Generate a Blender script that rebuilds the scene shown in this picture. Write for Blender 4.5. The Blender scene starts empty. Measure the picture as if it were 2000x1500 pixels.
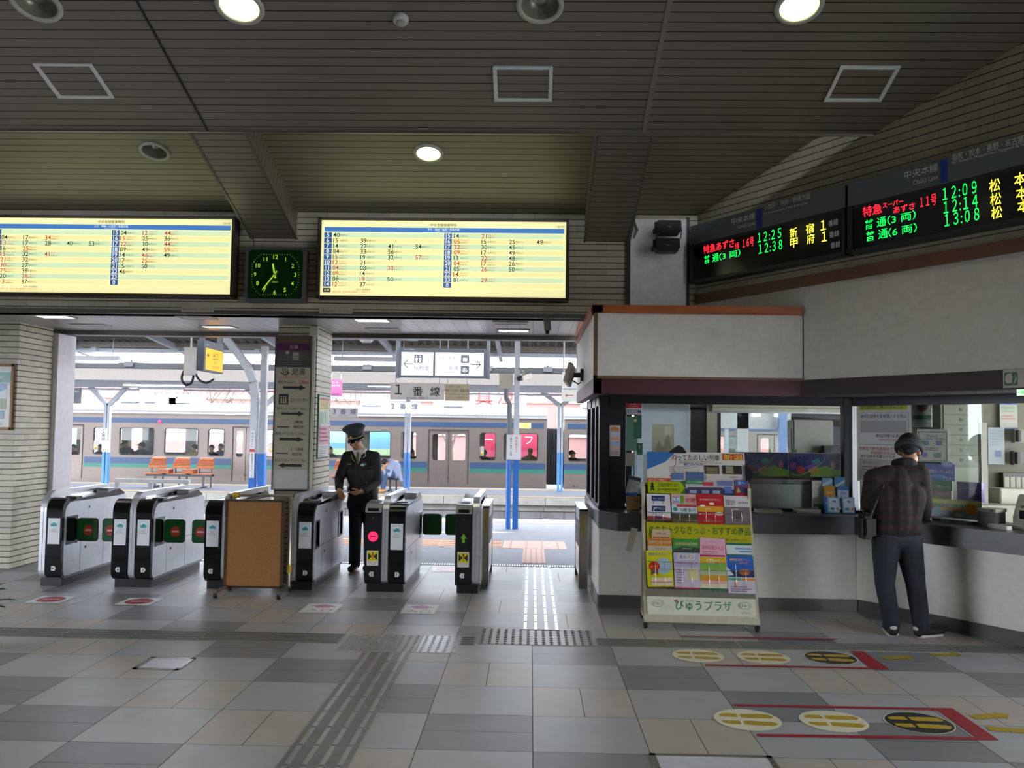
import bpy, bmesh, math, random
import numpy as np
from mathutils import Vector, Matrix
random.seed(7)
S = bpy.context.scene; COL = S.collection
# ---------------------------------------------------------------- camera
FPX, CAMH = 1700.0, 1.645
YAW, PIT, ROL = .0231, .0532, .014
Fw = Vector((-math.sin(YAW)*math.cos(PIT), math.cos(YAW)*math.cos(PIT), math.sin(PIT)))
R0 = Vector((math.cos(YAW), math.sin(YAW), 0)); U0 = R0.cross(Fw)
Rt = R0*math.cos(ROL)+U0*math.sin(ROL); Up = U0*math.cos(ROL)-R0*math.sin(ROL)
cd = bpy.data.cameras.new('camera'); cam = bpy.data.objects.new('camera', cd); COL.objects.link(cam)
cd.sensor_width = 36; cd.lens = FPX/2000*36; cd.clip_start = .05; cd.clip_end = 400
cam.matrix_world = Matrix(((Rt.x, Up.x, -Fw.x, 0), (Rt.y, Up.y, -Fw.y, 0), (Rt.z, Up.z, -Fw.z, CAMH), (0, 0, 0, 1)))
S.camera = cam
def ray(x, y): return Fw*FPX+Rt*(x-1000)+Up*(750-y)
def PY(x, y, Y): d = ray(x, y); return Vector((0, 0, CAMH))+d*(Y/d.y)          # measured pixel -> point on the plane y=Y
def PZ(x, y, Z): d = ray(x, y); return Vector((0, 0, CAMH))+d*((Z-CAMH)/d.z)
def XY(px, Y, py=850): return PY(px, py, Y).x
def ZY(py, Y, px=1000): return PY(px, py, Y).z
# ---------------------------------------------------------------- sky and exposure
W = bpy.data.worlds.new('world'); S.world = W; W.use_nodes = True
nt = W.node_tree; nt.nodes.clear()
bg = nt.nodes.new('ShaderNodeBackground'); wo = nt.nodes.new('ShaderNodeOutputWorld')
tc = nt.nodes.new('ShaderNodeTexCoord'); sx = nt.nodes.new('ShaderNodeSeparateXYZ'); rp = nt.nodes.new('ShaderNodeValToRGB')
nt.links.new(tc.outputs['Generated'], sx.inputs[0]); nt.links.new(sx.outputs['Z'], rp.inputs[0])
rp.color_ramp.elements[0].position = 0.; rp.color_ramp.elements[0].color = (.86, .9, .97, 1)
rp.color_ramp.elements[1].position = 1.; rp.color_ramp.elements[1].color = (.74, .84, 1., 1)
nt.links.new(rp.outputs[0], bg.inputs[0]); bg.inputs[1].default_value = 11.0
nt.links.new(bg.outputs[0], wo.inputs[0])
vs = S.view_settings; S.display_settings.display_device = 'sRGB'
vs.view_transform = 'Standard'; vs.look = 'None'; vs.gamma = 1; vs.exposure = 0.4; vs.use_curve_mapping = False
S.cycles.use_denoising = True; S.cycles.max_bounces = 8; S.cycles.diffuse_bounces = 4; S.cycles.glossy_bounces = 4
S.cycles.transparent_max_bounces = 16; S.cycles.sample_clamp_indirect = 6.0; S.cycles.caustics_reflective = False; S.cycles.caustics_refractive = False
def lamp(name, kind, loc, energy, col=(1, 1, 1), size=(1, 1), target=None, parent=None, spot=None):
    d = bpy.data.lights.new(name, kind); d.energy = energy; d.color = col
    if kind == 'AREA': d.shape = 'RECTANGLE'; d.size, d.size_y = size
    elif kind == 'SPOT': d.spot_size = spot or 2.0; d.spot_blend = .6; d.shadow_soft_size = size[0]
    o = bpy.data.objects.new(name, d); COL.objects.link(o); o.location = loc
    if parent: o.parent = parent
    if target is not None: o.rotation_euler = (Vector(target)-Vector(loc)).to_track_quat('-Z', 'Y').to_euler()
    return o
# ---------------------------------------------------------------- materials
_M = {}
def lin(h):
    h = h.lstrip('#'); h = h if len(h) == 6 else ''.join(c*2 for c in h); v = [int(h[i:i+2], 16)/255 for i in (0, 2, 4)]
    return tuple((c/12.92 if c <= .04045 else ((c+.055)/1.055)**2.4) for c in v)
def M(h, rough=.55, metal=0., emit=0., var=.06, alpha=None, scale=14., spec=.5, coat=0.):
    k = (h, rough, metal, emit, var, scale, spec, coat)
    if k in _M: return _M[k]
    m = bpy.data.materials.new('mat_'+h.strip('#')); m.use_nodes = True
    n = m.node_tree; b = n.nodes['Principled BSDF']; c = lin(h)
    b.inputs['Roughness'].default_value = rough; b.inputs['Metallic'].default_value = metal; b.inputs['Specular IOR Level'].default_value = spec
    b.inputs['Coat Weight'].default_value = coat
    b.inputs['Base Color'].default_value = (*c, 1)
    if emit: b.inputs['Emission Color'].default_value = (*c, 1); b.inputs['Emission Strength'].default_value = emit
    elif var:
        t = n.nodes.new('ShaderNodeTexCoord'); z = n.nodes.new('ShaderNodeTexNoise'); z.inputs['Scale'].default_value = scale; z.inputs['Detail'].default_value = 3
        r = n.nodes.new('ShaderNodeValToRGB'); r.color_ramp.elements[0].position = .3; r.color_ramp.elements[1].position = .7
        r.color_ramp.elements[0].color = (*[x*(1-var) for x in c], 1); r.color_ramp.elements[1].color = (*[min(1, x*(1+var)) for x in c], 1)
        n.links.new(t.outputs['Object'], z.inputs['Vector']); n.links.new(z.outputs['Fac'], r.inputs[0]); n.links.new(r.outputs[0], b.inputs['Base Color'])
    _M[k] = m; return m
def nodes_mat(name):
    m = bpy.data.materials.new(name); m.use_nodes = True
    return m, m.node_tree, m.node_tree.nodes['Principled BSDF']
def nmath(n, op, a, b=None):
    x = n.nodes.new('ShaderNodeMath'); x.operation = op
    for i, v in enumerate((a, b)):
        if v is None: continue
        if isinstance(v, (int, float)): x.inputs[i].default_value = v
        else: n.links.new(v, x.inputs[i])
    return x.outputs[0]
def ncoord(n, vec):
    t = n.nodes.new('ShaderNodeNewGeometry'); d = n.nodes.new('ShaderNodeVectorMath'); d.operation = 'DOT_PRODUCT'
    n.links.new(t.outputs['Position'], d.inputs[0]); d.inputs[1].default_value = vec
    return d.outputs['Value']
def nmix(n, fac, a, b):
    x = n.nodes.new('ShaderNodeMix'); x.data_type = 'RGBA'
    n.links.new(fac, x.inputs[0])
    for i, v in ((6, a), (7, b)):
        if isinstance(v, tuple): x.inputs[i].default_value = (*v, 1)
        else: n.links.new(v, x.inputs[i])
    return x.outputs[2]
def nbump(n, b, h, st, dist=.01):
    x = n.nodes.new('ShaderNodeBump'); x.inputs['Strength'].default_value = st; x.inputs['Distance'].default_value = dist; x.invert = True
    n.links.new(h, x.inputs['Height']); n.links.new(x.outputs[0], b.inputs['Normal'])
def wall_tile(name, u, row=.0635, wid=.214, base='#bdb69e', dark='#2d2820', gw=.13):
    "narrow horizontal ceramic strips with a deep groove under every course"
    m, n, b = nodes_mat(name)
    z = nmath(n, 'DIVIDE', ncoord(n, (0, 0, 1)), row); uu = nmath(n, 'DIVIDE', ncoord(n, u), wid)
    r = nmath(n, 'FLOOR', z); fz = nmath(n, 'FRACT', z)
    off = nmath(n, 'MULTIPLY', r, .5); v = nmath(n, 'ADD', uu, off); fv = nmath(n, 'FRACT', v)
    gz = nmath(n, 'LESS_THAN', fz, gw); gv = nmath(n, 'LESS_THAN', fv, .012)
    wn = n.nodes.new('ShaderNodeTexWhiteNoise'); wn.noise_dimensions = '2D'; cb = n.nodes.new('ShaderNodeCombineXYZ')
    n.links.new(nmath(n, 'FLOOR', v), cb.inputs[0]); n.links.new(r, cb.inputs[1]); n.links.new(cb.outputs[0], wn.inputs['Vector'])
    c = lin(base); c1 = nmix(n, wn.outputs['Value'], tuple(x*.86 for x in c), tuple(x*1.08 for x in c))
    c2 = nmix(n, gv, c1, tuple(x*.45 for x in c)); c3 = nmix(n, gz, c2, lin(dark))
    n.links.new(c3, b.inputs['Base Color']); b.inputs['Roughness'].default_value = .38
    nbump(n, b, gz, .8, .012); return m
def slats(name, vec, pitch, base, groove, rough=.45, metal=.3, gw=.09):
    m, n, b = nodes_mat(name)
    fz = nmath(n, 'FRACT', nmath(n, 'DIVIDE', ncoord(n, vec), pitch)); g = nmath(n, 'LESS_THAN', fz, gw)
    t = n.nodes.new('ShaderNodeTexNoise'); t.inputs['Scale'].default_value = 1.3
    c = lin(base); c1 = nmix(n, t.outputs['Fac'], tuple(x*.85 for x in c), tuple(x*1.12 for x in c))
    n.links.new(nmix(n, g, c1, lin(groove)), b.inputs['Base Color']); b.inputs['Roughness'].default_value = rough; b.inputs['Metallic'].default_value = metal
    nbump(n, b, g, .7, .01); return m
def glass(name, tint=(1, 1, 1), ior=1.45):
    m = bpy.data.materials.new(name); m.use_nodes = True; n = m.node_tree; n.nodes.clear()
    o = n.nodes.new('ShaderNodeOutputMaterial'); t = n.nodes.new('ShaderNodeBsdfTransparent'); g = n.nodes.new('ShaderNodeBsdfGlossy'); x = n.nodes.new('ShaderNodeMixShader'); fr = n.nodes.new('ShaderNodeFresnel')
    fr.inputs[0].default_value = ior; t.inputs[0].default_value = (*tint, 1); g.inputs['Roughness'].default_value = .02
    n.links.new(fr.outputs[0], x.inputs[0]); n.links.new(t.outputs[0], x.inputs[1]); n.links.new(g.outputs[0], x.inputs[2]); n.links.new(x.outputs[0], o.inputs[0]); return m
GLASS = glass('window_glass', (.93, .96, .95)); CLEAR = glass('clear_plastic', (.97, .97, .97), 1.3)
STEEL = M('#d6d9de', .24, 1., var=.05); STEELD = M('#8f9194', .3, 1.); CHROME = M('#d0d0d0', .1, 1., var=0)
BLACKG = M('#0b0b0c', .15, var=.1, coat=.3); BLACK = M('#121212', .5); DGREY = M('#33373a', .45); WHITE = M('#cfcbc3', .6); RUBBER = M('#171717', .8)
# ---------------------------------------------------------------- mesh helpers
class MB:
    def __init__(s): s.v = []; s.f = []; s.m = []; s.mats = []; s.sm = []
    def mi(s, mat):
        if mat not in s.mats: s.mats.append(mat)
        return s.mats.index(mat)
    def add(s, vs, fs, mat=None, smooth=False):
        b = len(s.v); k = s.mi(mat); s.v += [tuple(v) for v in vs]
        for f in fs: s.f.append([b+i for i in f]); s.m.append(k); s.sm.append(smooth)
        return s
    def box(s, x0, x1, y0, y1, z0, z1, mat=None):
        return s.add([(x, y, z) for z in (z0, z1) for y in (y0, y1) for x in (x0, x1)], [(0, 2, 3, 1), (4, 5, 7, 6), (0, 1, 5, 4), (2, 6, 7, 3), (0, 4, 6, 2), (1, 3, 7, 5)], mat)
    def beam(s, a, b, w, h=None, mat=None, up=(0, 0, 1)):
        "square bar between two points"
        a = Vector(a); b = Vector(b); d = (b-a).normalized(); u = Vector(up)
        if abs(d.dot(u)) > .98: u = Vector((0, 1, 0))
        x = d.cross(u).normalized(); z = x.cross(d); h = h or w
        vs = [p+x*i*w/2+z*j*h/2 for p in (a, b) for i, j in ((-1, -1), (1, -1), (1, 1), (-1, 1))]
        return s.add(vs, [(3, 2, 1, 0), (4, 5, 6, 7), (0, 1, 5, 4), (1, 2, 6, 5), (2, 3, 7, 6), (3, 0, 4, 7)], mat)
    def tube(s, pts, r, n=10, mat=None, cap=True, closed=False):
        pts = [Vector(p) for p in pts]; N = len(pts); rs = r if isinstance(r, (list, tuple)) else [r]*N; vs = []
        pu = None
        for i, p in enumerate(pts):
            d = (pts[(i+1) % N]-pts[i-1]) if closed or 0 < i < N-1 else (pts[1]-pts[0] if i == 0 else pts[-1]-pts[-2])
            d.normalize()
            u = pu if pu is not None else (Vector((0, 0, 1)) if abs(d.z) < .9 else Vector((0, 1, 0)))
            x = d.cross(u)
            if x.length < 1e-5: x = d.orthogonal()
            x.normalize(); z = x.cross(d).normalized(); pu = z
            vs += [p+(x*math.cos(q*2*math.pi/n)+z*math.sin(q*2*math.pi/n))*rs[i] for q in range(n)]
        fs = [(i*n+q, i*n+(q+1) % n, ((i+1) % N)*n+(q+1) % n, ((i+1) % N)*n+q) for i in range(N if closed else N-1) for q in range(n)]
        s.add(vs, fs, mat, True)
        if cap and not closed: s.add(vs[:n], [tuple(range(n))[::-1]], mat); s.add(vs[-n:], [tuple(range(n))], mat)
        return s
    def cyl(s, a, b, r, r2=None, n=20, mat=None): return s.tube([a, b], [r, r if r2 is None else r2], n, mat)
    def lathe(s, prof, c=(0, 0, 0), n=28, mat=None, axis='z'):
        "revolve (radius, height) pairs"
        vs = []; N = len(prof)
        for r, h in prof:
            for q in range(n):
                a = 2*math.pi*q/n; p = (r*math.cos(a), r*math.sin(a), h)
                if axis == 'y': p = (p[0], -p[2], p[1])
                if axis == 'x': p = (p[2], p[0], p[1])
                vs.append((c[0]+p[0], c[1]+p[1], c[2]+p[2]))
        return s.add(vs, [(i*n+q, i*n+(q+1) % n, (i+1)*n+(q+1) % n, (i+1)*n+q) for i in range(N-1) for q in range(n)], mat, True)
    def prism(s, pts, ax, a0, a1, mat=None, smooth=False):
        "extrude a 2D outline: ax='x' outline in (y,z); 'y' in (x,z); 'z' in (x,y)"
        def P(p, a): return (a, p[0], p[1]) if ax == 'x' else (p[0], a, p[1]) if ax == 'y' else (p[0], p[1], a)
        n = len(pts); vs = [P(p, a0) for p in pts]+[P(p, a1) for p in pts]
        s.add(vs, [tuple(range(n))[::-1], tuple(range(n, 2*n))], mat)
        return s.add(vs, [(i, (i+1) % n, n+(i+1) % n, n+i) for i in range(n)], mat, smooth)
    def ball(s, c, r, n=14, mat=None):
        r = r if isinstance(r, (tuple, list)) else (r, r, r); m = n//2; vs = [(c[0], c[1], c[2]-r[2])]; fs = []
        for i in range(1, m):
            t = -math.pi/2+math.pi*i/m
            vs += [(c[0]+r[0]*math.cos(t)*math.cos(2*math.pi*q/n), c[1]+r[1]*math.cos(t)*math.sin(2*math.pi*q/n), c[2]+r[2]*math.sin(t)) for q in range(n)]
        vs.append((c[0], c[1], c[2]+r[2])); L = len(vs)-1
        for q in range(n):
            fs.append((0, 1+(q+1) % n, 1+q)); fs.append((L, L-n+q, L-n+(q+1) % n))
            for i in range(m-2): fs.append((1+i*n+q, 1+i*n+(q+1) % n, 1+(i+1)*n+(q+1) % n, 1+(i+1)*n+q))
        return s.add(vs, fs, mat, True)
    def quad(s, a, b, c, d, mat=None): return s.add([a, b, c, d], [(0, 1, 2, 3)], mat)
def smooth(pts, n=6):
    "Catmull-Rom curve through the points"
    P = [Vector(p) for p in pts]; P = [P[0]*2-P[1]]+P+[P[-1]*2-P[-2]]; out = []
    for i in range(1, len(P)-2):
        for k in range(n): t = k/n; out.append(.5*((2*P[i])+(P[i+1]-P[i-1])*t+(2*P[i-1]-5*P[i]+4*P[i+1]-P[i+2])*t*t+(3*P[i]-P[i-1]-3*P[i+1]+P[i+2])*t**3))
    return out+[P[-2]]
def arc(cx, cy, r, a0, a1, n=8): return [(cx+r*math.cos(math.radians(a0+(a1-a0)*i/n)), cy+r*math.sin(math.radians(a0+(a1-a0)*i/n))) for i in range(n+1)]
def rrect(x0, y0, x1, y1, r, n=5): return arc(x1-r, y1-r, r, 0, 90, n)+arc(x0+r, y1-r, r, 90, 180, n)+arc(x0+r, y0+r, r, 180, 270, n)+arc(x1-r, y0+r, r, 270, 360, n)
def link(name, me, parent=None, loc=None, rot=None):
    o = bpy.data.objects.new(name, me); COL.objects.link(o)
    if parent: o.parent = parent
    if loc: o.location = loc
    if rot: o.rotation_euler = rot
    return o
def build(name, mb, mat=None, parent=None, loc=None, rot=None, bevel=0, label=None):
    me = bpy.data.meshes.new(name); me.from_pydata(mb.v, [], mb.f)
    for m in (mb.mats or [mat]): me.materials.append(m or mat or WHITE)
    me.polygons.foreach_set('material_index', mb.m); me.polygons.foreach_set('use_smooth', mb.sm)
    bm = bmesh.new(); bm.from_mesh(me); bmesh.ops.recalc_face_normals(bm, faces=bm.faces) if not getattr(mb, 'flat', False) else None
    if bevel:
        bmesh.ops.remove_doubles(bm, verts=bm.verts, dist=1e-6)
        es = [e for e in bm.edges if len(e.link_faces) == 2 and e.calc_face_angle(0) > .6]
        bmesh.ops.bevel(bm, geom=es, offset=bevel, segments=2, affect='EDGES', clamp_overlap=True)
    bm.to_mesh(me); bm.free()
    o = link(name, me, parent, loc, rot)
    if label: o['label'] = label
    return o
def thing(name, label, cat, loc=(0, 0, 0), rotz=0., group=None):
    o = bpy.data.objects.new(name, None); COL.objects.link(o); o.empty_display_size = .1
    o.location = loc; o.rotation_euler = (0, 0, rotz); o['label'] = label; o['category'] = cat
    if group: o['group'] = group
    return o
def tag(o, label, cat, group=None, kind=None):
    o['label'] = label; o['category'] = cat
    if group: o['group'] = group
    if kind: o['kind'] = kind
    return o
def struct(name, mb, mat=None, label=None, bevel=0):
    o = build(name, mb, mat, bevel=bevel); o['kind'] = 'structure'
    if label: o['label'] = label
    return o
def dup(root, loc, rotz=None, label=None, group=None):
    r = root.copy(); COL.objects.link(r); r.location = loc
    if rotz is not None: r.rotation_euler = (0, 0, rotz)
    if label: r['label'] = label
    if group: r['group'] = group
    for ch in list(root.children):
        c = ch.copy(); COL.objects.link(c); c.parent = r
        for g in list(ch.children): d = g.copy(); COL.objects.link(d); d.parent = c
    return r
# ---------------------------------------------------------------- writing and flat print
_T = {}
def text_mesh(s, bold):
    k = (s, bold)
    if k not in _T:
        c = bpy.data.curves.new('lettering', 'FONT'); c.body = s; c.size = 1; c.resolution_u = 2; c.offset = .008 if bold else 0; c.fill_mode = 'FRONT'
        o = bpy.data.objects.new('lettering', c); me = o.to_mesh()
        vs = np.array([tuple(v.co) for v in me.vertices]) if len(me.vertices) else np.zeros((0, 3)); fs = [tuple(p.vertices) for p in me.polygons]
        o.to_mesh_clear(); bpy.data.objects.remove(o); bpy.data.curves.remove(c); _T[k] = (vs, fs)
    return _T[k]
class Print:
    "flat print lying in the local x/z plane and facing local -y; every call is laid over the ones before"
    def __init__(s, emit=0., rough=.5, step=.0007, flat=False, spec=.5): s.sp = spec; s.b = MB(); s.y = 0.; s.e = emit; s.r = rough; s.step = step; s.flat = flat; s.b.flat = True
    def col(s, h, e=None): return M(h, s.r, emit=s.e if e is None else e, var=0, spec=s.sp)
    def P(s, x, z): return (x, z, s.y) if s.flat else (x, -s.y, z)
    def poly(s, pts, h, e=None):
        s.y += s.step; a = sum(pts[i][0]*pts[(i+1) % len(pts)][1]-pts[(i+1) % len(pts)][0]*pts[i][1] for i in range(len(pts)))
        if a < 0: pts = pts[::-1]
        s.b.add([s.P(*p) for p in pts], [tuple(range(len(pts)))], s.col(h, e)); return s
    def rect(s, x0, z0, x1, z1, h, e=None): return s.poly([(x0, z0), (x1, z0), (x1, z1), (x0, z1)], h, e)
    def disc(s, x, z, r, h, e=None, rz=None, n=28): return s.poly([(x+r*math.cos(2*math.pi*i/n), z+(rz or r)*math.sin(2*math.pi*i/n)) for i in range(n)], h, e)
    def rr(s, x0, z0, x1, z1, r, h, e=None): return s.poly(rrect(x0, z0, x1, z1, r), h, e)
    def grid(s, cells):
        for c in cells: s.rect(*c); s.y -= s.step
        s.y += s.step; return s
    def text(s, t, x, z, size, h, al='c', bold=False, width=None, e=None, keep=False, rot=0, vertical=False):
        "size = cap height roughly; z = vertical middle; width fits the line"
        if vertical:
            for i, ch in enumerate(t): s.text(ch, x, z-i*size*1.12, size, h, 'c', bold, None, e, i > 0)
            return s
        vs, fs = text_mesh(t, bold)
        if not len(vs): return s
        if not keep: s.y += s.step
        lo, hi = vs.min(0), vs.max(0); sc = size/max(hi[1]-lo[1], .5); kx = sc if not width else width/(hi[0]-lo[0])
        X = (vs[:, 0]-(lo[0] if al == 'l' else hi[0] if al == 'r' else (lo[0]+hi[0])/2))*kx; Z = (vs[:, 1]-(lo[1]+hi[1])/2)*sc
        if rot: ca, sa = math.cos(rot), math.sin(rot); X, Z = X*ca-Z*sa, X*sa+Z*ca
        s.b.add([s.P(x+a, z+b) for a, b in zip(X, Z)], fs, s.col(h, e)); return s
    def line(s, pts, w, h, e=None, keep=False):
        if not keep: s.y += s.step
        for (xa, za), (xb, zb) in zip(pts, pts[1:]):
            L = math.hypot(xb-xa, zb-za) or 1; nx, nz = -(zb-za)/L*w/2, (xb-xa)/L*w/2
            s.b.add([s.P(xa-nx, za-nz), s.P(xb-nx, zb-nz), s.P(xb+nx, zb+nz), s.P(xa+nx, za+nz)], [(0, 1, 2, 3)], s.col(h, e))
        return s
    def arrow(s, x0, z0, x1, z1, w, hw, hl, h, e=None):
        L = math.hypot(x1-x0, z1-z0); dx, dz = (x1-x0)/L, (z1-z0)/L; nx, nz = -dz, dx; bx, bz = x1-dx*hl, z1-dz*hl
        return s.poly([(x0-nx*w/2, z0-nz*w/2), (bx-nx*w/2, bz-nz*w/2), (bx-nx*hw/2, bz-nz*hw/2), (x1, z1), (bx+nx*hw/2, bz+nz*hw/2), (bx+nx*w/2, bz+nz*w/2), (x0+nx*w/2, z0+nz*w/2)], h, e)
    def lines(s, x0, z0, x1, z1, n, h, frac=.35, seed=1):
        "rows of unreadably small print"
        r = random.Random(seed); s.y += s.step
        for i in range(n):
            zz = z1-(z1-z0)*(i+.5)/n; t = (z1-z0)/n*frac/2; x = x0; end = x0+(x1-x0)*r.uniform(.7, 1)
            while x < end:
                w = (x1-x0)*r.uniform(.03, .1); s.b.add([s.P(x, zz-t), s.P(min(x+w, end), zz-t), s.P(min(x+w, end), zz+t), s.P(x, zz+t)], [(0, 1, 2, 3)], s.col(h)); x += w+(x1-x0)*.015
        return s
    def build(s, name, parent=None, loc=(0, 0, 0), rot=None, label=None): return build(name, s.b, None, parent, loc, rot, label=label)
def panel_holes(name, outer, holes, y0, y1, mat, parent=None, loc=None, label=None):
    "plate in the x/z plane with cut-outs, thickness y0..y1"
    c = bpy.data.curves.new('outline', 'CURVE'); c.dimensions = '2D'; c.fill_mode = 'BOTH'; c.extrude = (y1-y0)/2
    for pts in [outer]+holes:
        sp = c.splines.new('POLY'); sp.points.add(len(pts)-1); sp.use_cyclic_u = True
        for p, q in zip(sp.points, pts): p.co = (q[0], q[1], 0, 1)
    o = bpy.data.objects.new('outline', c); me = o.to_mesh()
    mb = MB(); mb.add([(v.co.x, (y0+y1)/2-v.co.z, v.co.y) for v in me.vertices], [tuple(p.vertices) for p in me.polygons])
    o.to_mesh_clear(); bpy.data.objects.remove(o); bpy.data.curves.remove(c)
    bm_ = build(name, mb, mat, parent, loc, label=label); return bm_
# ================================================================ setting: the concourse
YW = 8.85                      # upper wall over the gates
ZS = 2.805                     # soffit of the gate passage
SL = .32                       # ceiling slope, rising towards the street
CEIL0, CEIL1, YSEAM = 3.59, 3.868, 7.152
def zc(y, z0=CEIL0): return z0+SL*(YW-y)
PHI = math.radians(-56.5); DX, DY = math.cos(PHI), math.sin(PHI)     # the oblique right-hand wall runs along (DX, DY)
OX, OY = 1.672, 8.85
def RW(px, py, off=0.):
    "measured pixel -> (distance along the oblique wall, height) on a plane standing off from it"
    d = ray(px, py); nx, ny = DY, -DX; k = ((OX*nx+OY*ny)+off)/(d.x*nx+d.y*ny); P = Vector((0, 0, CAMH))+d*k
    return ((P.x-OX)*DX+(P.y-OY)*DY, P.z)
def rwp(s, off=0., z=0.): return (OX+DX*s+DY*off, OY+DY*s-DX*off, z)
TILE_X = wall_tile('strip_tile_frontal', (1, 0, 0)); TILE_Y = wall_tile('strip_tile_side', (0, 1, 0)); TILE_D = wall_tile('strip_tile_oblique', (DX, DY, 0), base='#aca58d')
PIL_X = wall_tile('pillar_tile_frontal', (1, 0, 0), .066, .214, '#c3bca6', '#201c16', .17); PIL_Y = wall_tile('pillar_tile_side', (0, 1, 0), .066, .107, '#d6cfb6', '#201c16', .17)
CEILM = slats('ceiling_slats', (0, .952, -.305), .0915, '#8a8178', '#1b1816', .42, .5)
BAY_LIT = slats('bay_slats_lit', (0, .952, -.305), .0915, '#928c72', '#1b1816', .5, .15)  # same slats as the ceiling; timetable glow painted into the lighter, yellower colour
SIDEM = slats('beam_side_slats', (0, .952, -.305), .0915, '#7a7168', '#191714', .45, .5)
SOFM = slats('soffit_planks', (1, 0, 0), .145, '#b9b4b0', '#2c2928', .3, .5, .035)
DARKT = M('#2b2724', .5); WOODB = M('#633718', .4, var=.15, scale=5)
# floor
mb = MB(); TM = [M(h, .42, var=.05, scale=5, spec=1.) for h in ('#b0b2b5', '#beb4ac', '#87888b', '#b6b7b7')]
TX, TYP, GX, GY = .602, .5645, .028, 6.253
for c in range(-15, 14):
    for r in range(-8, 20):
        x0 = GX+(c-1)*TX; x1 = x0+TX; y1 = GY-r*TYP; y0 = y1-TYP; g = .0022; y1 = min(y1, 10.62)
        if y1 <= y0: continue
        n = c-r; k = 0 if n % 2 else (1 if n % 4 == 0 else 2)
        cells = [(x0, x1, y0, y1)] if k == 0 else [(x0, (x0+x1)/2, y0, y1), ((x0+x1)/2, x1, y0, y1)] if k == 1 else [(x0, x1, y0, (y0+y1)/2), (x0, x1, (y0+y1)/2, y1)]
        m = TM[k] if not (k == 0 and (c*7+r*3) % 5 == 0) else TM[3]
        for a, b, p, q in cells: mb.quad((a+g, p+g, 0), (b-g, p+g, 0), (b-g, q-g, 0), (a+g, q-g, 0), m)
mb.box(-9.4, 8.2, -5, 10.62, -.2, -.0015, M('#4a4744', .8)); mb.flat = True
struct('floor', mb, label='grey and beige stone tile floor of the station concourse')
# upper wall over the gates, left pillar, centre pillar
mb = MB(); mb.box(-9.4, 1.70, YW, YW+.3, ZS, 4.3, TILE_X); struct('wall_back', mb, label='cream strip-tiled wall above the ticket gates')
mb = MB(); mb.box(-9.4, .6, YW-.02, YW+.02, ZS-.012, ZS+.03); struct('trim_1', mb, M('#6e6a62', .4, .6), 'metal edge under the tiled wall')
def faced(name, x0, x1, y0, y1, z0, z1, mf, ms, label):
    mb = MB(); v = [(x, y, z) for z in (z0, z1) for y in (y0, y1) for x in (x0, x1)]
    mb.add(v, [(0, 1, 5, 4), (2, 6, 7, 3)], mf); mb.add(v, [(0, 4, 6, 2), (1, 3, 7, 5)], ms); mb.add(v, [(0, 2, 3, 1), (4, 5, 7, 6)], mf); return struct(name, mb, label=label)
faced('pillar_left', -9.4, -5.86, 9.77, 10.47, 0, ZS, PIL_X, PIL_Y, 'cream tiled pillar at the left end of the gates')
faced('pillar_center', -2.90, -2.45, 9.82, 10.55, 0, ZS, PIL_X, PIL_Y, 'cream tiled pillar behind the ticket gates')
mb = MB(); mb.box(-9.4, .55, YW+.02, 10.62, ZS, ZS+.12); struct('ceiling_passage', mb, SOFM, 'glossy plank soffit over the gate passage')
mb = MB(); mb.box(-9.4, .6, 10.62, 10.8, ZS-.05, ZS+.25); struct('trim_2', mb, M('#77726c', .4, .5), 'metal edge of the passage soffit')
mb = MB(); mb.box(-5.93, -5.8, 10.48, 10.9, 0, ZS-.05); mb.box(-5.8, -5.76, 10.5, 10.88, .0, .35); struct('trim_3', mb, M('#c9c6c9', .35, .4), 'pale metal door jamb behind the left pillar', bevel=.006)
# sloping ceiling with recessed bays between beams; round cut-outs for the downlights
yb = -.6; CSL = math.cos(math.atan(SL))
def onceil(px, py, z0=CEIL0):
    d = ray(px, py); k = (z0+SL*YW-CAMH)/(d.z+SL*d.y); return Vector((0, 0, CAMH))+d*k
DL = [(70, 6, 0, .175), (468, 12, 0, .17), (1055, 10, 0, .165), (1561, 12, 0, .165), (302, 295, 1, .14), (837, 299, 1, .14)]
def slab(name, z0, ya, yb_, k, th, label, m=None):
    P = [(onceil(x, y, z0), r) for x, y, kk, r in DL if kk == k]; hl = [[(p.x+r*.8*math.cos(2*math.pi*i/32), (YW-p.y)/CSL+r*.8*math.sin(2*math.pi*i/32)) for i in range(32)] for p, r in P]
    v0, v1 = (YW-ya)/CSL, (YW-yb_)/CSL; o = panel_holes(name, [(-9.4, v0), (9.5, v0), (9.5, v1), (-9.4, v1)], hl, 0, th, m or CEILM)
    o.location = (0, YW, z0); o.rotation_euler = (math.pi/2-math.atan(SL), 0, 0); o['kind'] = 'structure'; o['label'] = label; return o
slab('ceiling', CEIL0, YSEAM, yb, 0, .05, 'dark metal slat ceiling sloping over the concourse')
slab('ceiling_bay', CEIL1, YW+.1, YSEAM-.05, 1, .05, 'recessed slat ceiling bays above the timetables', BAY_LIT)
mb = MB(); mb.box(-9.4, 9.5, -5.2, yb, zc(yb), zc(yb)+.14); struct('ceiling_rear', mb, CEILM, 'level slat ceiling behind the viewer')
mb = MB(); v = [(-9.5, YW+.2, 4.45), (9.6, YW+.2, 4.45), (9.6, yb-.1, zc(yb)+.6), (-9.5, yb-.1, zc(yb)+.6)]; mb.add(v+[(x, y, z+.1) for x, y, z in v], [(0, 1, 2, 3), (7, 6, 5, 4), (0, 4, 5, 1), (1, 5, 6, 2), (2, 6, 7, 3), (3, 7, 4, 0)]); struct('roof_slab', mb, DARKT, 'roof over the concourse ceiling')
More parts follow.
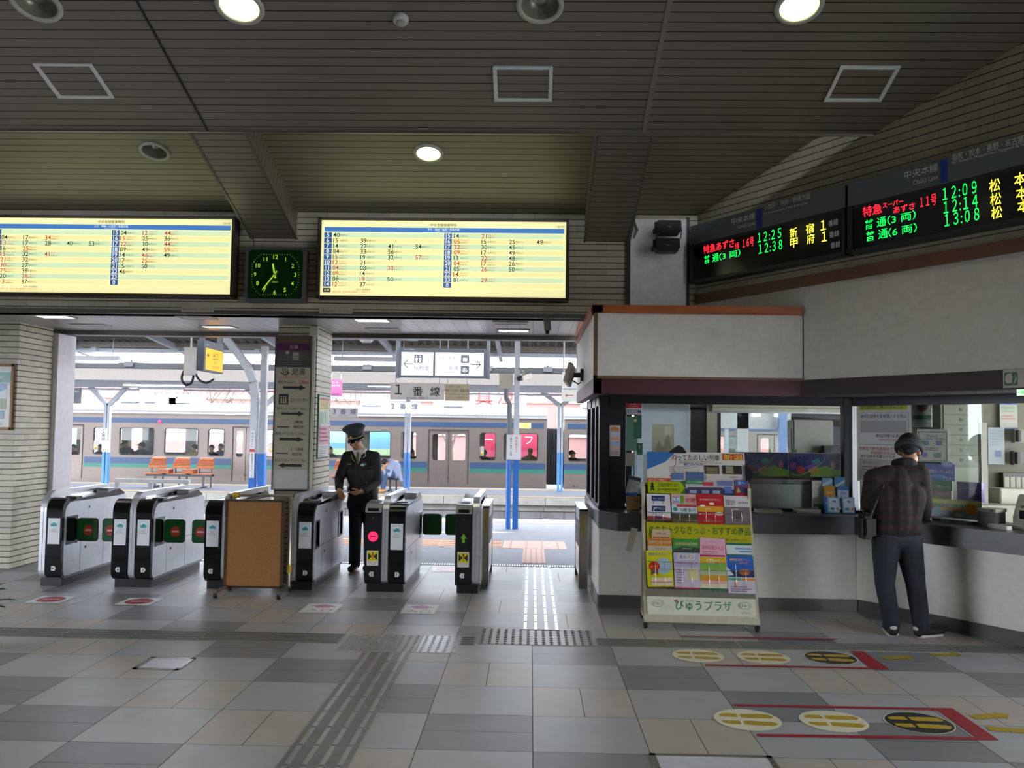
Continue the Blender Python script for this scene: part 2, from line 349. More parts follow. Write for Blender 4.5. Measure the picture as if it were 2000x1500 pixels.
for i, (xa, xb) in enumerate(((-6.36, -5.9), (-2.92, -2.45), (.52, .975), (3.96, 4.4))):
    mb = MB(); mb.prism([(YSEAM-.02, zc(YSEAM)+.002), (YW, CEIL0), (YW, CEIL1+.05), (YSEAM-.02, zc(YSEAM, CEIL1)+.05)], 'x', xa, xb, CEILM)
    struct('beam_%d' % (i+1), mb, label='slat-clad ceiling beam between bays')
    mb = MB()
    for x in (xa, xb): mb.beam((x, YSEAM, zc(YSEAM)-.004), (x, YW, CEIL0-.004), .022, .012)
    struct('trim_%d' % (10+i), mb, M('#6e685f', .4, .4), 'metal corner strip of a ceiling beam')
mb = MB(); mb.beam((-9.4, YSEAM+.005, zc(YSEAM)-.002), (9.4, YSEAM+.005, zc(YSEAM)-.002), .02, .025)
struct('trim_5', mb, M('#7d7870', .35, .5), 'metal seam strip across the ceiling')
mb = MB()
for x, w in ((-2.76, .014), (.90, .035), (4.35, .035)): mb.beam((x, YSEAM, zc(YSEAM)-.003), (x, yb, zc(yb)-.003), w, .008, M('#8d867c', .5, .3) if w > .02 else M('#141210', .6))
struct('trim_6', mb, label='cover strips running down the ceiling')
# oblique right wall: tiles above, wood rail, white band, maroon band
L = 15.5
def rstruct(name, x0, x1, y0, y1, z0, z1, m, label, bevel=0):
    mb = MB(); mb.box(x0, x1, y0, y1, z0, z1); o = struct(name, mb, m, label, bevel); o.location = (OX, OY, 0); o.rotation_euler = (0, 0, PHI); return o
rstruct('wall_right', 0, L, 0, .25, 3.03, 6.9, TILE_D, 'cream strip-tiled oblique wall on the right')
rstruct('trim_7', 0, L, -.035, .1, 2.955, 3.05, WOODB, 'brown wooden rail under the oblique tiled wall')
rstruct('wall_right_band', .0, L, .0, .25, 2.125, 2.955, WHITE, 'white wall band over the angled ticket counter')
rstruct('trim_8', .9, L, -.012, .25, 1.985, 2.125, M('#2a0d10', .6), 'maroon fascia over the angled ticket counter')
mb = MB(); mb.box(.97, 1.56, YW-.02, YW+.05, 2.7, 3.82); struct('wall_back_panel', mb, M('#f0eeec', .6), 'white wall panel behind the loudspeakers')
mb = MB(); mb.box(.945, .985, YW-.03, YW, 2.7, 3.84); mb.box(1.56, 1.585, YW-.03, YW, 2.7, 3.84); struct('trim_9', mb, M('#3a3028', .5), 'dark edge of the white wall panel')
# ticket office front
XF0, XF1, YF, YG = .55, 2.405, 7.75, 8.55
mb = MB(); mb.box(XF0, XF1, YF, YF+.1, 2.125, 2.70); mb.box(XF0, XF0+.08, YF+.1, 10.55, 2.125, 2.72); mb.box(XF0+.02, 9.5, YF+.12, 10.55, 2.68, 2.74); struct('wall_office', mb, WHITE, 'white upper wall of the ticket office')
mb = MB(); mb.box(XF0-.03, XF1-.02, YF-.035, YF+.1, 2.70, 2.775); mb.box(XF0-.022, XF1-.02, YF-.022, YF, 2.725, 2.75); mb.box(XF0-.035, XF0+.08, YF-.035, 10.5, 2.70, 2.775); struct('trim_14', mb, M('#a3572a', .35, var=.15, scale=4), 'orange-brown wooden rail on top of the ticket office', bevel=.008)
mb = MB(); mb.box(XF0-.006, XF0+.03, YF-.01, YF+.02, 2.12, 2.7); mb.box(XF0-.006, XF1, YF-.01, YF+.05, 2.118, 2.14); struct('trim_15', mb, M('#6b5136', .45), 'thin brown edge strip of the ticket office wall')
mb = MB(); mb.box(XF1-.008, XF1+.014, YF-.006, YF+.03, 2.13, 2.70); struct('trim_16', mb, BLACK, 'dark joint where the white walls meet')
mb = MB(); mb.box(XF0, 2.46, YF+.01, YF+.1, 1.985, 2.12); mb.box(XF0-.005, XF0+.07, YF+.01, 10.6, 1.985, 2.12); struct('trim_17', mb, M('#481820', .5), 'maroon fascia of the ticket office front')
mb = MB(); mb.prism([(XF0+.07, YF+.1), (2.42, YF+.1), (2.52, 7.72), (4.6, 4.58), (5.7, 5.1), (3.1, 8.9), (XF0+.07, 8.9)], 'z', 2.0, 2.03); struct('ceiling_office_eave', mb, M('#3a3c3e', .5), 'dark underside of the ticket office eave')
# office shell
mb = MB(); mb.box(.7, 9.2, 8.62, 10.5, 2.42, 2.5); mb.prism([(3.35, 8.62), (rwp(8, -1.2)[0], rwp(8, -1.2)[1]), (9.3, rwp(8, -1.2)[1]), (9.3, 8.62)], 'z', 2.42, 2.5); struct('ceiling_office', mb, M('#b9b8a6', .8), 'ceiling inside the ticket office')
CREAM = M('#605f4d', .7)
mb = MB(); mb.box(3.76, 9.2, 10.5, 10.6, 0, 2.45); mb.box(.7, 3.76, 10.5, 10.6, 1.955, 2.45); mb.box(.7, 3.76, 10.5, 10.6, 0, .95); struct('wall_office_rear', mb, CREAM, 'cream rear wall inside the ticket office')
mb = MB(); mb.box(.7, 9.2, 8.4, 10.5, -.001, .002); struct('floor_office', mb, M('#8b8a84', .6), 'floor inside the ticket office')
FR = M('#2a2d30', .35, .5)
# rear office windows: dark frames and panes
x = lambda p: XY(p, 10.52)
mb = MB()
for a, b in ((x(1222), x(1233)), (x(1347), x(1378))): mb.box(a, b, 10.47, 10.57, .95, 1.955)
mb.box(x(1222), x(1378), 10.47, 10.57, 1.92, 1.955); mb.box(x(1398), x(1406), 10.47, 10.57, .95, 1.955); mb.box(x(1222), 3.76, 10.46, 10.58, .95, .99)
struct('window_3', mb, FR, 'dark window frames at the rear of the ticket office')
mb = MB(); mb.box(x(1378), x(1398), 10.44, 10.56, .95, 2.0); struct('pillar_office', mb, M('#a8a690', .6), 'beige post between the rear office windows')
mb = MB(); mb.box(x(1406), 3.76, 10.52, 10.528, .98, 1.955); mb.box(x(1222), x(1347), 10.52, 10.528, .98, 1.93); o = struct('window_4', mb, GLASS, 'glass of the rear office windows')
# front windows
def wframe(name, x0, x1, loc, rz, posts, label):
    mb = MB(); mb.box(x0, x1, -.03, .05, 1.925, 2.0); mb.box(x0, x1, -.03, .05, .90, .925)
    for a, b in posts: mb.box(a, b, -.04, .06, .90, 2.0)
    o = struct(name, mb, FR, label, bevel=.004); o.location = loc; o.rotation_euler = (0, 0, rz); return o
XC = (7.30-.552*YG)/.834                     # corner of the two window planes
xa_, xb_, xc_ = XY(1189, YG), XY(1215, YG), XY(1221, YG)
wframe('window_1', xa_, XC, (0, YG, 0), 0, ((xa_, xb_), (xb_, xc_), (XC-.07, XC+.01)), 'dark window frame of the front ticket counter')
wframe('window_2', 0, 6.5, (XC, YG, 0), PHI, ((-.005, .04), (.04, .055)), 'dark window frame of the angled ticket counter')
mb = MB(); mb.box(xc_, XC-.07, YG, YG+.006, .93, 1.925); struct('window_5', mb, GLASS, 'glass of the front ticket window')
# side windows of the office facing the gate passage
mb = MB()
for a, b in ((8.49, 8.62), (8.98, 9.1), (9.55, 9.75), (10.3, 10.45)): mb.box(.66, .75, a, b, .902, 2.0)
mb.box(.66, .75, 8.5, 10.4, 1.9, 2.0); mb.box(.66, .75, 8.5, 10.4, .902, .93)
struct('window_6', mb, FR, 'dark window frames on the passage side of the ticket office', bevel=.004)
mb = MB(); mb.box(.70, .706, 8.6, 8.98, .93, 1.9); mb.box(.70, .706, 9.1, 9.55, .93, 1.9); mb.box(.70, .706, 9.75, 10.3, .93, 1.9); struct('window_7', mb, GLASS, 'glass on the passage side of the ticket office')
# counter: base panels, toe kick, dark worktop
mb = MB(); PAN = M('#f3f0e6', .3, var=.03); TOE = M('#77736e', .35, .5); TOE2 = M('#4a4643', .45)
CX = (7.12-.552*8.29)/.834
g = .0025; xs = [.645, 1.36, 2.08, CX]
for a, b in zip(xs, xs[1:]): mb.box(a+g, b-g, 8.29, 8.40, .11, .733)
mb.box(.65, CX, 8.3, 8.39, .0, .73, M('#3c3a36', .7)); struct('wall_counter_front', mb, PAN, 'cream panel front of the ticket counter')
mb = MB(); mb.box(.645, .72, 8.405, 10.4, .11, .733); struct('wall_counter_side', mb, PAN, 'cream side panel of the ticket counter')
mb = MB(); mb.box(.645, CX+.0, 8.28, 8.33, 0, .115); mb.box(.64, .7, 8.335, 10.4, 0, .115); struct('baseboard_front', mb, TOE, 'worn metal kick board of the front counter')
mb = MB(); ss = [0, .62, 1.86, 3.1, 4.34, 6.2]
for a, b in zip(ss, ss[1:]): mb.box(a+g, b-g, 0, .1, .115, .733)
mb.box(0, 6.2, .01, .09, 0, .73, M('#3c3a36', .7)); o = struct('wall_counter_right', mb, PAN, 'cream panel front of the angled ticket counter'); o.location = (CX, 8.29, 0); o.rotation_euler = (0, 0, PHI)
mb = MB(); mb.box(0.03, 6.2, -.012, .03, 0, .118); o = struct('baseboard_right', mb, TOE2, 'dark kick board of the angled counter'); o.location = (CX, 8.29, 0); o.rotation_euler = (0, 0, PHI)
def cedge(c, y): return (c-.552*y)/.834
E0 = (cedge(6.95, 8.07), 8.07); E1 = (E0[0]+DX*6, E0[1]+DY*6); I0 = (cedge(7.8, 8.9), 8.9); I1 = (I0[0]+DX*6.2, I0[1]+DY*6.2)
mb = MB(); mb.prism([(.643, 10.4), (.643, 8.30), (.80, 8.07), E0, E1, I1, I0, (1.0, 8.9), (1.0, 10.4)], 'z', .735, .90, None)
wt = build('counter_worktop', mb, M('#3f4346', .3, var=.1), bevel=.006); tag(wt, 'dark grey worktop running along both faces of the ticket counter', 'counter')
# closing the hall behind and left of the camera, with the street entrances
HW = M('#5c574e', .7)
mb = MB(); mb.box(-9.6, -9.4, -5, 2.2, 0, 7); mb.box(-9.6, -9.4, 6.8, 10.5, 0, 7); mb.box(-9.6, -9.4, 2.2, 6.8, 2.6, 7); struct('wall_left', mb, HW, 'hall wall with the side entrance')
mb = MB(); mb.box(-9.6, -7.6, -5.2, -5, 0, 7); mb.box(-3.2, 9.6, -5.2, -5, 0, 7); mb.box(-7.6, -3.2, -5.2, -5, .0, 7); struct('wall_front', mb, HW, 'closed hall wall behind the viewer')
# ================================================================ outside: platforms, train, canopies
def gz(y): return -(y-10.75)*.0213 if y < 17.8 else -.15
def PG(px, py):
    P = PZ(px, py, 0)
    for _ in range(8): P = PZ(px, py, gz(P.y))
    return P
ASPH = M('#8a8a90', .75, var=.08, scale=6); ASPH2 = M('#77777d', .8, var=.08, scale=4)
mb = MB(); mb.add([(-40, 10.62, 0), (40, 10.62, 0), (40, 17.8, gz(17.8)), (-40, 17.8, gz(17.8)), (-40, 10.62, -1.3), (40, 10.62, -1.3), (40, 17.8, -1.3), (-40, 17.8, -1.3)], [(0, 1, 2, 3), (0, 4, 5, 1), (2, 6, 7, 3), (0, 3, 7, 4), (1, 5, 6, 2)])
struct('floor_platform', mb, ASPH, 'grey asphalt of the near platform')
mb = MB(); mb.box(-40, 40, 23.9, 27.75, -1.3, -.18); struct('floor_island_platform', mb, ASPH2, 'grey asphalt of the island platform')
mb = MB(); SM = [M('#8f8b84', .8, var=.14, scale=3), M('#77746f', .85, var=.2, scale=3), M('#6e6c6c', .9, var=.25, scale=2)]
rr_ = random.Random(3)
for z0, z1, w, m, yy in ((-.37, -.18, 1.0, SM[0], 23.70), (-.54, -.375, 1.1, SM[1], 23.8), (-.95, -.545, .55, SM[2], 23.84), (-1.3, -.955, .7, SM[2], 23.84)):
    x = -26.
    while x < 26: d = w*rr_.uniform(.75, 1.3); mb.box(x+.006, x+d-.006, yy, 24.0, z0+.004, z1, m); x += d
struct('wall_island_platform', mb, label='stone block edge of the island platform')
mb = MB(); mb.box(-40, 40, 17.8, 24, -1.5, -1.25, M('#6d6963', .95, var=.3, scale=9)); mb.box(-60, 60, 27.75, 34, -1.5, -1.2, M('#77736d', .95, var=.3)); mb.box(-140, 140, 34, 140, -1.6, -1.1, M('#8b8a84', .9)); mb.box(-60, 60, -40, -5.2, -.3, -.02, M('#3d3c3b', .9)); mb.box(-60, -9.6, -5.2, 10.5, -.3, -.02, M('#3d3c3b', .9))
struct('ground', mb, label='track ballast and ground around the station')
mb = MB(); mb.box(-5.8, .6, 10.63, 10.76, -.05, .001, M('#55565a', .6))
for i in range(210): mb.box(-5.8+i*.0305, -5.8+i*.0305+.014, 10.64, 10.75, .0, .006, M('#c3c5c8', .35, .8, var=0))
struct('trim_20', mb, label='slotted metal drain grating at the platform threshold')
mb = MB()
for y, z, w in ((16.75, gz(16.75), .3), (24.05, -.18, .12), (26.95, -.18, .25)): mb.box(-30, 30, y, y+w, z-.05, z+.006, M('#d8b070' if y > 20 else '#d9c2b0', .7))
struct('trim_21', mb, label='pale yellow warning strips along the platform edges')
# tactile paving on the near platform
PINK, PINKD = M('#d8b3a4', .7, var=.08, scale=9), M('#c59a87', .7)
def tactile_pad(name, x0, x1, y0, y1, kind, mat, mat2, label, zfun=lambda y: 0, cell=.3, h=.005, group=None):
    mb = MB(); mb.add([(x, y, zfun(y)+z) for z in (-.002, .003) for y in (y0, y1) for x in (x0, x1)], [(0, 2, 3, 1), (4, 5, 7, 6), (0, 1, 5, 4), (2, 6, 7, 3), (0, 4, 6, 2), (1, 3, 7, 5)], mat)
    if kind == 'd':
        n = max(1, round((x1-x0)/.06)); m = max(1, round((y1-y0)/.06))
        for i in range(n):
            for j in range(m):
                cx, cy = x0+(i+.5)*(x1-x0)/n, y0+(j+.5)*(y1-y0)/m; mb.lathe([(.013, 0), (.013, h*.6), (.009, h), (0, h)], (cx, cy, zfun(cy)+.003), 8, mat2)
    else:
        L, Wd = (x1-x0, y1-y0) if kind == 'x' else (y1-y0, x1-x0); n = max(1, round(L/cell))
        for i in range(n):
            for j in range(4):
                a = i*L/n+.012; b = (i+1)*L/n-.012; c = Wd*(j+.5)/4
                if kind == 'x': mb.box(x0+a, x0+b, y0+c-.012, y0+c+.012, zfun(y0)+.001, zfun(y0)+.003+h, mat2)
                else: mb.box(x0+c-.012, x0+c+.012, y0+a, y0+b, zfun(y0+a)-.004, zfun(y0+(a+b)/2)+.003+h, mat2)
    o = build(name, mb); return tag(o, label, 'tactile paving', group)
A = PG(1020, 1100); B = PG(1062, 1072); Cc = PG(980, 1072); D = PG(1102, 1058)
tactile_pad('tactile_paving', A.x, B.x, A.y, B.y, 'y', PINK, PINKD, 'pink guiding strip running from the drain grating onto the platform', gz)
tactile_pad('tactile_paving', Cc.x, D.x, B.y+.01, D.y, 'y', PINK, PINKD, 'pink guiding strip lying crosswise on the platform beyond the threshold', gz)
tactile_pad('tactile_paving', -6.5, Cc.x-.02, B.y+.12, D.y-.05, 'x', M('#d9ae8e', .7), M('#c99c7c', .7), 'long orange guiding strip on the platform behind the gates', gz)
for px, lab in ((972, 'white direction triangle painted on the platform beside the narrow gate'), (880, 'white painted mark on the platform seen under the green gate flaps')):
    p = PG(px, 1040); q = Print(flat=True, rough=.8); w = .32 if px > 900 else .28
    q.poly([(-.1, -.14), (w, 0), (-.1, .14)] if px > 900 else [(-w, -.1), (w, -.1), (w, .1), (-w, .1)], '#d8d8d8'); o = q.build('painted_marking', None, (p.x, p.y, gz(p.y)+.003)); tag(o, lab, 'floor marking')
# ---------------------------------------------------------------- train
YT = 28.0
TB = M('#82776f', .4, .25, var=.04, scale=2); TBL = M('#3a5277', .4, var=.03); TGR = M('#34806f', .4, var=.03); TBU = M('#3b4f70', .4, var=.03); RUB = M('#3a3735', .6)
def tx(p): return XY(p, YT, 870)
def rt(t, px0, px1, z0, z1): return (tx(px0), tx(px1), z0, z1)
PANE = glass('train_glass', (.9, .95, .95), 1.35)
def train_car(label, px0, px1, doors, wins, xtra=()):
    X0, X1 = tx(px0), tx(px1); t = thing('train_car', label, 'train', ((X0+X1)/2, YT, -.22)); O = Vector((-(X0+X1)/2, 0, .22))
    def lx(v): return v+O.x
    Z = .22
    dr = [(tx(a), tx(b)) for a, b in doors]; wn = [(tx(a), tx(b)) for a, b in wins]
    holes = [[(lx(a), -.09+Z), (lx(b), -.09+Z), (lx(b), 1.62+Z), (lx(a), 1.62+Z)] for a, b in dr]+[rrect(lx(a), .70+Z, lx(b), 1.54+Z, .07) for a, b in wn]
    outer = [(lx(X0), 0), (lx(X1), 0), (lx(X1), 2.06+Z), (lx(X0), 2.06+Z)]
    panel_holes('side_panel', outer, holes, 0, .05, TB, t)
    panel_holes('far_side_panel', outer, holes, 2.65, 2.7, TB, t)
    mb = MB(); mb.prism([(0, 2.06+Z)]+[(1.35-1.35*math.cos(math.radians(a)), 2.06+Z+.36*math.sin(math.radians(a))**.8) for a in range(8, 173, 12)]+[(2.7, 2.06+Z)], 'x', lx(X0), lx(X1)); build('roof', mb, M('#858380', .4, .3), t)
    mb = MB(); mb.box(lx(X0), lx(X1), 0.05, 2.65, 0, .2, M('#6f6c68', .8)); mb.box(lx(X0), lx(X1), .05, 2.65, 2.0+Z, 2.05+Z, M('#c9c6b8', .7))
    for xx in (X0+.02, X1-.06): mb.box(lx(xx), lx(xx+.04), .05, 2.65, .2, 2.06+Z, M('#b9b7a4', .7))
    build('interior', mb, None, t)
    mb = MB()
    segs = []; cur = X0
    for a, b in sorted(dr)+[(X1, X1)]: segs.append((cur, a-.05)); cur = b+.05
    for a, b in segs:
        if b-a < .1: continue
        mb.box(lx(a), lx(b), -.006, .001, .40+Z, .60+Z, TBL); mb.box(lx(a), lx(b), -.006, .001, .28+Z, .40+Z, TGR)
        for zz in (.14, .03, -.1): mb.box(lx(a), lx(b), -.007, .001, zz+Z, zz+.012+Z, M('#7b6f67', .5))
    mb.box(lx(X0+.1), lx(X1-.1), -.006, .001, 1.72+Z, 1.88+Z, TBU); mb.box(lx(X0), lx(X1), -.03, .0, 2.03+Z, 2.07+Z, M('#c9c6c4', .3, .4))
    build('stripes', mb, None, t)
    for a, b in wn:
        m2 = MB(); o1 = rrect(lx(a)-.02, .68+Z, lx(b)+.02, 1.56+Z, .085); i1 = rrect(lx(a), .70+Z, lx(b), 1.54+Z, .07)
        w = panel_holes('window', o1, [i1], -.012, .01, RUB, t)
        m3 = MB(); m3.box(lx(a), lx(b), .02, .025, .70+Z, 1.54+Z); build('pane', m3, PANE, w)
    for a, b in dr:
        mid = (a+b)/2
        for u, v in ((a, mid), (mid, b)):
            w = v-u; d = panel_holes('door', [(lx(u)+.006, -.09+Z), (lx(v)-.006, -.09+Z), (lx(v)-.006, 1.62+Z), (lx(u)+.006, 1.62+Z)], [rrect(lx(u)+.1, .66+Z, lx(v)-.1, 1.5+Z, .07)], .012, .035, M('#877a72', .35, .3), t)
            m3 = MB(); m3.box(lx(u)+.09, lx(v)-.09, .022, .026, .65+Z, 1.51+Z); build('pane', m3, PANE, d)
            m4 = MB(); k = lx(v)-.03 if u == a else lx(u)+.03; m4.box(k-.006, k+.006, .0, .02, .05+Z, .12+Z); build('handle', m4, RUB, d)
        m5 = MB(); m5.box(lx(mid)-.008, lx(mid)+.008, .0, .012, -.09+Z, 1.62+Z)
        for e in (a, b): m5.box(lx(e)-.02, lx(e)+.005, -.01, .02, -.1+Z, 1.64+Z)
        m5.box(lx(a), lx(b), -.01, .02, 1.61+Z, 1.64+Z); build('door_seal', m5, RUB, t)
        m6 = MB(); m6.box(lx(b)+.35, lx(b)+.5, -.012, 0, .82+Z, 1.12+Z, M('#b9b0a8', .4)); m6.lathe([(.045, 0), (.045, .02), (0, .022)], (lx(b)+.425, -.012, .9+Z), 12, M('#c2b23c', .4), 'y'); build('door_button', m6, None, t)
    for pa, pb, h in xtra:
        m7 = MB(); m7.box(lx(tx(pa)), lx(tx(pb)), .5, 2.2, 2.36+Z, 2.36+Z+h, M('#8f949a', .5)); build('roof_unit', m7, None, t, bevel=.04)
    return t, lx
tA, lxA = train_car('long stainless train with blue and teal stripes standing behind the platform benches', -160, 1068, [(86, 162), (455, 505), (838, 915)], [(20, 66), (183, 206), (234, 299), (322, 386), (407, 437), (520, 546), (568, 675), (692, 762), (785, 813), (938, 967), (985, 1050)], [(-20, 126, .24), (215, 248, .22), (262, 280, .3), (308, 352, .24), (312, 330, .34), (696, 736, .26), (860, 900, .2)])
tB, lxB = train_car('second train car seen right of the dark gap beside the blue pole', 1102, 1900, [(1300, 1376), (1480, 1545)], [(1111, 1160), (1185, 1260), (1400, 1460), (1560, 1640)], [(1140, 1220, .24)])
q = Print(emit=1.0); q.rr(-.19, -.09, .19, .09, .03, '#d8dc70'); q.text('尾', .02, 0, .13, '#30351c', e=0); q.build('destination_display', tA, (lxA(tx(1025)), -.012, 1.80+.22))
mb = MB(); mb.lathe([(.05, 0), (.05, .05), (0, .06)], (0, 0, 0), 12, None, 'y'); build('marker_lamp', mb, M('#ff2a50', emit=3), tA, (lxA(tx(311)), -.006, 1.76+.22))
q = Print(); q.text('長ノ', 0, .06, .09, '#3a3430'); q.text('モハ 115', 0, -.06, .05, '#3a3430'); q.build('car_number', tB, (lxB(tx(1124)), -.008, .05))
mb = MB()
for i in range(9): x_ = tx(1070)+i*(tx(1100)-tx(1070))/9; mb.box(x_, x_+.03, YT+.35, YT+2.3, -.1, 1.72)
mb.box(tx(1069), tx(1101), YT+.4, YT+2.25, -.1, 1.7, M('#1d1d1f', .8)); tag(build('gangway_bellows', mb, M('#343436', .8)), 'black folding bellows between the two train cars', 'train gangway')
# ---------------------------------------------------------------- what stands beyond the train
mb = MB(); BR = M('#86605a', .85, var=.08); WB = M('#9a9794', .7)
mb.box(-34, 14, 62, 72, -1.2, 5.2, BR); build_ = build('building', mb); tag(build_, 'long reddish building beyond the train and the bare trees', 'building')
for i in range(16):
    m2 = MB(); m2.box(-33+i*2.9, -31.4+i*2.9, 61.9, 62.05, 1.9, 3.2, M('#8a97a3', .3)); build('window', m2, None, build_)
m2 = MB(); m2.box(-34, 14, 61.85, 62.1, 3.6, 3.9, WB); m2.box(-34, 14, 61.85, 62.1, 1.2, 1.5, WB); build('wall_band', m2, None, build_)
mb = MB(); mb.box(6, 30, 50, 60, -1.2, 4.0, M('#8a524e', .8)); mb.box(5.9, 30.1, 49.9, 60.1, 4.0, 4.2, WB); tag(build('building', mb), 'low pink walled building right of the white billboard', 'building')
def tree(x, y, h, seed, label):
    r = random.Random(seed); mb = MB(); BK = M('#544239', .9)
    def br(p, d, L, rad, k):
        e = p+d*L; mid = p+d*L*.5+Vector((r.uniform(-1, 1), r.uniform(-1, 1), 0))*L*.05; mb.tube([p, mid, e], [rad, rad*.85, rad*.65], 5)
        if k == 0: return
        for _ in range(3 if k > 1 else 4):
            n = (d+Vector((r.uniform(-1, 1), r.uniform(-1, 1), r.uniform(-.2, .6)))*.75).normalized(); br(p+d*L*r.uniform(.55, 1), n, L*r.uniform(.55, .75), rad*.5, k-1)
    br(Vector((x, y, -1.2)), Vector((0, 0, 1)), h*.42, .11, 4); tag(build('bare_tree', mb, BK), label, 'tree', 'bare trees behind the train')
for i, (px, y, h, lb) in enumerate(((300, 46, 6.5, 'bare tree behind the train, above the three wooden seats'), (385, 44, 6.8, 'bare tree with dense twigs seen left of the orange exit sign'), (440, 48, 6, 'bare tree rising right below the orange exit sign'), (720, 46, 6.2, 'bare tree seen between the tiled pillar and the white track signs'), (880, 50, 6, 'bare tree hidden mostly behind the white sake billboard'))): tree(XY(px, y), y, h, 11+i, lb)
bb = thing('billboard', 'large white billboard with red brush writing behind the train roof', 'billboard', (XY(936, 33), 33, -1.2))
w_ = XY(1027, 33)-XY(845, 33); zt, zb_ = ZY(751, 33, 970)+1.2, ZY(803, 33, 970)+1.2
mb = MB(); mb.box(-w_/2, w_/2, 0, .12, zb_, zt); build('panel', mb, M('#b5b5bb', .5), bb)
for xx in (-w_*.35, w_*.35): mb = MB(); mb.box(xx-.05, xx+.05, .12, .2, 0, zt); build('post', mb, STEELD, bb)
q = Print(); q.text('真', .16, .06, .68, '#c8322c', bold=True); q.text('澄', 1.0, .08, .66, '#c8322c', bold=True); q.text('マ ス ミ', .45, -.39, .13, '#3b4d7a', width=.75); q.build('lettering', bb, (0, -.005, (zt+zb_)/2))
# coloured advertising boards standing beyond the train (seen through its windows)
for px0, px1, cols, lab, wr in ((600, 770, ('#7fb4e0', '#cfe2b0'), 'blue and green advertising hoarding seen through the train windows behind the uniformed man', ''), (935, 1052, ('#d2405c', '#e0607a'), 'pink advertising hoarding seen through the train windows right of the doors', 'ー ナ ー フ'), (95, 205, ('#dfe6f2', '#eef0f4'), 'white advertising hoarding with blue writing seen through the leftmost train door', 'バ ル 株 式')):
    Yb = 31.5; a = XY(px0, Yb); b = XY(px1, Yb); t = thing('advertising_hoarding', lab, 'hoarding', ((a+b)/2, Yb, -1.2)); w = b-a
    mb = MB(); mb.box(-w/2, w/2, 0, .08, 1.4, 3.0); build('panel', mb, M(cols[0], .6), t)
    for xx in (-w*.4, w*.4): mb = MB(); mb.box(xx-.04, xx+.04, .08, .16, 0, 3.0); build('post', mb, STEELD, t)
    q = Print(); q.rect(-w/2, -.8, w/2, -.1, cols[1])
    if wr: q.text(wr, 0, .3, .3, '#f4f0f0' if px0 > 900 else '#2c3f8c', width=w*.8)
    q.build('print', t, (0, -.004, 2.2))
# ---------------------------------------------------------------- canopies
CORR = M('#4c463e', .7, var=.1, scale=3); GIRD = M('#8a857b', .6); PALE = M('#c3c8d2', .5); BLUE = M('#2c6fc0', .45, var=.05); GALV = M('#a9adb4', .45, .3)
def corrug(name, x0, x1, y0, z0, y1, z1, label, mat=CORR, pitch=.17, amp=.036):
    mb = MB(); n = int((x1-x0)/pitch*6); vs = []
    for i in range(n+1):
        x = x0+(x1-x0)*i/n; dz = amp*math.sin(2*math.pi*i/6); vs += [(x, y0, z0+dz), (x, y1, z1+dz), (x, y1, z1+dz+.012), (x, y0, z0+dz+.012)]
    fs = []
    for i in range(n): a = i*4; b = a+4; fs += [(a, a+1, b+1, b), (a+2, a+3, b+3, b+2), (a, b, b+3, a+3), (a+1, a+2, b+2, b+1)]
    mb.add(vs, fs, mat, True); return struct(name, mb, label=label)
corrug('roof_canopy', -24, 20, 10.9, 3.95, 15.6, 3.52, 'corrugated roof sheets over the near platform')
corrug('roof_canopy_edge', -24, 20, 15.4, 3.45, 18.2, 3.22, 'corrugated roof sheets at the track side of the near platform')
mb = MB()
for y, z, h in ((12.6, 3.72, .16), (14.4, 3.52, .16), (15.5, 3.38, .12), (17.0, 3.29, .1)): mb.box(-24, 20, y, y+.08, z-h, z, GIRD)
for x in np.arange(-20, 20, 2.15): mb.beam((x, 10.95, 3.78), (x, 18.0, 3.12), .07, .12, GALV)
struct('beam_canopy', mb, label='steel purlins under the near platform roof')
def rail(name, px, py, Y, w, h, mat, label, x0=-24, x1=20):
    z = ZY(py, Y, px); mb = MB(); mb.box(x0, x1, Y, Y+w, z-h/2, z+h/2)
    return mb, z
mb, z = rail('', 800, 691, 17.25, .1, .075, PALE, '')
for i in range(12):
    for x in (-22+i*3.3,): mb.beam((x, 17.25, z), (x, 17.25, 3.15), .03); mb.box(x-.05, x+.05, 17.19, 17.31, z-.02, z+.09)
tag(build('cable_duct', mb, PALE), 'long white lighting duct hung under the canopy edge', 'cable duct')
YB2 = 21.2; zb2 = ZY(724, YB2, 500)
mb = MB(); mb.box(-30, 26, 19.4, 19.62, ZY(723, 19.5, 500), ZY(712, 19.5, 500), BLACK)
for i in range(40): mb.cyl((-28+i*1.35, 19.5, ZY(712, 19.5, 500)), (-28+i*1.35, 19.5, ZY(706, 19.5, 500)), .025, mat=BLACK, n=8); mb.box(-28.1+i*1.35, -27.9+i*1.35, 19.36, 19.66, ZY(720, 19.5, 500), ZY(710, 19.5, 500), M('#3a3a3c', .6))
tag(build('cable_trough', mb), 'black overhead cable trough running along the track', 'cable trough')
mb = MB(); mb.box(-30, 26, YB2, YB2+.12, ZY(746, YB2, 500), ZY(724, YB2, 500), M('#5c554e', .6)); mb.add([(-30, YB2, 3.02), (26, YB2, 3.02), (26, 27.2, 2.95), (-30, 27.2, 2.95), (-30, YB2, 3.07), (26, YB2, 3.07), (26, 27.2, 3.0), (-30, 27.2, 3.0)], [(0, 3, 2, 1), (4, 5, 6, 7), (0, 1, 5, 4), (2, 3, 7, 6)], M('#8a857e', .7))
for x in np.arange(-28, 25, 1.6): mb.beam((x, YB2+.1, 2.96), (x, 27.1, 2.9), .06, .1, GIRD)
for y in (22.6, 24.2, 25.6): mb.box(-30, 26, y, y+.1, 2.76, 2.86, PALE)
struct('roof_canopy_island', mb, label='roof of the island platform')
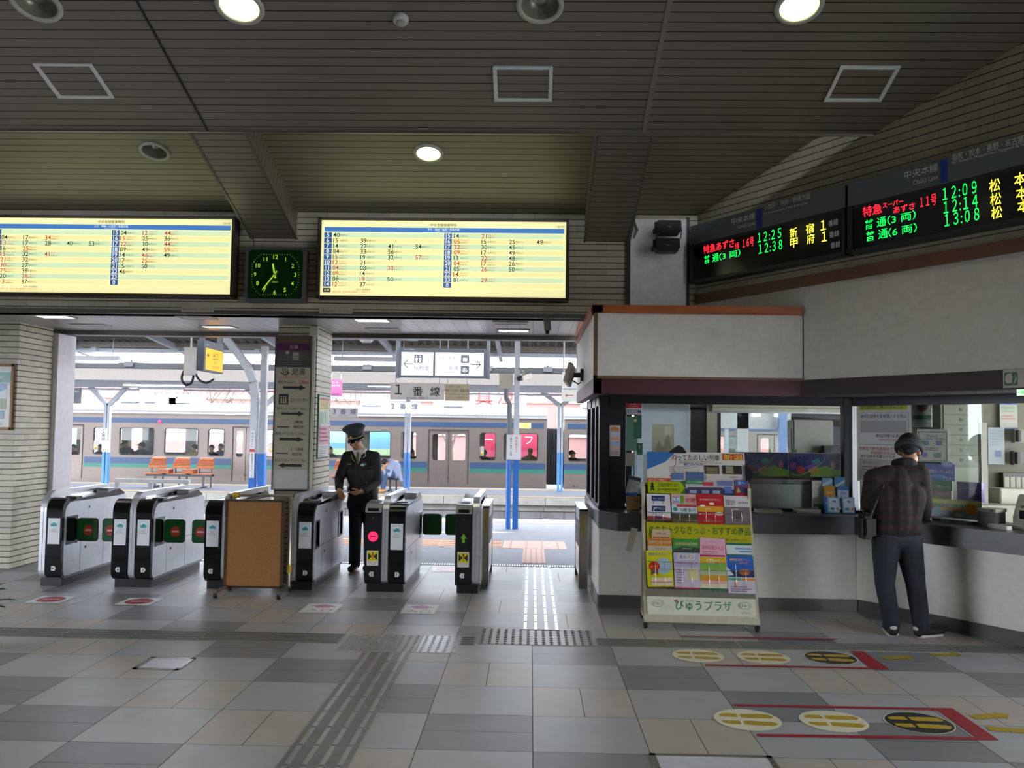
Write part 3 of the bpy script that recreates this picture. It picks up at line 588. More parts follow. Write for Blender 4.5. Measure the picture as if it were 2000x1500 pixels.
# fluorescent fixtures under the canopies
def tube_light(x0, x1, Y, z, label, on=2.2):
    t = thing('fluorescent_fixture', label, 'ceiling light', ((x0+x1)/2, Y, z), 0, 'platform strip lights'); w = (x1-x0)/2
    mb = MB(); mb.prism([(-.07, .0), (-.05, .09), (.05, .09), (.07, .0)], 'x', -w, w); build('housing', mb, M('#d5d8de', .5), t)
    mb = MB(); mb.cyl((-w*.96, 0, -.03), (w*.96, 0, -.03), .02, n=10); build('tube', mb, M('#f4f6ff', emit=on), t)
    for sx_ in (-w*.8, w*.8): mb = MB(); mb.cyl((sx_, 0, .09), (sx_, 0, .44 if Y < 20 else 3.0-z), .012, n=6); build('hanger', mb, GALV, t)
tube_light(XY(96, 16.6), XY(228, 16.6), 16.6, ZY(704, 16.6, 160), 'long white strip light hung left under the platform canopy')
tube_light(XY(650, 16.6), XY(800, 16.6), 16.6, ZY(706, 16.6, 720), 'strip light under the canopy just right of the tiled pillar')
for px0, px1, py, lb in ((235, 360, 750, 'strip light of the island canopy left of the orange exit sign'), (268, 356, 760, 'lower strip light of the island canopy above the three seats'), (120, 200, 740, 'strip light of the island canopy beside the dark hanging sign'), (715, 800, 752, 'strip light of the island canopy beside the track one sign')): tube_light(XY(px0, 23+(py == 760)), XY(px1, 23+(py == 760)), 23+(py == 760), ZY(py, 23+(py == 760), px0), lb)
for px_, Y_, py_, lb_ in ((500, 24.9, 755, 'thin pale pipe running along under the island canopy'), (500, 26.3, 764, 'lower pale pipe running along under the island canopy')):
    z_ = ZY(py_, Y_, px_); mb = MB(); mb.cyl((-28, Y_, z_), (24, Y_, z_), .03, n=8)
    for i in range(12): mb.cyl((-26+i*4.4, Y_, z_), (-26+i*4.4, Y_, 3.0), .012, n=6)
    tag(build('pipe', mb, PALE), lb_, 'pipe')
# ---------------------------------------------------------------- columns
def column(px, base_y, label, kind, Y=None):
    if kind == 'near':
        P = PG(px, base_y); t = thing('platform_column', label, 'column', (P.x, P.y, gz(P.y)), 0, 'blue based platform columns')
        top = 3.45-gz(P.y); zb = ZY(884, P.y, px)-gz(P.y)
        for z0, z1, m, nm in ((0, zb, BLUE, 'blue_base'), (zb, top, PALE, 'shaft')):
            mb = MB()
            for a, b, c, d in ((-.05, .05, -.045, -.035), (-.05, .05, .035, .045), (-.008, .008, -.035, .035)): mb.box(a, b, c, d, z0, z1)
            build(nm, mb, m, t)
        return t, top, zb
P0 = PG(1005, 1033); YC = P0.y
t, top, zb = column(1006, 1033, 'blue based platform column with a grey drainpipe and a white direction plate', 'near')
mb = MB(); dx = XY(992, YC)-XY(1006, YC); mb.tube([(dx, -.02, 0), (dx, -.02, zb-.0)], .045, 12, BLUE); build('drainpipe_base', mb, None, t)
mb = MB(); zz = ZY(790, YC, 985)-gz(YC); mb.tube([(dx, -.02, zb), (dx, -.02, zz), (dx-.06, -.02, zz+.12), (dx-.07, -.02, zz+.3)], .045, 12, M('#6f7378', .5)); mb.box(dx-.19, dx+.05, -.1, .08, zz+.28, zz+.55, M('#b8b0a8', .6)); build('drainpipe', mb, None, t)
q = Print(); q.rect(-.13, -.22, .13, .22, '#dfe0e2'); q.text('特急あずさ', .045, .16, .05, '#b02a2a', vertical=True); q.text('（新宿・東京）方面', -.05, .185, .036, '#22252a', vertical=True); q.build('direction_plate', t, (XY(1003, YC)-P0.x, -.09, ZY(873, YC, 1003)-gz(YC)))
P1x = XY(513, YC)
t = thing('platform_column', 'curved steel platform column with a white text plate beside the tiled pillar', 'column', (P1x, YC, gz(YC)), 0, 'blue based platform columns')
zb = ZY(886, YC, 513)-gz(YC)
for z0, z1, m, nm in ((0, zb, BLUE, 'blue_base'), (zb, 3.2, GALV, 'shaft')): mb = MB(); mb.box(-.055, .055, -.05, .05, z0, z1); build(nm, mb, m, t)
mb = MB(); lx_ = XY(496, YC)-P1x; pts = [(lx_, .0, zb), (lx_, 0, 2.25), (lx_-.03, 0, 2.55), (lx_-.14, 0, 2.8), (lx_-.32, 0, 3.05), (lx_-.7, 0, 3.5)]
for a, b in zip(pts, pts[1:]): mb.beam(a, b, .13, .12, PALE, (0, 1, 0))
build('curved_brace', mb, None, t); mb = MB(); mb.box(lx_-.06, lx_+.06, -.05, .05, 0, zb); build('brace_base', mb, BLUE, t)
q = Print(); q.rect(-.045, -.42, .045, .42, '#e2e3e6'); q.text('↑のりこし', 0, .37, .05, '#2a2d33', vertical=True); q.rect(-.045, .04, .045, .09, '#c9404a'); q.text('階段通路のためあけてください', 0, -.0, .032, '#2a2d33', vertical=True); q.build('text_plate', t, (lx_, -.07, ZY(887, YC, 492)-gz(YC)))
def ycol(px, by, label, fork):
    Y = 26.4; X = XY(px, Y, by); t = thing('island_column', label, 'column', (X, Y, -.18), 0, 'columns of the island platform'); zb = ZY(884, Y, px)+.18; zt = ZY(790, Y, px)+.18
    for z0, z1, m, nm in ((0, zb, M('#5d9ae0', .5), 'blue_base'), (zb, zt, PALE, 'shaft')): mb = MB(); mb.box(-.09, -.01, -.07, .07, z0, z1); mb.box(.02, .09, -.07, .07, z0, z1); build(nm, mb, m, t)
    mb = MB()
    for s in ((-1, 1) if fork else (1,)): mb.beam((0, 0, zt-.05), (.62*s if fork else .0, 0, 3.05), .13, .1, GALV, (0, 1, 0))
    build('fork', mb, None, t); return t, zt
t, zt = ycol(205, 945, 'forked island column with a white track two plate above its light blue base', True)
mb = MB(); mb.box(-.1, .14, -.1, -.06, 1.0, 1.35); build('switch_box', mb, M('#d7d4cf', .5), t)
q = Print(); q.rect(-.13, -.22, .13, .22, '#e4e4e4'); q.text('2番線', 0, .14, .11, '#26282c', vertical=True); q.build('track_plate', t, (-.06, -.085, ZY(851, 26.4, 205)+.18))
ycol(794, 955, 'slim island column standing between the seated person and the train doors', False)
ycol(1093, 962, 'island column with a light blue base beside the dark gap in the train', True)
ycol(512, 950, 'forked island column mostly hidden behind the tiled pillar', True)
# ================================================================ ticket gates
YGF = 8.80
def steel_prof(): return arc(.20, .76, .2, 180, 90, 8)+arc(1.28, .90, .06, 90, 0, 4)+[(1.34, .80), (1.30, .80), (1.30, .885), (1.26, .905), (.24, .905), (.19, .86), (.19, .09), (.06, .09)]+arc(.07, .16, .07, 270, 180, 4)
def body_prof(y0, z1): return arc(y0+.13, z1-.13, .13, 180, 90, 7)+arc(1.33, z1-.07, .06, 90, 0, 4)+[(1.39, .15)]+arc(1.33, .14, .06, 0, -90, 3)+arc(y0+.08, .16, .08, 270, 180, 4)
GREENF = M('#0f5a24', .4); MIRR = M('#dfe2e8', .3, .65, var=.04)
def front_sticker(par, x):
    q = Print(rough=.4); q.rect(-.062, -.13, .062, .13, '#dcdde2'); q.disc(0, .075, .04, '#bcdcdf'); q.disc(0, .075, .033, '#e3eef0')
    q.poly([(-.034, .06), (-.03, .078), (-.018, .072), (-.006, .094), (.004, .08), (.016, .088), (.026, .072), (.034, .06), (.024, .05), (-.024, .05)], '#3f9aa0'); q.text('諏訪湖', -.004, .018, .012, '#6a6f76'); q.lines(-.045, -.012, .045, .008, 2, '#83868c', seed=3)
    q.build('sticker', par, (x, -.012, .56))
def gate(px, label, left=None, right=None, lane='', fl=(), length=1.0):
    X = XY(px, YGF, 1100); t = thing('ticket_gate', label, 'ticket gate', (X, YGF, 0), 0, 'automatic ticket gates')
    mb = MB(); mb.prism(steel_prof(), 'x', -.032, .032); mb.box(-.002, .002, -.002, .05, .15, .8, DGREY); build('handrail', mb, MIRR, t, bevel=.003)
    x0, x1 = (-.205 if left else -.05), (.205 if right else .05)
    mb = MB(); mb.box(x0+.02, x1-.02, .05, 1.36, 0, .085); build('plinth', mb, M('#1a1a1c', .4), t)
    mb = MB(); P = body_prof(.03, .845)
    mb.prism(P, 'x', x0, x1, MIRR)
    for yy in (.36, .85): mb.box(x1-.001, x1+.001, yy, yy+.004, .1, .42, DGREY)
    mb.box(x1-.001, x1+.001, .05, 1.36, .42, .424, DGREY); mb.box(x1-.001, x1+.002, .5, .53, .75, .775, BLACK); mb.box(x1-.001, x1+.002, .45, .48, .33, .355, BLACK); mb.box(x0, x1+.002, .06, 1.36, .075, .10, M('#7d8086', .4, .6))
    build('body', mb, None, t)
    mb = MB(); mb.prism([(.2, .845), (.26, .868), (.95, .885), (1.2, .915), (1.34, .86), (1.34, .84)], 'x', x0+.008, x1-.008, BLACKG)
    if right: mb.box(.05, x1-.02, .96, 1.16, .88, .93, M('#c9ccd2', .3)); mb.box(.06, x1-.03, .30, .42, .872, .885, M('#55595e', .3))
    if left and left != 'B': mb.box(x0+.02, -.05, .96, 1.16, .88, .93, M('#c9ccd2', .3))
    build('top_deck', mb, None, t)
    for side, kind in ((-1, left), (1, right)):
        if not kind: continue
        a, b = (x0, -.034) if side < 0 else (.034, x1)
        mb = MB(); mb.prism(arc(.125, .755, .135, 180, 95, 7)+[(.11, .78), (.11, .12)]+arc(.07, .16, .08, 270, 180, 4), 'x', a+.004, b-.004, BLACKG if kind == 'A' else M('#1b1d20', .3)); build('front_cover', mb, None, t)
        c = (a+b)/2
        if kind == 'A': front_sticker(t, c)
        else:
            mb = MB(); mb.prism([(-.02, .80), (-.02, .845), (.06, .885), (.30, .905), (.30, .88), (.06, .86)], 'x', a+.004, b-.004, M('#b9bbb4', .3, .5)); mb.box(a+.03, b-.03, -.026, -.015, .812, .845, BLACKG)
            mb.lathe([(.0, -.018), (.07, -.018), (.07, .0)], (c, 0, .79), 24, M('#a9a99f', .35, .4), 'y'); build('card_reader', mb, None, t)
            q = Print(flat=True); q.disc(0, 0, .055, '#c8d4ea', rz=.04); q.disc(0, 0, .045, '#e6ecf6', rz=.032); o = q.build('reader_mark', t, (c, .19, .899), (.085, 0, 0))
            q = Print(); q.poly([(-.008, -.006), (.008, -.006), (0, .008)], '#c03a2c'); q.build('reader_arrow', t, (c, -.022, .745))
            if lane[0] == 'r': q = Print(emit=1.6); q.disc(0, 0, .05, '#ff1f4a'); q.rect(-.03, -.007, .03, .007, '#7a1028', e=.3); q.build('no_entry_lamp', t, (c, -.012, .56))
            else: q = Print(emit=.6); q.poly([(-.014, -.05), (.014, -.05), (.014, .0), (.036, -.012), (0, .045), (-.036, -.012), (-.014, .0)], '#3f6a1c'); q.build('arrow_lamp', t, (c, -.012, .56))
            q = Print(rough=.4); q.rect(-.058, -.075, .058, .075, '#e1dfd8'); q.rect(-.05, -.03, .05, .068, '#d8d32c')
            for s_ in (-1, 1): q.poly([(s_*.045, -.012), (s_*.045, .046), (s_*.03, .046), (s_*.026, .03), (s_*.012, .03), (s_*.012, .004), (s_*.026, .004), (s_*.03, -.012)], '#2a2d22')
            q.poly([(-.008, .058), (.008, .058), (.004, .006), (-.004, .006)], '#b6451f'); q.disc(0, -.008, .006, '#b6451f'); q.text('押して注意', 0, -.044, .016, '#b5553c', width=.08); q.lines(-.035, -.068, .035, -.056, 1, '#777', seed=5); q.build('warning_sticker', t, (c, -.012, .345))
        n = {'A': lane.split('|')[0 if side < 0 else -1], 'B': '2' if lane[0] == 'r' else '1'}[kind]
        q = Print(); p = [(-.022, -.024), (.012, -.024), (.026, 0), (.012, .024), (-.022, .024)]; q.poly([(x*(1 if side > 0 else -1), z) for x, z in p], '#cfd2d4'); q.text(n, -.003*side, 0, .03, '#2a2d30', bold=True); q.build('lane_number', t, (c+.01*side, -.0125, .185))
    for side, yy, ext, mark in fl:
        xs_ = x1 if side > 0 else x0
        mb = MB(); e = xs_+side*.002; mb.box(min(e-.01*side, e+.002*side), max(e-.01*side, e+.002*side), max(.06, yy-.19), yy+.03, .41, .70, BLACKG if ext else M('#2b2e31', .3)); build('flap_housing', mb, None, t)
        if ext:
            mb = MB(); mb.prism(rrect(0, .43, .215, .665, .03), 'y', yy-.014, yy+.014); ob = MB(); sgn = side
            mb.v = [(xs_+sgn*(v[0]+.012), v[1], v[2]) for v in mb.v]; f = build('flap', mb, GREENF, t, bevel=.004)
            if mark: q = Print(rough=.4); q.disc(0, 0, .052, '#c1402a'); q.rect(-.033, -.01, .033, .01, '#e8cfc6'); q.build('no_entry_mark', f, (xs_+sgn*.137, yy-.0165, .545))
        else:
            mb = MB(); mb.box(xs_+side*.0, xs_+side*.004, yy-.11, yy+.02, .43, .68); build('flap', mb, M('#3f9a63', .3), t)
    return t
gate(81, 'leftmost ticket gate, single steel gate beside the left tiled pillar', None, 'A', '4', ((1, .26, 1, 1),))
gate(256, 'second ticket gate from the left, double gate numbered four and three', 'A', 'A', '4|3', ((-1, .26, 1, 1), (1, .26, 1, 1)))
gate(437, 'ticket gate with its right half covered by the brown board', 'A', None, '3', ((-1, .26, 1, 1),))
gate(572, 'ticket gate with open flaps between the brown board and the uniformed man', None, 'A', '2', ((1, .2, 0, 0), (1, 1.3, 0, 0)))
gate(751, 'double ticket gate with a glowing red no entry lamp', 'B', 'A', 'red|1', ((1, 1.32, 1, 0),))
gate(928, 'rightmost slim ticket gate with a dim green arrow lamp', 'B', None, 'arrow', ((-1, 1.32, 1, 0),))
# stainless barriers right of the gates
def barrier(px0, px1, Y, zt, ln, label, side):
    x0, x1 = XY(px0, Y), XY(px1, Y); t = thing('steel_barrier', label, 'barrier', ((x0+x1)/2, Y, 0)); w = (x1-x0)/2
    mb = MB(); mb.box(-w, w, 0, .07, 0, zt); build('front_post', mb, M('#a8a197', .3, .9), t, bevel=.004)
    mb = MB(); mb.box(-w*.8, w*.8, .06, ln, .1, zt-.02, STEEL); mb.box(-w, w, 0, ln, zt-.02, zt+.005, STEEL); mb.box(-w*.9, w*.9, ln-.06, ln, 0, zt, STEELD); build('panel', mb, None, t)
    mb = MB(); mb.box(side*w*.8-.004, side*w*.8+.004, .25, .75, zt-.42, zt-.14); build('side_opening', mb, M('#26241f', .5), t)
    q = Print(); q.rect(-.012, -.12, .012, .12, '#b39a2c'); q.text('ここから入場できません', 0, .1, .014, '#6b5a18', vertical=True); q.build('yellow_label', t, (0, -.003, zt-.17))
barrier(944, 958, 9.25, .84, 1.0, 'stainless barrier with a yellow label right of the slim gate', 1)
barrier(1133, 1150, 9.22, .825, .95, 'stainless barrier with a yellow label at the foot of the ticket office', -1)
# brown board on a wheeled tube frame
YBD = 8.66
bx0, bx1 = XY(440, YBD, 1100), XY(553, YBD, 1100); zt0, zb0 = ZY(977, YBD, 500), ZY(1146, YBD, 500)
t = thing('notice_board', 'blank brown cork notice board on a wheeled metal tube frame', 'notice board', ((bx0+bx1)/2, YBD, 0)); w = (bx1-bx0)/2
mb = MB(); mb.box(-w, w, -.02, .0, zb0, zt0); build('board', mb, M('#8a5c2a', .7, var=.1, scale=60), t)
mb = MB()
for a, b, c, d in ((-w-.008, -w+.012, zb0, zt0), (w-.02, w+.008, zb0, zt0), (-w, w, zt0-.014, zt0+.008), (-w, w, zb0-.008, zb0+.012)): mb.box(a, b, -.028, .004, c, d)
build('board_edge', mb, M('#3f2a18', .5), t)
mb = MB(); ft = zt0+.045; mb.tube([(-w+.02, .03, .06), (-w+.02, .03, ft), (w+.05, .03, ft), (w+.05, .03, .06)], .024, 10); mb.tube([(-w, .03, .07), (w+.05, .03, .07)], .02, 10)
for s_ in (-w+.02, w+.05): mb.tube([(s_, -.32, .06), (s_, .1, .06)], .018, 8)
build('tube_frame', mb, M('#a89f8f', .3, .8), t)
for xx, zz, nm in ((-w+.08, ft, 'a'), (w+.05, .24, 'b')): mb = MB(); mb.cyl((xx-.03, .03, zz), (xx+.03, .03, zz), .028, n=10) if nm == 'a' else mb.cyl((xx, .03, zz-.04), (xx, .03, zz+.04), .028, n=10); build('yellow_tape', mb, M('#b99a1e', .5), t)
for xx in (-w+.02, w+.05):
    for yy in (-.31, .09): mb = MB(); mb.lathe([(0, -.012), (.024, -.012), (.024, .012), (0, .012)], (xx, yy, .025), 14, RUBBER, 'x'); mb.box(xx-.016, xx+.016, yy-.012, yy+.012, .03, .06, STEELD); build('caster', mb, None, t)
# ================================================================ floor stickers, tactile strips, hatches
def floor_print(px, py, w, h, fn, name, label, cat, rot=0, group=None):
    P = PZ(px, py, 0); q = Print(flat=True, rough=.42, step=.0004, spec=1.); fn(q, w, h); o = q.build(name, None, (P.x, P.y, .002), (0, 0, rot)); return tag(o, label, cat, group)
def noentry(q, w, h): q.rect(-w, -h, w, h, '#fbfbfd'); q.disc(0, 0, w*.78, '#b5293a', rz=h*.8); q.rect(-w*.5, -h*.12, w*.5, h*.12, '#e6d8d8')
def entry(q, w, h): q.rect(-w, -h, w, h, '#fbfaf9'); q.arrow(0, .02, 0, h*.85, .13, .26, .1, '#cf7fb0'); q.text('入口', .0, -h*.48, h*.62, '#d08aa0', bold=True, width=w*1.4)
floor_print(100, 1171, .16, .165, noentry, 'floor_sticker', 'red no entry sticker on the floor before the leftmost gate', 'floor sticker')
floor_print(272, 1175, .16, .165, noentry, 'floor_sticker', 'red no entry sticker on the floor before the second gate', 'floor sticker')
floor_print(628, 1188, .16, .2, entry, 'floor_sticker', 'pink entrance arrow sticker on the floor right of the brown board', 'floor sticker')
floor_print(820, 1190, .155, .2, entry, 'floor_sticker', 'pink entrance arrow sticker on the floor before the red lamp gate', 'floor sticker')
floor_print(870, 1113, .15, .16, lambda q, w, h: (q.rect(-w, -h, w, h, '#e2dcdd'), q.disc(0, 0, w*.8, '#d98b97', rz=h*.8), q.rect(-w*.5, -h*.1, w*.5, h*.1, '#efe4e4')), 'floor_sticker', 'faded no entry sticker on the floor behind the red lamp gate', 'floor sticker')
TG, TGD = M('#8b8b83', .4, .2, var=.1, scale=10), M('#77766f', .4, .2); SIL = M('#adb0b4', .3, .6)
P1, P2 = PZ(1018, 1106, 0), PZ(1012, 1231, 0)
tactile_pad('tactile_paving', .0-.075, .275, P2.y, 10.6, 'y', M('#9b9da0', .4, .2), SIL, 'guiding strip of studs running straight from the platform opening into the hall')
pa, pb = PZ(0, 1229, 0), PZ(0, 1246, 0); ya, yb2 = 6.72, 7.02
Yc = PZ(500, 1244, 0).y
tactile_pad('tactile_paving', -8.6, PZ(668, 1248, 0).x, Yc-.15, Yc+.15, 'x', TG, M('#6b6a62', .4), 'long ribbed guiding strip crossing the left half of the hall floor', cell=.55)
Pd0, Pd1 = PZ(932, 1258, 0), PZ(1162, 1262, 0); Yd0, Yd1 = PZ(1040, 1260, 0).y, PZ(1040, 1230, 0).y
tactile_pad('tactile_paving', Pd0.x, Pd1.x, Yd0, Yd1, 'd', M('#8e8f8c', .4, .2), M('#57524a', .4), 'warning pad of dark dots at the end of the straight guiding strip')
Pe0, Pe1 = PZ(655, 1272, 0), PZ(890, 1276, 0); Ye0, Ye1 = PZ(770, 1274, 0).y, PZ(770, 1241, 0).y
tactile_pad('tactile_paving', Pe0.x, PZ(808, 1275, 0).x, Ye0, Ye1, 'd', M('#a3a49f', .4, .2), M('#8d8e89', .4), 'pale dotted warning pad where three guiding strips meet')
tactile_pad('tactile_paving', PZ(812, 1275, 0).x, Pe1.x, Ye0, Ye1, 'd', M('#a6a9aa', .3, .3), SIL, 'small silvery dotted pad beside the pale dotted warning pad')
tactile_pad('tactile_paving', PZ(900, 1250, 0).x, PZ(930, 1250, 0).x, Yc-.13, Yc+.13, 'x', TG, M('#6b6a62', .4), 'short ribbed guiding piece between the two dotted pads', cell=.2)
tactile_pad('tactile_paving', PZ(1163, 1250, 0).x, 4.4, PZ(1200, 1263, 0).y, PZ(1200, 1248, 0).y, 'x', TG, M('#6b6a62', .4), 'ribbed guiding strip leading towards the angled ticket counter', cell=.55)
Pf = PZ(700, 1290, 0); xa = PZ(658, 1331, 0).x
tactile_pad('tactile_paving', PZ(706, 1278, 0).x, PZ(800, 1278, 0).x, 3.2, Ye0-.01, 'y', TG, SIL, 'guiding strip of silver bars running towards the viewer', cell=.28)
def hatch(x0, x1, y0, y1, label):
    t = thing('floor_hatch', label, 'floor hatch', ((x0+x1)/2, (y0+y1)/2, 0)); w, h = (x1-x0)/2, (y1-y0)/2
    mb = MB(); mb.box(-w+.03, w-.03, -h+.03, h-.03, -.001, .003, M('#e3e5ee', .4, .2)); build('cover', mb, None, t)
    mb = MB()
    for a, b, c, d in ((-w, -w+.03, -h, h), (w-.03, w, -h, h), (-w, w, -h, -h+.03), (-w, w, h-.03, h)): mb.box(a, b, c, d, -.001, .004)
    build('rim', mb, M('#97988f', .3, .7), t)
A = PZ(258, 1307, 0); B = PZ(383, 1286, 0); hatch(A.x, PZ(350, 1308, 0).x, A.y, B.y, 'metal floor hatch in the left half of the hall floor')
A = PZ(1268, 1472, 0); B = PZ(1505, 1476, 0); hatch(A.x, B.x, 3.95, A.y, 'metal floor hatch cut off by the lower edge right of the middle')
# footprint stickers, red brackets, yellow arrows
def feet(q, dark):
    q.disc(0, 0, .19, '#f0edd6', n=36); q.disc(0, 0, .183, '#24251f' if dark else '#f3eed2', n=36)
    for s_ in (-1, 1):
        q.poly([(-.03, s_*.03), (.0, s_*.022), (.14, s_*.03), (.16, s_*.062), (.13, s_*.1), (.05, s_*.1), (-.03, s_*.09)], '#c9a622'); q.poly([(-.15, s_*.035), (-.05, s_*.03), (-.05, s_*.09), (-.11, s_*.095), (-.15, s_*.07)], '#c9a622')
FP = [(1363, 1281, 0, 'far row, pale footprint sticker nearest the brochure rack'), (1491, 1284, 0, 'far row, pale footprint sticker in the middle'), (1622, 1285, 1, 'black footprint sticker in front of the customer, far row'), (1460, 1406, 0, 'near row, pale footprint sticker by the floor hatch'), (1628, 1409, 0, 'near row, pale footprint sticker in the middle'), (1795, 1412, 1, 'black footprint sticker of the near row')]
for px, py, dk, lb in FP: floor_print(px, py, 0, 0, lambda q, w, h: feet(q, dk), 'footprint_sticker', lb if lb.startswith('black') else 'yellow on cream, '+lb, 'floor sticker', -.06, 'footprint stickers of the waiting lines')
def tape(pts, label):
    q = Print(flat=True, rough=.5, step=.0004); Q = [PZ(x, y, 0) for x, y in pts]; c = Q[0]
    return c, q, [(p.x-c.x, p.y-c.y) for p in Q]
for a, lb in ((((1330, 1244), (1640, 1250), (1625, 1252.5), (1331, 1246)), 'thin red floor line along the ribbed guiding strip'),):
    c, q, P = tape(a, ''); q.poly(P, '#a32634'); tag(q.build('red_floor_line', None, (c.x, c.y, .0095)), lb, 'floor line')
for a, lb in ((((1377, 1298), (1697, 1304), (1660, 1270), (1682, 1270), (1738, 1308), (1378, 1301)), 'red floor bracket around the far row of footprints'), (((1433, 1376), (1860, 1384), (1952, 1447), (1479, 1439), (1478, 1434), (1905, 1440), (1832, 1388), (1435, 1380)), 'red floor bracket around the near row of footprints')):
    c, q, P = tape(a, ''); q.poly(P, '#a32634'); tag(q.build('red_floor_line', None, (c.x, c.y, .0022)), lb, 'floor line')
for px, py, an, lb in ((1756, 1285, .15, 'yellow arrow on the floor right of the far black footprint'), (1850, 1279, .15, 'yellow arrow on the floor below the feet of the customer'), (1937, 1399, .25, 'yellow arrow on the floor right of the near red bracket'), (1978, 1427, -.15, 'yellow arrow cut off at the right edge of the picture')):
    P = PZ(px, py, 0); q = Print(flat=True, rough=.5, step=.0004); q.arrow(-.13, 0, .12, 0, .075, .13, .07, '#b79d1c'); tag(q.build('floor_arrow', None, (P.x, P.y, .002), (0, 0, an)), lb, 'floor arrow')
# ================================================================ ceiling fittings
CN = (0, SL, 1.)
TILT = -math.atan(SL)
def downlight(px, py, z0, r, lit, label):
    P = onceil(px, py, z0); t = thing('downlight', label, 'ceiling light', P, 0, 'round ceiling downlights'); t.rotation_euler = (TILT, 0, 0)
    mb = MB(); mb.lathe([(r*.78, -.004), (r*.8, -.016), (r*.97, -.016), (r, -.002)], n=40); build('trim_ring', mb, M('#b5b2a8', .45), t)
    mb = MB(); mb.lathe([(r*.79, -.006), (r*.74, .05), (r*.55, .11), (r*.3, .125), (0, .125)], n=36); build('reflector', mb, M('#e6eba6', emit=.9) if lit else M('#8d8a7c', .3, .3), t)
    mb = MB(); mb.lathe([(r*.3, .1), (r*.3, .06), (r*.22, .04), (0, .035)], n=20); build('bulb', mb, M('#fffbe6', emit=9) if lit else M('#b9b7ae', .15, .5), t)
    if lit: lamp('downlight_beam', 'SPOT', (0, 0, -.03), 12, (1., .96, .72), (.1, .1), parent=t, spot=2.0).rotation_euler = (-TILT, 0, 0)
    return t
downlight(70, 6, CEIL0, .175, 0, 'unlit round downlight at the upper left corner of the near ceiling'); downlight(468, 12, CEIL0, .17, 1, 'lit round downlight on the near ceiling left of the smoke detector')
downlight(1055, 10, CEIL0, .165, 0, 'unlit round downlight on the near ceiling right of the smoke detector'); downlight(1561, 12, CEIL0, .165, 1, 'lit round downlight on the dark right part of the ceiling')
downlight(302, 295, CEIL1, .14, 0, 'unlit round downlight in the recessed bay over the left timetable'); downlight(837, 299, CEIL1, .14, 1, 'lit round downlight in the recessed bay over the right timetable')
P = onceil(783, 36); t = thing('smoke_detector', 'small white smoke detector on the near ceiling', 'smoke detector', P); t.rotation_euler = (TILT, 0, 0)
mb = MB(); mb.lathe([(.055, .0), (.055, -.02), (.05, -.03), (.03, -.035)], n=24); build('base', mb, M('#c2c0b8', .5), t)
mb = MB(); mb.lathe([(.03, -.034), (.028, -.05), (.018, -.056), (0, -.056)], n=20); build('sensor_head', mb, M('#a3a19a', .4), t)
def hatchc(pts, label, m):
    Q = [onceil(*p) for p in pts]; c = sum(Q, Vector())/4; t = thing('ceiling_hatch', label, 'ceiling hatch', c, 0, 'square access hatches in the ceiling'); t.rotation_euler = (TILT, 0, 0)
    w = ((Q[1]-Q[0]).length+(Q[2]-Q[3]).length)/4; h = (Q[3]-Q[0]).length/2*.97; mb = MB(); e = .028
    for a, b, c_, d in ((-w, -w+e, -h, h), (w-e, w, -h, h), (-w, w, -h, -h+e), (-w, w, h-e, h)): mb.box(a, b, c_, d, -.014, .002)
    build('frame', mb, m, t, bevel=.003); mb = MB(); mb.box(-w+e, w-e, -h+e, h-e, -.004, .002); build('panel', mb, CEILM, t)
    mb = MB(); mb.box(w*.3, w*.7, -h+.03, -h+.05, -.008, -.003); build('latch', mb, M('#8d8a84', .5), t)
HFM = M('#e3e1dd', .4)
hatchc([(62, 121), (175, 121), (226, 191), (118, 191)], 'pale framed ceiling hatch at the left', HFM)
hatchc([(963, 127), (1080, 128), (1077, 197), (966, 196)], 'pale framed ceiling hatch in the middle of the ceiling', HFM)
hatchc([(1644, 127), (1761, 127), (1718, 197), (1607, 197)], 'ceiling hatch on the dark right part of the ceiling', HFM)
# soffit lights over the passage
def sofl(px, py, w, lit, label):
    d = ray(px, py); k = (ZS-CAMH)/d.z; P = Vector((0, 0, CAMH))+d*k; t = thing('soffit_light', label, 'ceiling light' if lit else 'ceiling panel', (P.x, P.y, ZS), 0, 'flush rectangular lights over the gates' if lit else 'dull flush rectangles over the gates')
    mb = MB(); mb.box(-w/2, w/2, -.1, .1, -.006, .001); build('diffuser', mb, M('#fffdf2', emit=2.6) if lit else M('#b9b5b4', .4), t)
    mb = MB()
    for a, b, c, d_ in ((-w/2-.02, -w/2, -.12, .12), (w/2, w/2+.02, -.12, .12), (-w/2, w/2, -.12, -.1), (-w/2, w/2, .1, .12)): mb.box(a, b, c, d_, -.01, .001)
    build('frame', mb, M('#c3c0bd', .4), t)
for px, py, l, lb in ((108, 618, 1, 'lit soffit light above the leftmost gate'), (428, 638, 1, 'lit soffit light beside the orange exit sign'), (727, 625, 1, 'lit soffit light right of the centre pillar'), (1003, 645, 1, 'lit soffit light above the rightmost gate'), (178, 635, 0, 'dull grey rectangle on the soffit behind the leftmost light'), (385, 620, 0, 'dull grey rectangle on the soffit in front of the orange exit sign'), (748, 643, 0, 'dull grey rectangle on the soffit behind the light right of the centre pillar'), (997, 630, 0, 'dull grey rectangle on the soffit in front of the rightmost light')): sofl(px, py, .34, l, lb)  # the dull entries are plain grey rectangles without emission
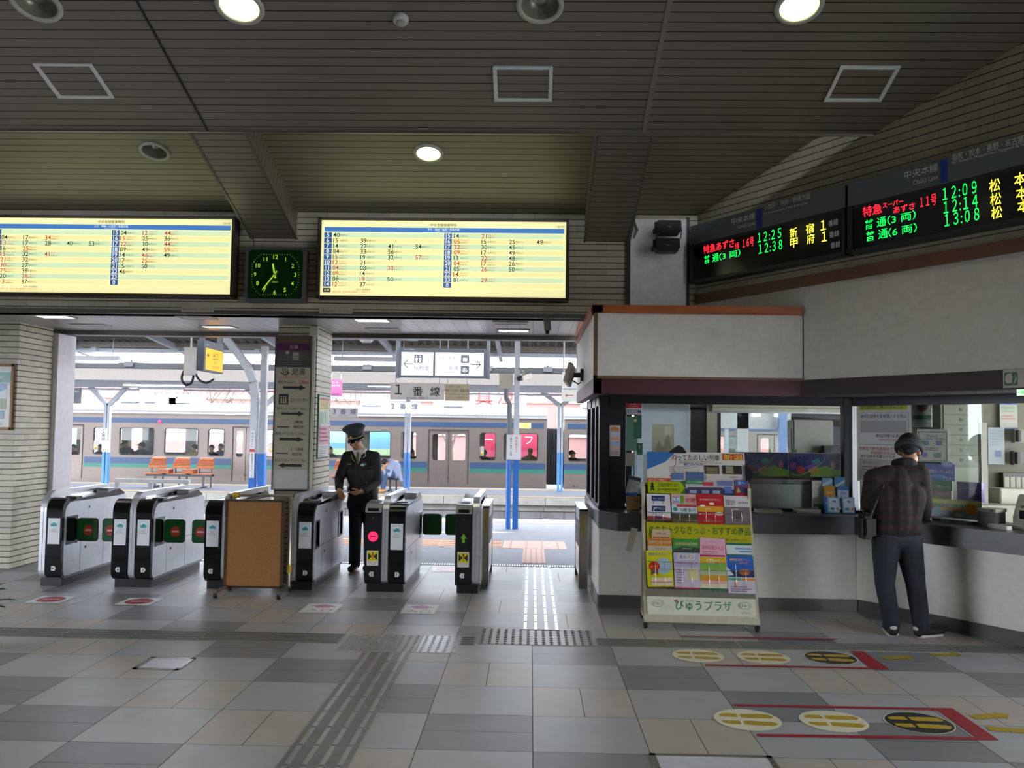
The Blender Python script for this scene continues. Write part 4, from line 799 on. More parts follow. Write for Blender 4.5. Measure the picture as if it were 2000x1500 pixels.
# ================================================================ timetables over the gates
UP = ({5: '', 6: '04k 17k 34r', 7: '13r 17k 28k 40k 53k', 8: '16k 25r', 9: '15r 32k 41r', 10: '21r 32k', 11: '30r 37k', 12: '25r 38k', 13: '20k 28r', 14: '13r 37k'}, {15: '04k 12r 44r', 16: '15r 25k 36k', 17: '22r 30k 44r', 18: '09k 49k 59r', 19: '14k 46r 49k', 20: '17k 25r', 21: '15k 50k', 22: '46k', 23: '', 0: ''})
DOWN = ({5: '40k', 6: '15k 39k', 7: '14k 27k 41k 54k', 8: '04k 33k 56k', 9: '15r 19k 32k 57r', 10: '12r 21k', 11: '04r 08k 30r', 12: '09r 14k', 13: '08k 19r 50k', 14: '12r 37k'}, {15: '14k 21r', 16: '05r 15k 25k 49k', 17: '22r 30k 45k', 18: '09r 17k 49k', 19: '13k 22r 48k', 20: '04r 17r 26k', 21: '05k 26r 50k', 22: '14r', 23: '01k 29r', 0: ''})
def timetable(px0, px1, pz0, pz1, data, title, sub, dest, lx, rx, stepx, hx, label):
    xa, xb = XY(px0, YW, 510), XY(px1, YW, 510); k = (xb-xa)/(px1-px0); cx = (px0+px1)/2; cz = (pz0+pz1)/2; w = (xb-xa)/2; h = (pz1-pz0)/2
    t = thing('timetable_board', label, 'timetable', ((xa+xb)/2, YW, cz), 0, 'backlit timetables over the gates')
    U = lambda p: (p-cx)*k
    V = lambda p: -(p-511)*k*.985
    mb = MB()
    for a, b, c, d in ((-w, -w+.03, -h, h), (w-.03, w, -h, h), (-w, w, h-.025, h), (-w, w, -h, -h+.028)): mb.box(a, b, -.15, 0, c, d)
    build('frame', mb, M('#4a4238', .45, .2), t, bevel=.004)
    mb = MB(); mb.box(-w+.02, w-.02, -.125, -.0, -h+.02, h-.02); build('lightbox', mb, M('#ece6a8', emit=.74), t)
    q = Print(emit=.72, step=.0009)
    q.rect(U(hx[0]), V(459), U(px1-9), V(449.5), '#3d6fae'); q.y -= q.step
    for j, x0, x1, d in ((0, hx[0], hx[1]-1, data[0]), (1, hx[1], px1-10, data[1])):
        for i, hh in enumerate(d): q.rect(U(x0+16), V(470.4+i*10.8), U(x1), V(460+i*10.8), '#cde0b4' if i % 2 == 0 else '#eee7a4'); q.y -= q.step
        for i, hh in enumerate(d): q.rect(U(x0), V(470.2+i*10.8), U(x0+15), V(460.2+i*10.8), '#33578f'); q.y -= q.step
    q.y += q.step; q.rect(U(hx[0]), V(578.5), U(hx[0]+15), V(570), '#2a2622'); q.text('記事', U(hx[0]+7.5), V(574.2), 5*k, '#e6dfa8')
    q.text(title, U(cx), V(444), 6.2*k, '#2b2a20', bold=True); KW = dict(keep=True)
    q.text('Chūō Line Departure Times', U(cx), V(448.6), 1.9*k, '#4a4836', **KW); q.text('上諏訪駅', U(px1-18), V(445.5), 4.5*k, '#2b2a20', **KW)
    q.text(sub[0], U(cx), V(453.2), 4.4*k, '#eef0d8', **KW); q.text(sub[1], U(cx), V(457.3), 2*k, '#e2e6d0', **KW)
    q.text('数字＝発車番線', U(lx+60), V(572.5), 3.6*k, '#4a4534', **KW); q.text('※特急列車・快速列車の通過駅にご注意ください。', U(lx), V(577.2), 3.4*k, '#b4582e', 'l', **KW)
    for d, x0, hc in ((data[0], lx, hx[0]), (data[1], rx, hx[1])):
        for i, (hh, row) in enumerate(d.items()):
            q.text(str(hh), U(hc+7.5), V(465.2+i*10.8), 8*k, '#f2f4e4', bold=True, **KW)
            for j, e in enumerate(row.split()):
                x = x0+j*stepx; y = 465.4+i*10.8; r = e[2] == 'r'
                q.text(e[:2], U(x), V(y), 8.8*k, '#a83820' if r else '#1a1b16', 'l', bold=True, **KW)
                if r: q.text('特急あずさ', U(x+12), V(y-2.3), 3.3*k, '#b8583a', 'l', **KW); q.text(dest[0], U(x+12), V(y+2.4), 3.4*k, '#3c3a2c', 'l', **KW)
                else: q.text(dest[(i+j) % 2], U(x+12), V(y+.3), 3.8*k, '#3c3a2c', 'l', **KW)
    q.build('printed_face', t, (0, -.1265, 0))
timetable(-12, 466, 2.955, 3.78, UP, '中央本線発車時刻', ('上り　甲府・八王子・新宿方面', 'for Kōfu, Hachiōji & Shinjuku'), ('新宿行①', '甲府行①'), 16, 246, 42.3, (0, 229), 'backlit yellow timetable left of the clock, up trains')
timetable(627, 1110, 2.955, 3.782, DOWN, '中央本線発車時刻', ('下り　岡谷・塩尻・松本方面', 'for Okaya, Shiojiri & Matsumoto'), ('松本行②', '長野行②'), 656, 889, 53, (638, 870), 'backlit yellow timetable right of the clock, down trains')
# clock
ca, cb = XY(479, 8.7, 540), XY(596, 8.7, 540); cz0, cz1 = ZY(590, 8.7, 540), ZY(483, 8.7, 540); w, h = (cb-ca)/2, (cz1-cz0)/2
t = thing('wall_clock', 'square dark green glass clock with a grey case between the timetables', 'clock', ((ca+cb)/2, 8.7, (cz0+cz1)/2))
mb = MB(); mb.prism(rrect(-w, -h, w, h, .03), 'y', 0, .03); build('case_front', mb, M('#55565a', .45), t, bevel=.004)
mb = MB(); mb.box(-w+.006, w-.004, .028, .15, -h+.008, h-.008); build('case', mb, M('#6e3d1e', .45), t)
q = Print(rough=.12, step=.001); q.rr(-w+.028, -h+.035, w-.028, h-.028, .03, '#0d3312'); Gc = '#a5d838'; R_ = .195
for i in range(60):
    a = math.radians(6*i); r0, r1 = .232, .242 if i % 5 else .25; f = min(1/max(abs(math.sin(a)), 1e-6)*.244, 1/max(abs(math.cos(a)), 1e-6)*.21, .26)
    q.line([(math.sin(a)*(f-.012), math.cos(a)*(f-.012)), (math.sin(a)*f, math.cos(a)*f)], .004 if i % 5 else .01, '#7fae2c', e=.35, keep=i > 0)
for n in range(1, 13):
    a = math.radians(30*n); q.text(str(n), math.sin(a)*.205, math.cos(a)*.18, .043, Gc, bold=True, e=.55, keep=n > 1)
q.text('SEIKO', 0, -.075, .017, '#86b63c', e=.4, bold=True)
q.build('dial', t, (0, -.001, 0))
for nm, ang, L, wd in (('hour_hand', 348, .11, .018), ('minute_hand', 217, .2, .013)):
    q = Print(rough=.4); a = math.radians(ang); dx, dz = math.sin(a), math.cos(a); q.line([(-dx*.04, -dz*.04), (dx*L, dz*L)], wd, Gc, e=.5); q.build(nm, t, (0, -.02 if nm[0] == 'h' else -.024, 0))
mb = MB(); mb.cyl((0, -.028, 0), (0, -.002, 0), .012); build('hub', mb, M('#9ac23a', .4), t)
mb = MB(); mb.tube([(-w+.06, .05, h), (-w+.055, .06, h+.08), (-w+.02, .1, h+.2)], .004, 6); build('cable', mb, BLACK, t)
# paper strips, hooks on the wall edge
for px, py, s_, lb in ((388, 605, '乗車券は発売しておりません。', 'narrow paper strip with faded red writing under the left timetable'), (657, 608, '乗車券は発売しておりません。', 'narrow paper strip with faded writing under the right timetable')):
    q = Print(); q.rect(-.17, -.027, .17, .027, '#b9b2a0'); q.text(s_, 0, 0, .028, '#8a5a48' if px < 500 else '#6b6256', width=.31); tag(q.build('paper_strip', None, (XY(px, YW, py), YW-.025, ZY(py, YW, px))), lb, 'notice')
# loudspeakers
for px, py, lb in ((1306, 444, 'upper black loudspeaker on the white wall panel'), (1303, 479, 'lower black loudspeaker on the white wall panel')):
    Y = 8.62; X, Z = XY(px, Y, py), ZY(py, Y, px); t = thing('loudspeaker', lb, 'loudspeaker', (X, Y, Z)); mb = MB(); mb.prism([(-.115, .06), (.115, .06), (.12, -.03), (.1, -.07), (-.1, -.07), (-.12, -.03)], 'y', -.06, .1); build('cabinet', mb, M('#0c0c0d', .5), t, bevel=.006)
    mb = MB()
    for i in range(9): mb.box(-.095, .095, -.064, -.06, -.06+i*.013, -.054+i*.013)
    build('grille', mb, M('#161616', .6), t); mb = MB(); mb.box(-.015, .015, -.067, -.063, -.012, -.006); build('badge', mb, M('#8d8d8d', .3, .6), t)
    mb = MB(); mb.box(-.14, -.12, -.02, .02, -.03, .05); mb.box(-.13, .13, .1, .22, -.02, .02); build('bracket', mb, M('#101010', .5), t)
t = thing('speaker_cable', 'loose black cable hanging beside the two loudspeakers', 'cable', (XY(1284, 8.7, 470), 8.72, ZY(470, 8.7, 1284))); mb = MB(); mb.tube([(.03, 0, .11), (-.0, 0, .06), (-.015, 0, .0), (.0, 0, -.05), (.03, 0, -.06)], .005, 6); mb.tube([(.19, 0, -.02), (.235, 0, .03), (.25, .02, .13)], .005, 6); build('wire', mb, BLACK, t)
mb = MB(); mb.tube([(XY(1238, 8.8, 430), 8.8, ZY(432, 8.8, 1238)), (XY(1244, 8.8, 445), 8.78, ZY(450, 8.8, 1240)), (XY(1237, 8.8, 470), 8.79, ZY(466, 8.8, 1240))], [.012, .016, .008], 6); tag(build('frayed_strap', mb, M('#7d7a5c', .8)), 'short frayed olive strap hanging on the white wall panel', 'strap')
# ================================================================ departure boards on the oblique wall
def ledboard(px0, px1, top, bot, label, items, headers, bars, end=None):
    s0, z1 = RW(px0, top, .12); s1 = end if end else RW(px1, bot, .12)[0]; z1, z0 = 3.735, 3.143
    t = thing('departure_board', label, 'departure board', rwp(s0, .12), PHI, 'electronic departure boards'); W_ = s1-s0; zh = z1-.195
    mb = MB(); mb.box(0, W_, .0, .118, z0, z1); build('housing', mb, M('#23292b', .45, .2), t, bevel=.006)
    mb = MB(); mb.box(.0, W_, -.012, .002, z0, z0+.03); mb.box(0, .05, -.012, 0, z0, zh); mb.box(W_-.03, W_, -.012, 0, z0, zh); build('bezel', mb, M('#101415', .4), t)
    mb = MB(); mb.box(.045, W_-.03, -.004, .001, z0+.03, zh-.03); build('screen', mb, M('#060707', .15), t)
    q = Print(emit=0); q.rect(0, zh, W_, z1-.0, '#687276')
    def put(q, s, a, b, py, size, col, e=None, **k):
        sa, za = RW(a, py, .125); sb, zb = RW(b, py, .125); q.text(s, (sa+sb)/2-s0, za, size, col, width=sb-sa, e=e, keep=True, **k)
    q.y += q.step
    for a, b in bars: q.rect(RW(a, top, .125)[0]-s0, zh+.005, RW(b, top, .125)[0]-s0, z1-.01, '#1d3f9c')
    q.y += q.step
    for s, a, b, py, size in headers: put(q, s, a, b, py, size, '#f6fafb')
    q.build('header', t, (0, -.001, 0))
    q = Print(emit=1.8); q.y += .001
    for s, a, b, py, size, c in items: put(q, s, a, b, py, size*.86, {'r': '#ff2030', 'g': '#18f05a', 'y': '#fff04a', 'w': '#8d9294'}[c], .25 if c == 'w' else (2. if c == 'r' else 1.15), bold=c != 'w')
    q.build('lettering', t, (0, -.005, 0))
ledboard(1349, 1652, 444, 497, 'far left hand electronic departure board, trains at 12:25 and 12:38', [('特急あずさ', 1374, 1434, 488, .098, 'r'), ('９両', 1436, 1443, 481, .07, 'r'), ('１６号', 1451, 1472, 476, .1, 'r'), ('１２:２５', 1480, 1526, 465, .105, 'g'), ('新', 1542, 1557, 456, .1, 'y'), ('宿', 1574, 1590, 448, .1, 'y'), ('１', 1603, 1613, 441, .1, 'y'), ('番線', 1618, 1637, 437, .062, 'w'), ('普 通', 1375, 1404, 508, .095, 'g'), ('（3 両）', 1405, 1446, 502, .085, 'g'), ('１２:３８', 1482, 1528, 487, .105, 'g'), ('甲', 1543, 1558, 476, .1, 'y'), ('府', 1576, 1591, 468, .1, 'y'), ('１', 1605, 1615, 463, .1, 'y'), ('番線', 1620, 1639, 459, .062, 'w'), ('番線', 1622, 1641, 480, .062, 'w')],
  [('中央本線', 1429, 1474, 433, .062), ('Chūō Line', 1440, 1474, 443.5, .034), ('小淵沢・甲府・新宿方面', 1492, 1582, 406, .05), ('for Kobuchizawa, Kōfu & Shinjuku', 1492, 1577, 418, .024), ('種別', 1400, 1409, 475, .016), ('番号', 1449, 1459, 464, .016), ('行先', 1557, 1568, 438, .016), ('のりば', 1600, 1611, 428, .016)], ((1477, 1488),))
ledboard(1656, 2000, 366, 437, 'near right hand electronic departure board, trains at 12:09, 12:14 and 13:08', [('特急', 1685, 1723, 415, .1, 'r'), ('スーパー', 1724, 1764, 402, .05, 'r'), ('あずさ', 1745, 1787, 411, .062, 'r'), ('１１号', 1797, 1829, 396, .1, 'r'), ('１２:０９', 1841, 1908, 380, .11, 'g'), ('松', 1932, 1954, 364, .105, 'y'), ('本', 1981, 2004, 352, .105, 'y'), ('普 通', 1689, 1731, 440, .095, 'g'), ('（3 両）', 1733, 1789, 431, .085, 'g'), ('１２:１４', 1843, 1910, 406, .11, 'g'), ('松', 1934, 1956, 391, .105, 'y'), ('本', 1984, 2007, 379, .105, 'y'), ('普 通', 1691, 1734, 463, .095, 'g'), ('（6 両）', 1735, 1791, 455, .085, 'g'), ('１３:０８', 1845, 1913, 431, .11, 'g'), ('松', 1936, 1958, 417, .105, 'y'), ('本', 1987, 2010, 404, .105, 'y')],
  [('中央本線', 1766, 1832, 343, .066), ('Chūō Line', 1783, 1832, 357, .036), ('塩尻・松本・長野・名古屋', 1859, 2000, 308, .055), ('for Shiojiri, Matsumoto, Nagano & Nagoya', 1859, 2024, 319, .026), ('種別', 1725, 1738, 398, .016), ('番号', 1797, 1811, 381, .016), ('時', 1846, 1851, 371, .016), ('分', 1887, 1893, 361, .016), ('行先', 1956, 1973, 343, .016)], ((1837, 1851),), end=5.6)
# ================================================================ signs on the pillars
PYF = 9.82
pa_, pb_ = XY(534, PYF-.04, 800), XY(607, PYF-.04, 800); z1_, z0_ = ZY(655, PYF-.04, 570), ZY(957, PYF-.04, 565); k = (pb_-pa_)/73
t = thing('direction_board', 'tall weathered beige direction board with black arrows on the centre pillar', 'sign', ((pa_+pb_)/2, PYF, 0))
w = (pb_-pa_)/2; mb = MB(); mb.box(-w, w, -.035, -.0, z0_, z1_, M('#b9b9b5', .5)); build('backing_panel', mb, None, t, bevel=.003)
mb = MB()
for a, b in ((-w, -w+.012), (w-.012, w)): mb.box(a, b, -.045, 0, z0_, z1_)
mb.box(-w, w, -.045, 0, z1_-.012, z1_); mb.box(-w, w, -.045, 0, z0_, z0_+.012); build('frame', mb, STEEL, t)
V = lambda p: ZY(p, PYF-.04, 570)
q = Print(rough=.6, step=.0006); q.rect(-w+.015, V(917), w-.015, V(719), '#aaa38c'); K = '#22231f'
rr_ = random.Random(5)
for i in range(26): x_, y_ = rr_.uniform(-w+.03, w-.05), rr_.uniform(V(912), V(760)); q.line([(x_, y_), (x_+rr_.uniform(-.04, .04), y_+rr_.uniform(-.03, .03))], rr_.uniform(.004, .014), rr_.choice(('#bdb7a4', '#c4c0b0', '#98917b')), keep=i > 0)
def onsen(q, x, z, r, c):
    q.line([(x-r+2*r*i/12, z-r*.15-r*.55*math.sin(math.pi*i/12)) for i in range(13)], r*.22, c)
    for j in (-1, 0, 1): q.line([(x+j*r*.5+math.sin(i*.9)*r*.12, z+r*(-.35+1.2*i/7)) for i in range(8)], r*.2, c, keep=True)
onsen(q, -.09, V(726), .05, K); q.text('足湯', .06, V(726), .075, K, bold=True)
q.text('ご利用時間 9:00～21:00', 0, V(737), .026, '#b0584a', width=.32); q.text('改札から右へ', -.07, V(746.5), .038, K, bold=True, width=.2); q.text('28m', .12, V(746.5), .045, '#b0483c', bold=True); q.arrow(-.11, V(757), .15, V(757), .03, .065, .07, K)
q.rect(-.155, V(790), -.045, V(770), K)
for xx in (-.125, -.1, -.075): q.rect(xx-.008, V(788), xx+.008, V(778), '#aaa38c'); q.disc(xx, V(775.5), .008, '#aaa38c')
q.text('エレベーター', .08, V(781), .045, K, bold=True, width=.21); q.text('改札から右へ46m', 0, V(798), .036, K, width=.34); q.arrow(-.12, V(808), .14, V(808), .026, .06, .07, K)
q.text('1番線', .08, V(824), .038, K, bold=True); q.text('喫煙所', .08, V(834), .038, K, bold=True); q.rect(-.16, V(835), -.03, V(833), K); q.text('改札から右へ100m', -.01, V(847), .036, K, width=.35); q.arrow(-.13, V(858), .14, V(858), .03, .06, .07, K)
q.text('2・3番線', .07, V(877), .034, K, bold=True); q.text('喫煙所', .07, V(887), .036, K, bold=True); q.rect(-.17, V(886.5), -.03, V(884.5), K); q.text('階段を渡ってから 20m', 0, V(899), .034, K, width=.36); q.arrow(.13, V(909), -.14, V(909), .03, .06, .07, K)
q.build('lettering', t, (0, -.037, 0))
q = Print(rough=.3); q.rect(-w+.02, V(715), w-.02, V(660), '#57544f'); q.rect(-w+.02, V(668), w-.02, V(660), '#6d5a3e'); q.rect(-w+.025, V(684), w-.03, V(671), '#59284f'); q.text('足湯', 0, V(677.5), .045, '#cdb9c8'); q.rect(-.09, V(692), -.05, V(686), '#b7b2a2'); q.rect(-.01, V(703), .06, V(688), '#a9a494'); q.rect(-w+.02, V(715), w-.02, V(704), '#47494c'); q.lines(-w+.03, V(714), w-.03, V(694), 5, '#77746d', seed=8)
q.build('photograph', t, (0, -.04, 0)); mb = MB(); 
for a, b, c, d in ((-w+.01, -w+.022, 717, 658), (w-.022, w-.01, 717, 658)): mb.box(a, b, -.05, -.03, V(c), V(d))
mb.box(-w+.01, w-.01, -.05, -.03, V(660), V(657)); mb.box(-w+.01, w-.01, -.05, -.03, V(718), V(715)); build('photograph_frame', mb, STEEL, t)
mb = MB(); cx_ = -2.485; mb.box(cx_-.02, cx_+.02, PYF-.04, PYF, .0, 2.7); mb.box(cx_-.045, cx_+.045, PYF-.06, PYF, 2.68, 2.79); tag(build('cable_conduit', mb, M('#c3bfae', .5)), 'cream cable conduit running down the corner of the centre pillar', 'conduit')
ya_, yb_ = 9.9, 10.44; za_, zb2_ = 1.285, 2.03; t = thing('notice_poster', 'green framed notice with pink and yellow blocks on the side of the centre pillar', 'poster', (-2.45, (ya_+yb_)/2, (za_+zb2_)/2), math.pi/2); w, h = (yb_-ya_)/2, (zb2_-za_)/2
mb = MB(); mb.box(-w, w, -.015, 0, -h, h); build('frame', mb, M('#2e6b4f', .5), t)
q = Print(); q.rect(-w+.015, -h+.02, w-.015, h-.02, '#d9dad4'); q.rect(-w+.04, h*.52, w-.04, h*.9, '#e6d98a'); q.rect(-w+.04, h*.82, w-.04, h*.9, '#c96a5c'); q.lines(-w+.06, h*.55, w-.06, h*.8, 5, '#7a6a3a', seed=2); q.rect(-w+.05, h*.08, -.02, h*.46, '#9cbf98'); q.rect(.04, h*.08, w-.06, h*.46, '#bcd2b4'); q.rect(-w+.04, -h*.55, w-.04, h*.02, '#e0a9b8'); q.lines(-w+.06, -h*.5, w-.06, -h*.02, 4, '#b04a5e', .5, seed=4); q.lines(-w+.06, -h*.92, w-.06, -h*.6, 5, '#6f6f78', seed=6); q.build('print', t, (0, -.016, 0))
t = thing('framed_poster', 'wooden framed landscape poster on the left tiled pillar', 'poster', (-6.21, 9.77, 1.945)); w, h = .32, .375
mb = MB()
for a, b, c, d in ((-w, -w+.03, -h, h), (w-.03, w, -h, h), (-w, w, -h, -h+.03), (-w, w, h-.03, h)): mb.box(a, b, -.03, 0, c, d)
build('frame', mb, M('#9a6b3c', .45, var=.12), t, bevel=.003)
q = Print(rough=.25); q.rect(-w+.025, -h+.025, w-.025, h-.025, '#cfd3cc'); q.rect(-w+.025, .16, w-.025, .28, '#2f9a94'); q.text('諏訪の四季', .12, .22, .03, '#e6f0ee'); q.rect(-.24, -.14, w-.08, .15, '#5f8fc6'); q.poly([(-.24, -.0), (-.1, .06), (.06, .1), (.15, .05), (w-.08, .09), (w-.08, -.02), (-.24, -.06)], '#c9d0da'); q.rect(-.24, -.14, w-.08, -.02, '#6f7d3e'); q.rect(-.24, -.25, w-.1, -.155, '#4a72b0'); q.rect(-.24, -.25, w-.1, -.22, '#6a7a8c'); q.lines(0, -.32, w-.06, -.28, 2, '#6b6b66'); q.build('print', t, (0, -.012, 0))
# ================================================================ hanging signs outside
SG = M('#565a60', .45, .2)
t = thing('exit_sign', 'orange exit sign in a grey housing hung across the platform', 'sign', (-4.28, 11.45, 0)); z0_, z1_ = 2.36, 2.76
mb = MB(); mb.box(-.05, .045, -.36, .36, z0_, z1_); build('housing', mb, SG, t, bevel=.004)
for yy in (-.34, .3): mb = MB(); mb.box(-.03, .03, yy, yy+.06, z1_, 3.88); build('hanging_post', mb, SG, t)
q = Print(emit=.62); q.rect(-.29, z0_+.02, .33, z1_-.1, '#f0a010'); q.text('出口', .06, z1_-.19, .1, '#4a3410', bold=True, e=.1); q.text('Exit', .06, z1_-.27, .04, '#5a4212', e=.1); q.arrow(-.17, z1_-.19, -.255, z1_-.19, .016, .08, .05, '#4a3410', e=.1); q.text('お忘れ物注意', .06, z0_+.07, .04, '#6a4a12', e=.1); q.text('非常口', -.28, z1_-.06, .02, '#d0d3d6', 'l', e=.1); q.build('face', t, (.046, 0, 0), (0, 0, math.pi/2))
Y = 12.9; X = XY(373, Y, 700); t = thing('speaker_box', 'pale grey box with two drooping black cables left of the orange exit sign', 'junction box', (X, Y, 0)); z1_, z0_ = ZY(683, Y, 373), ZY(733, Y, 373)
mb = MB(); mb.box(-.085, .085, -.06, .06, z0_, z1_); mb.box(-.09, .09, -.065, .065, z1_, z1_+.03); build('case', mb, M('#b7b1ad', .5), t, bevel=.004)
mb = MB(); mb.tube(smooth([(-.1, 0, z0_+.07), (-.13, 0, z0_-.05), (-.07, 0, z0_-.14), (.02, 0, z0_-.11), (.05, 0, z0_)]), .018, 8); mb.tube(smooth([(.07, 0, z0_+.03), (.14, 0, z0_-.07), (.25, 0, z0_-.11), (.36, 0, z0_-.05)]), .016, 8); build('cable', mb, RUBBER, t)
mb = MB(); mb.cyl((0, 0, z1_), (0, 0, 3.76), .015, n=8); build('hanger', mb, GALV, t)
# restrooms / elevator sign
Y = 12.3; a, b = XY(780, Y, 700), XY(952, Y, 700); z1_, z0_ = ZY(681, Y, 866), ZY(738, Y, 866); w = (b-a)/2; cz = (z0_+z1_)/2; k = (b-a)/172
t = thing('direction_sign', 'white restrooms and elevator direction sign in a grey frame hung over the platform', 'sign', ((a+b)/2, Y, cz)); h = (z1_-z0_)/2
mb = MB(); mb.box(-w, w, -.04, .04, -h, h); build('housing', mb, SG, t, bevel=.004)
for s_ in (-w-.015, w+.015): mb = MB(); mb.box(s_-.025, s_+.025, -.03, .03, -h-.01, 3.81-cz); build('hanging_post', mb, M('#6d737b', .4, .3), t)
U = lambda p: (p-866)*k
V = lambda p: -(p-709.5)*k
q = Print(emit=.55); q.rect(U(785), V(734), U(847), V(689), '#e9eaf4'); q.y -= q.step; q.rect(U(851), V(734), U(945), V(689), '#e9eaf4'); D = '#5f6166'; EE = dict(e=.0)
for x0, d in ((790, -1), (939, 1)): q.line([(U(x0+(18 if d < 0 else -18)), V(712)), (U(x0), V(712))], .012, D, **EE); q.line([(U(x0-d*8), V(704)), (U(x0), V(712)), (U(x0-d*8), V(720))], .012, D, **EE, keep=True)
q.rect(U(810), V(710), U(826), V(694), D, **EE)
for xx in (814.5, 821.5): q.disc(U(xx), V(697), .009, '#e9eaf4', e=.5); q.poly([(U(xx-2.6), V(700)), (U(xx+2.6), V(700)), (U(xx+1.3), V(709)), (U(xx-1.3), V(709))], '#e9eaf4', .5)
q.text('化粧室', U(825), V(719), .07, D, **EE); q.text('Restrooms', U(825), V(728), .03, '#8d9096', width=.22, **EE); q.text('エレベーター', U(876), V(699), .055, D, width=.29, **EE); q.text('Elevator', U(886), V(708), .03, '#8d9096', **EE); q.text('足湯', U(887), V(718), .066, D, **EE); q.text('Footbath', U(885), V(728), .03, '#8d9096', width=.18, **EE)
q.rect(U(901), V(709), U(917), V(694), D, **EE); q.rect(U(905), V(706), U(913), V(699), '#e9eaf4', .5); q.rect(U(901), V(730), U(917), V(715), D, **EE); onsen(q, U(909), V(723), .038, '#e9eaf4'); q.text('改札入口 JR東日本', U(800), V(684), .02, '#c9ccd0', **EE); q.build('face', t, (0, -.041, 0))
def hung(name, px0, px1, py0, py1, Y, fill, items, label, cat='sign', top=None, thick=.03, emit=0., group=None):
    a, b = XY(px0, Y, (py0+py1)/2), XY(px1, Y, (py0+py1)/2); cx, cy = (px0+px1)/2, (py0+py1)/2; z1, z0 = ZY(py0, Y, cx), ZY(py1, Y, cx); k = Y/1700
    t = thing(name, label, cat, ((a+b)/2, Y, (z0+z1)/2), 0, group); w, h = (b-a)/2, (z1-z0)/2
    mb = MB(); mb.box(-w, w, 0, thick, -h, h); build('panel', mb, M(fill, .5), t)
    if top:
        for s_ in (-w*.8, w*.8): mb = MB(); mb.cyl((s_, thick/2, h), (s_, thick/2, top-(z0+z1)/2), .01, n=6); build('hanger', mb, GALV, t)
    q = Print(emit=emit)
    for s, x, y, sz, c, wd in items: q.text(s, (x-cx)*k, -(y-cy)*k, sz*k, c, bold=sz > 11, width=wd and wd*k)
    q.build('lettering', t, (0, -.002, 0)); return t
hung('track_sign', 762, 868, 748, 781, 15.2, '#c9c4c4', [('１', 778, 761, 20, '#1c1c1e', None), ('番', 816, 764, 19, '#1c1c1e', None), ('線', 850, 764, 19, '#1c1c1e', None), ('track  No 1', 815, 777, 5, '#55555a', 42)], 'large grey track one sign hung under the restrooms sign', top=3.56)
hung('track_sign', 869, 917, 750, 783, 15.2, '#b3a58c', [('このホームは', 885, 755, 4.5, '#3c362c', 26), ('甲府・八王子・新宿方面', 893, 763, 6, '#3c362c', 46), ('for Kōfu, Hachiōji & Shinjuku', 893, 770, 3, '#5c5446', 46), ('このホームは右側通行です', 893, 777, 3, '#8a4a3a', 40)], 'small brown destination panel right of the track one sign', top=3.56)
hung('track_sign', 757, 822, 785, 807, 22.5, '#e6e8ee', [('2', 767, 794, 11, '#4c4a5c', None), ('番', 787, 794, 11.5, '#4c4a5c', None), ('線', 810, 794, 11.5, '#4c4a5c', None), ('track No 2', 790, 803, 3, '#9a9aaa', 24)], 'white track two sign below the track one sign', top=3.0)
hung('track_sign', 645, 699, 797, 815, 26.8, '#b9b9bd', [('3', 653, 804, 10, '#2c2c30', None), ('番', 670, 804, 10.5, '#2c2c30', None), ('線', 690, 804, 10.5, '#2c2c30', None), ('track No 3', 671, 812, 3, '#6a6a70', 22)], 'grey track three sign just right of the tiled pillar', top=2.95)
hung('hanging_poster', 645, 668, 741, 774, 19.5, '#8c4a70', [('スーパー', 655, 747, 3.6, '#e0cfe0', 14), ('あずさ号', 656, 753, 4, '#e0cfe0', 16), ('自由席', 656, 770, 3.4, '#5c2a44', 14)], 'purple train poster hung at the edge of the tiled pillar', 'poster', top=ZY(722, 19.5, 500))
t = hung('hanging_poster', 100, 122, 733, 763, 19.5, '#4a8fb4', [('あずさ', 111, 738, 4, '#d9e6ee', 14), ('乗車位置', 111, 760, 4, '#b04a4a', 16)], 'blue train poster hung beside the left door jamb', 'poster', top=ZY(722, 19.5, 500))
for nm_, pts_ in (('train_picture', [(-.1, -.05), (.1, .0), (.11, .05), (.02, .07), (-.08, .0)]),): q = Print(); q.poly(pts_, '#d9dcdc'); q.build(nm_, t, (0, -.003, -.02))
t = hung('hanging_sign', 132, 158, 757, 788, 22.8, '#5c5f66', [('2', 140, 764, 5, '#c9ccd2', None), ('番線', 150, 764, 4, '#c9ccd2', None)], 'dark hanging sign with a blue band over the train at the left', top=3.0); q = Print(); q.rect(-.05, -.2, .0, .1, '#2a4a9c'); q.build('blue_band', t, (0, -.003, 0))
t = hung('arrow_sign', 1097, 1130, 761, 784, 12.9, '#d3cfc8', [], 'white sign with a red arrow hung left of the ticket office eave', top=3.77); q = Print(); q.arrow(.05, 0, -.075, 0, .012, .05, .03, '#b4453a'); q.text('1', .1, -.005, .05, '#444'); q.build('arrow', t, (0, -.003, 0))
t = hung('blank_sign', 1098, 1130, 727, 759, 12.9, '#cfcac8', [('TEIEX', 1120, 756, 5, '#9fc4d2', 16)], 'blank white panel hung above the red arrow sign', top=3.77)
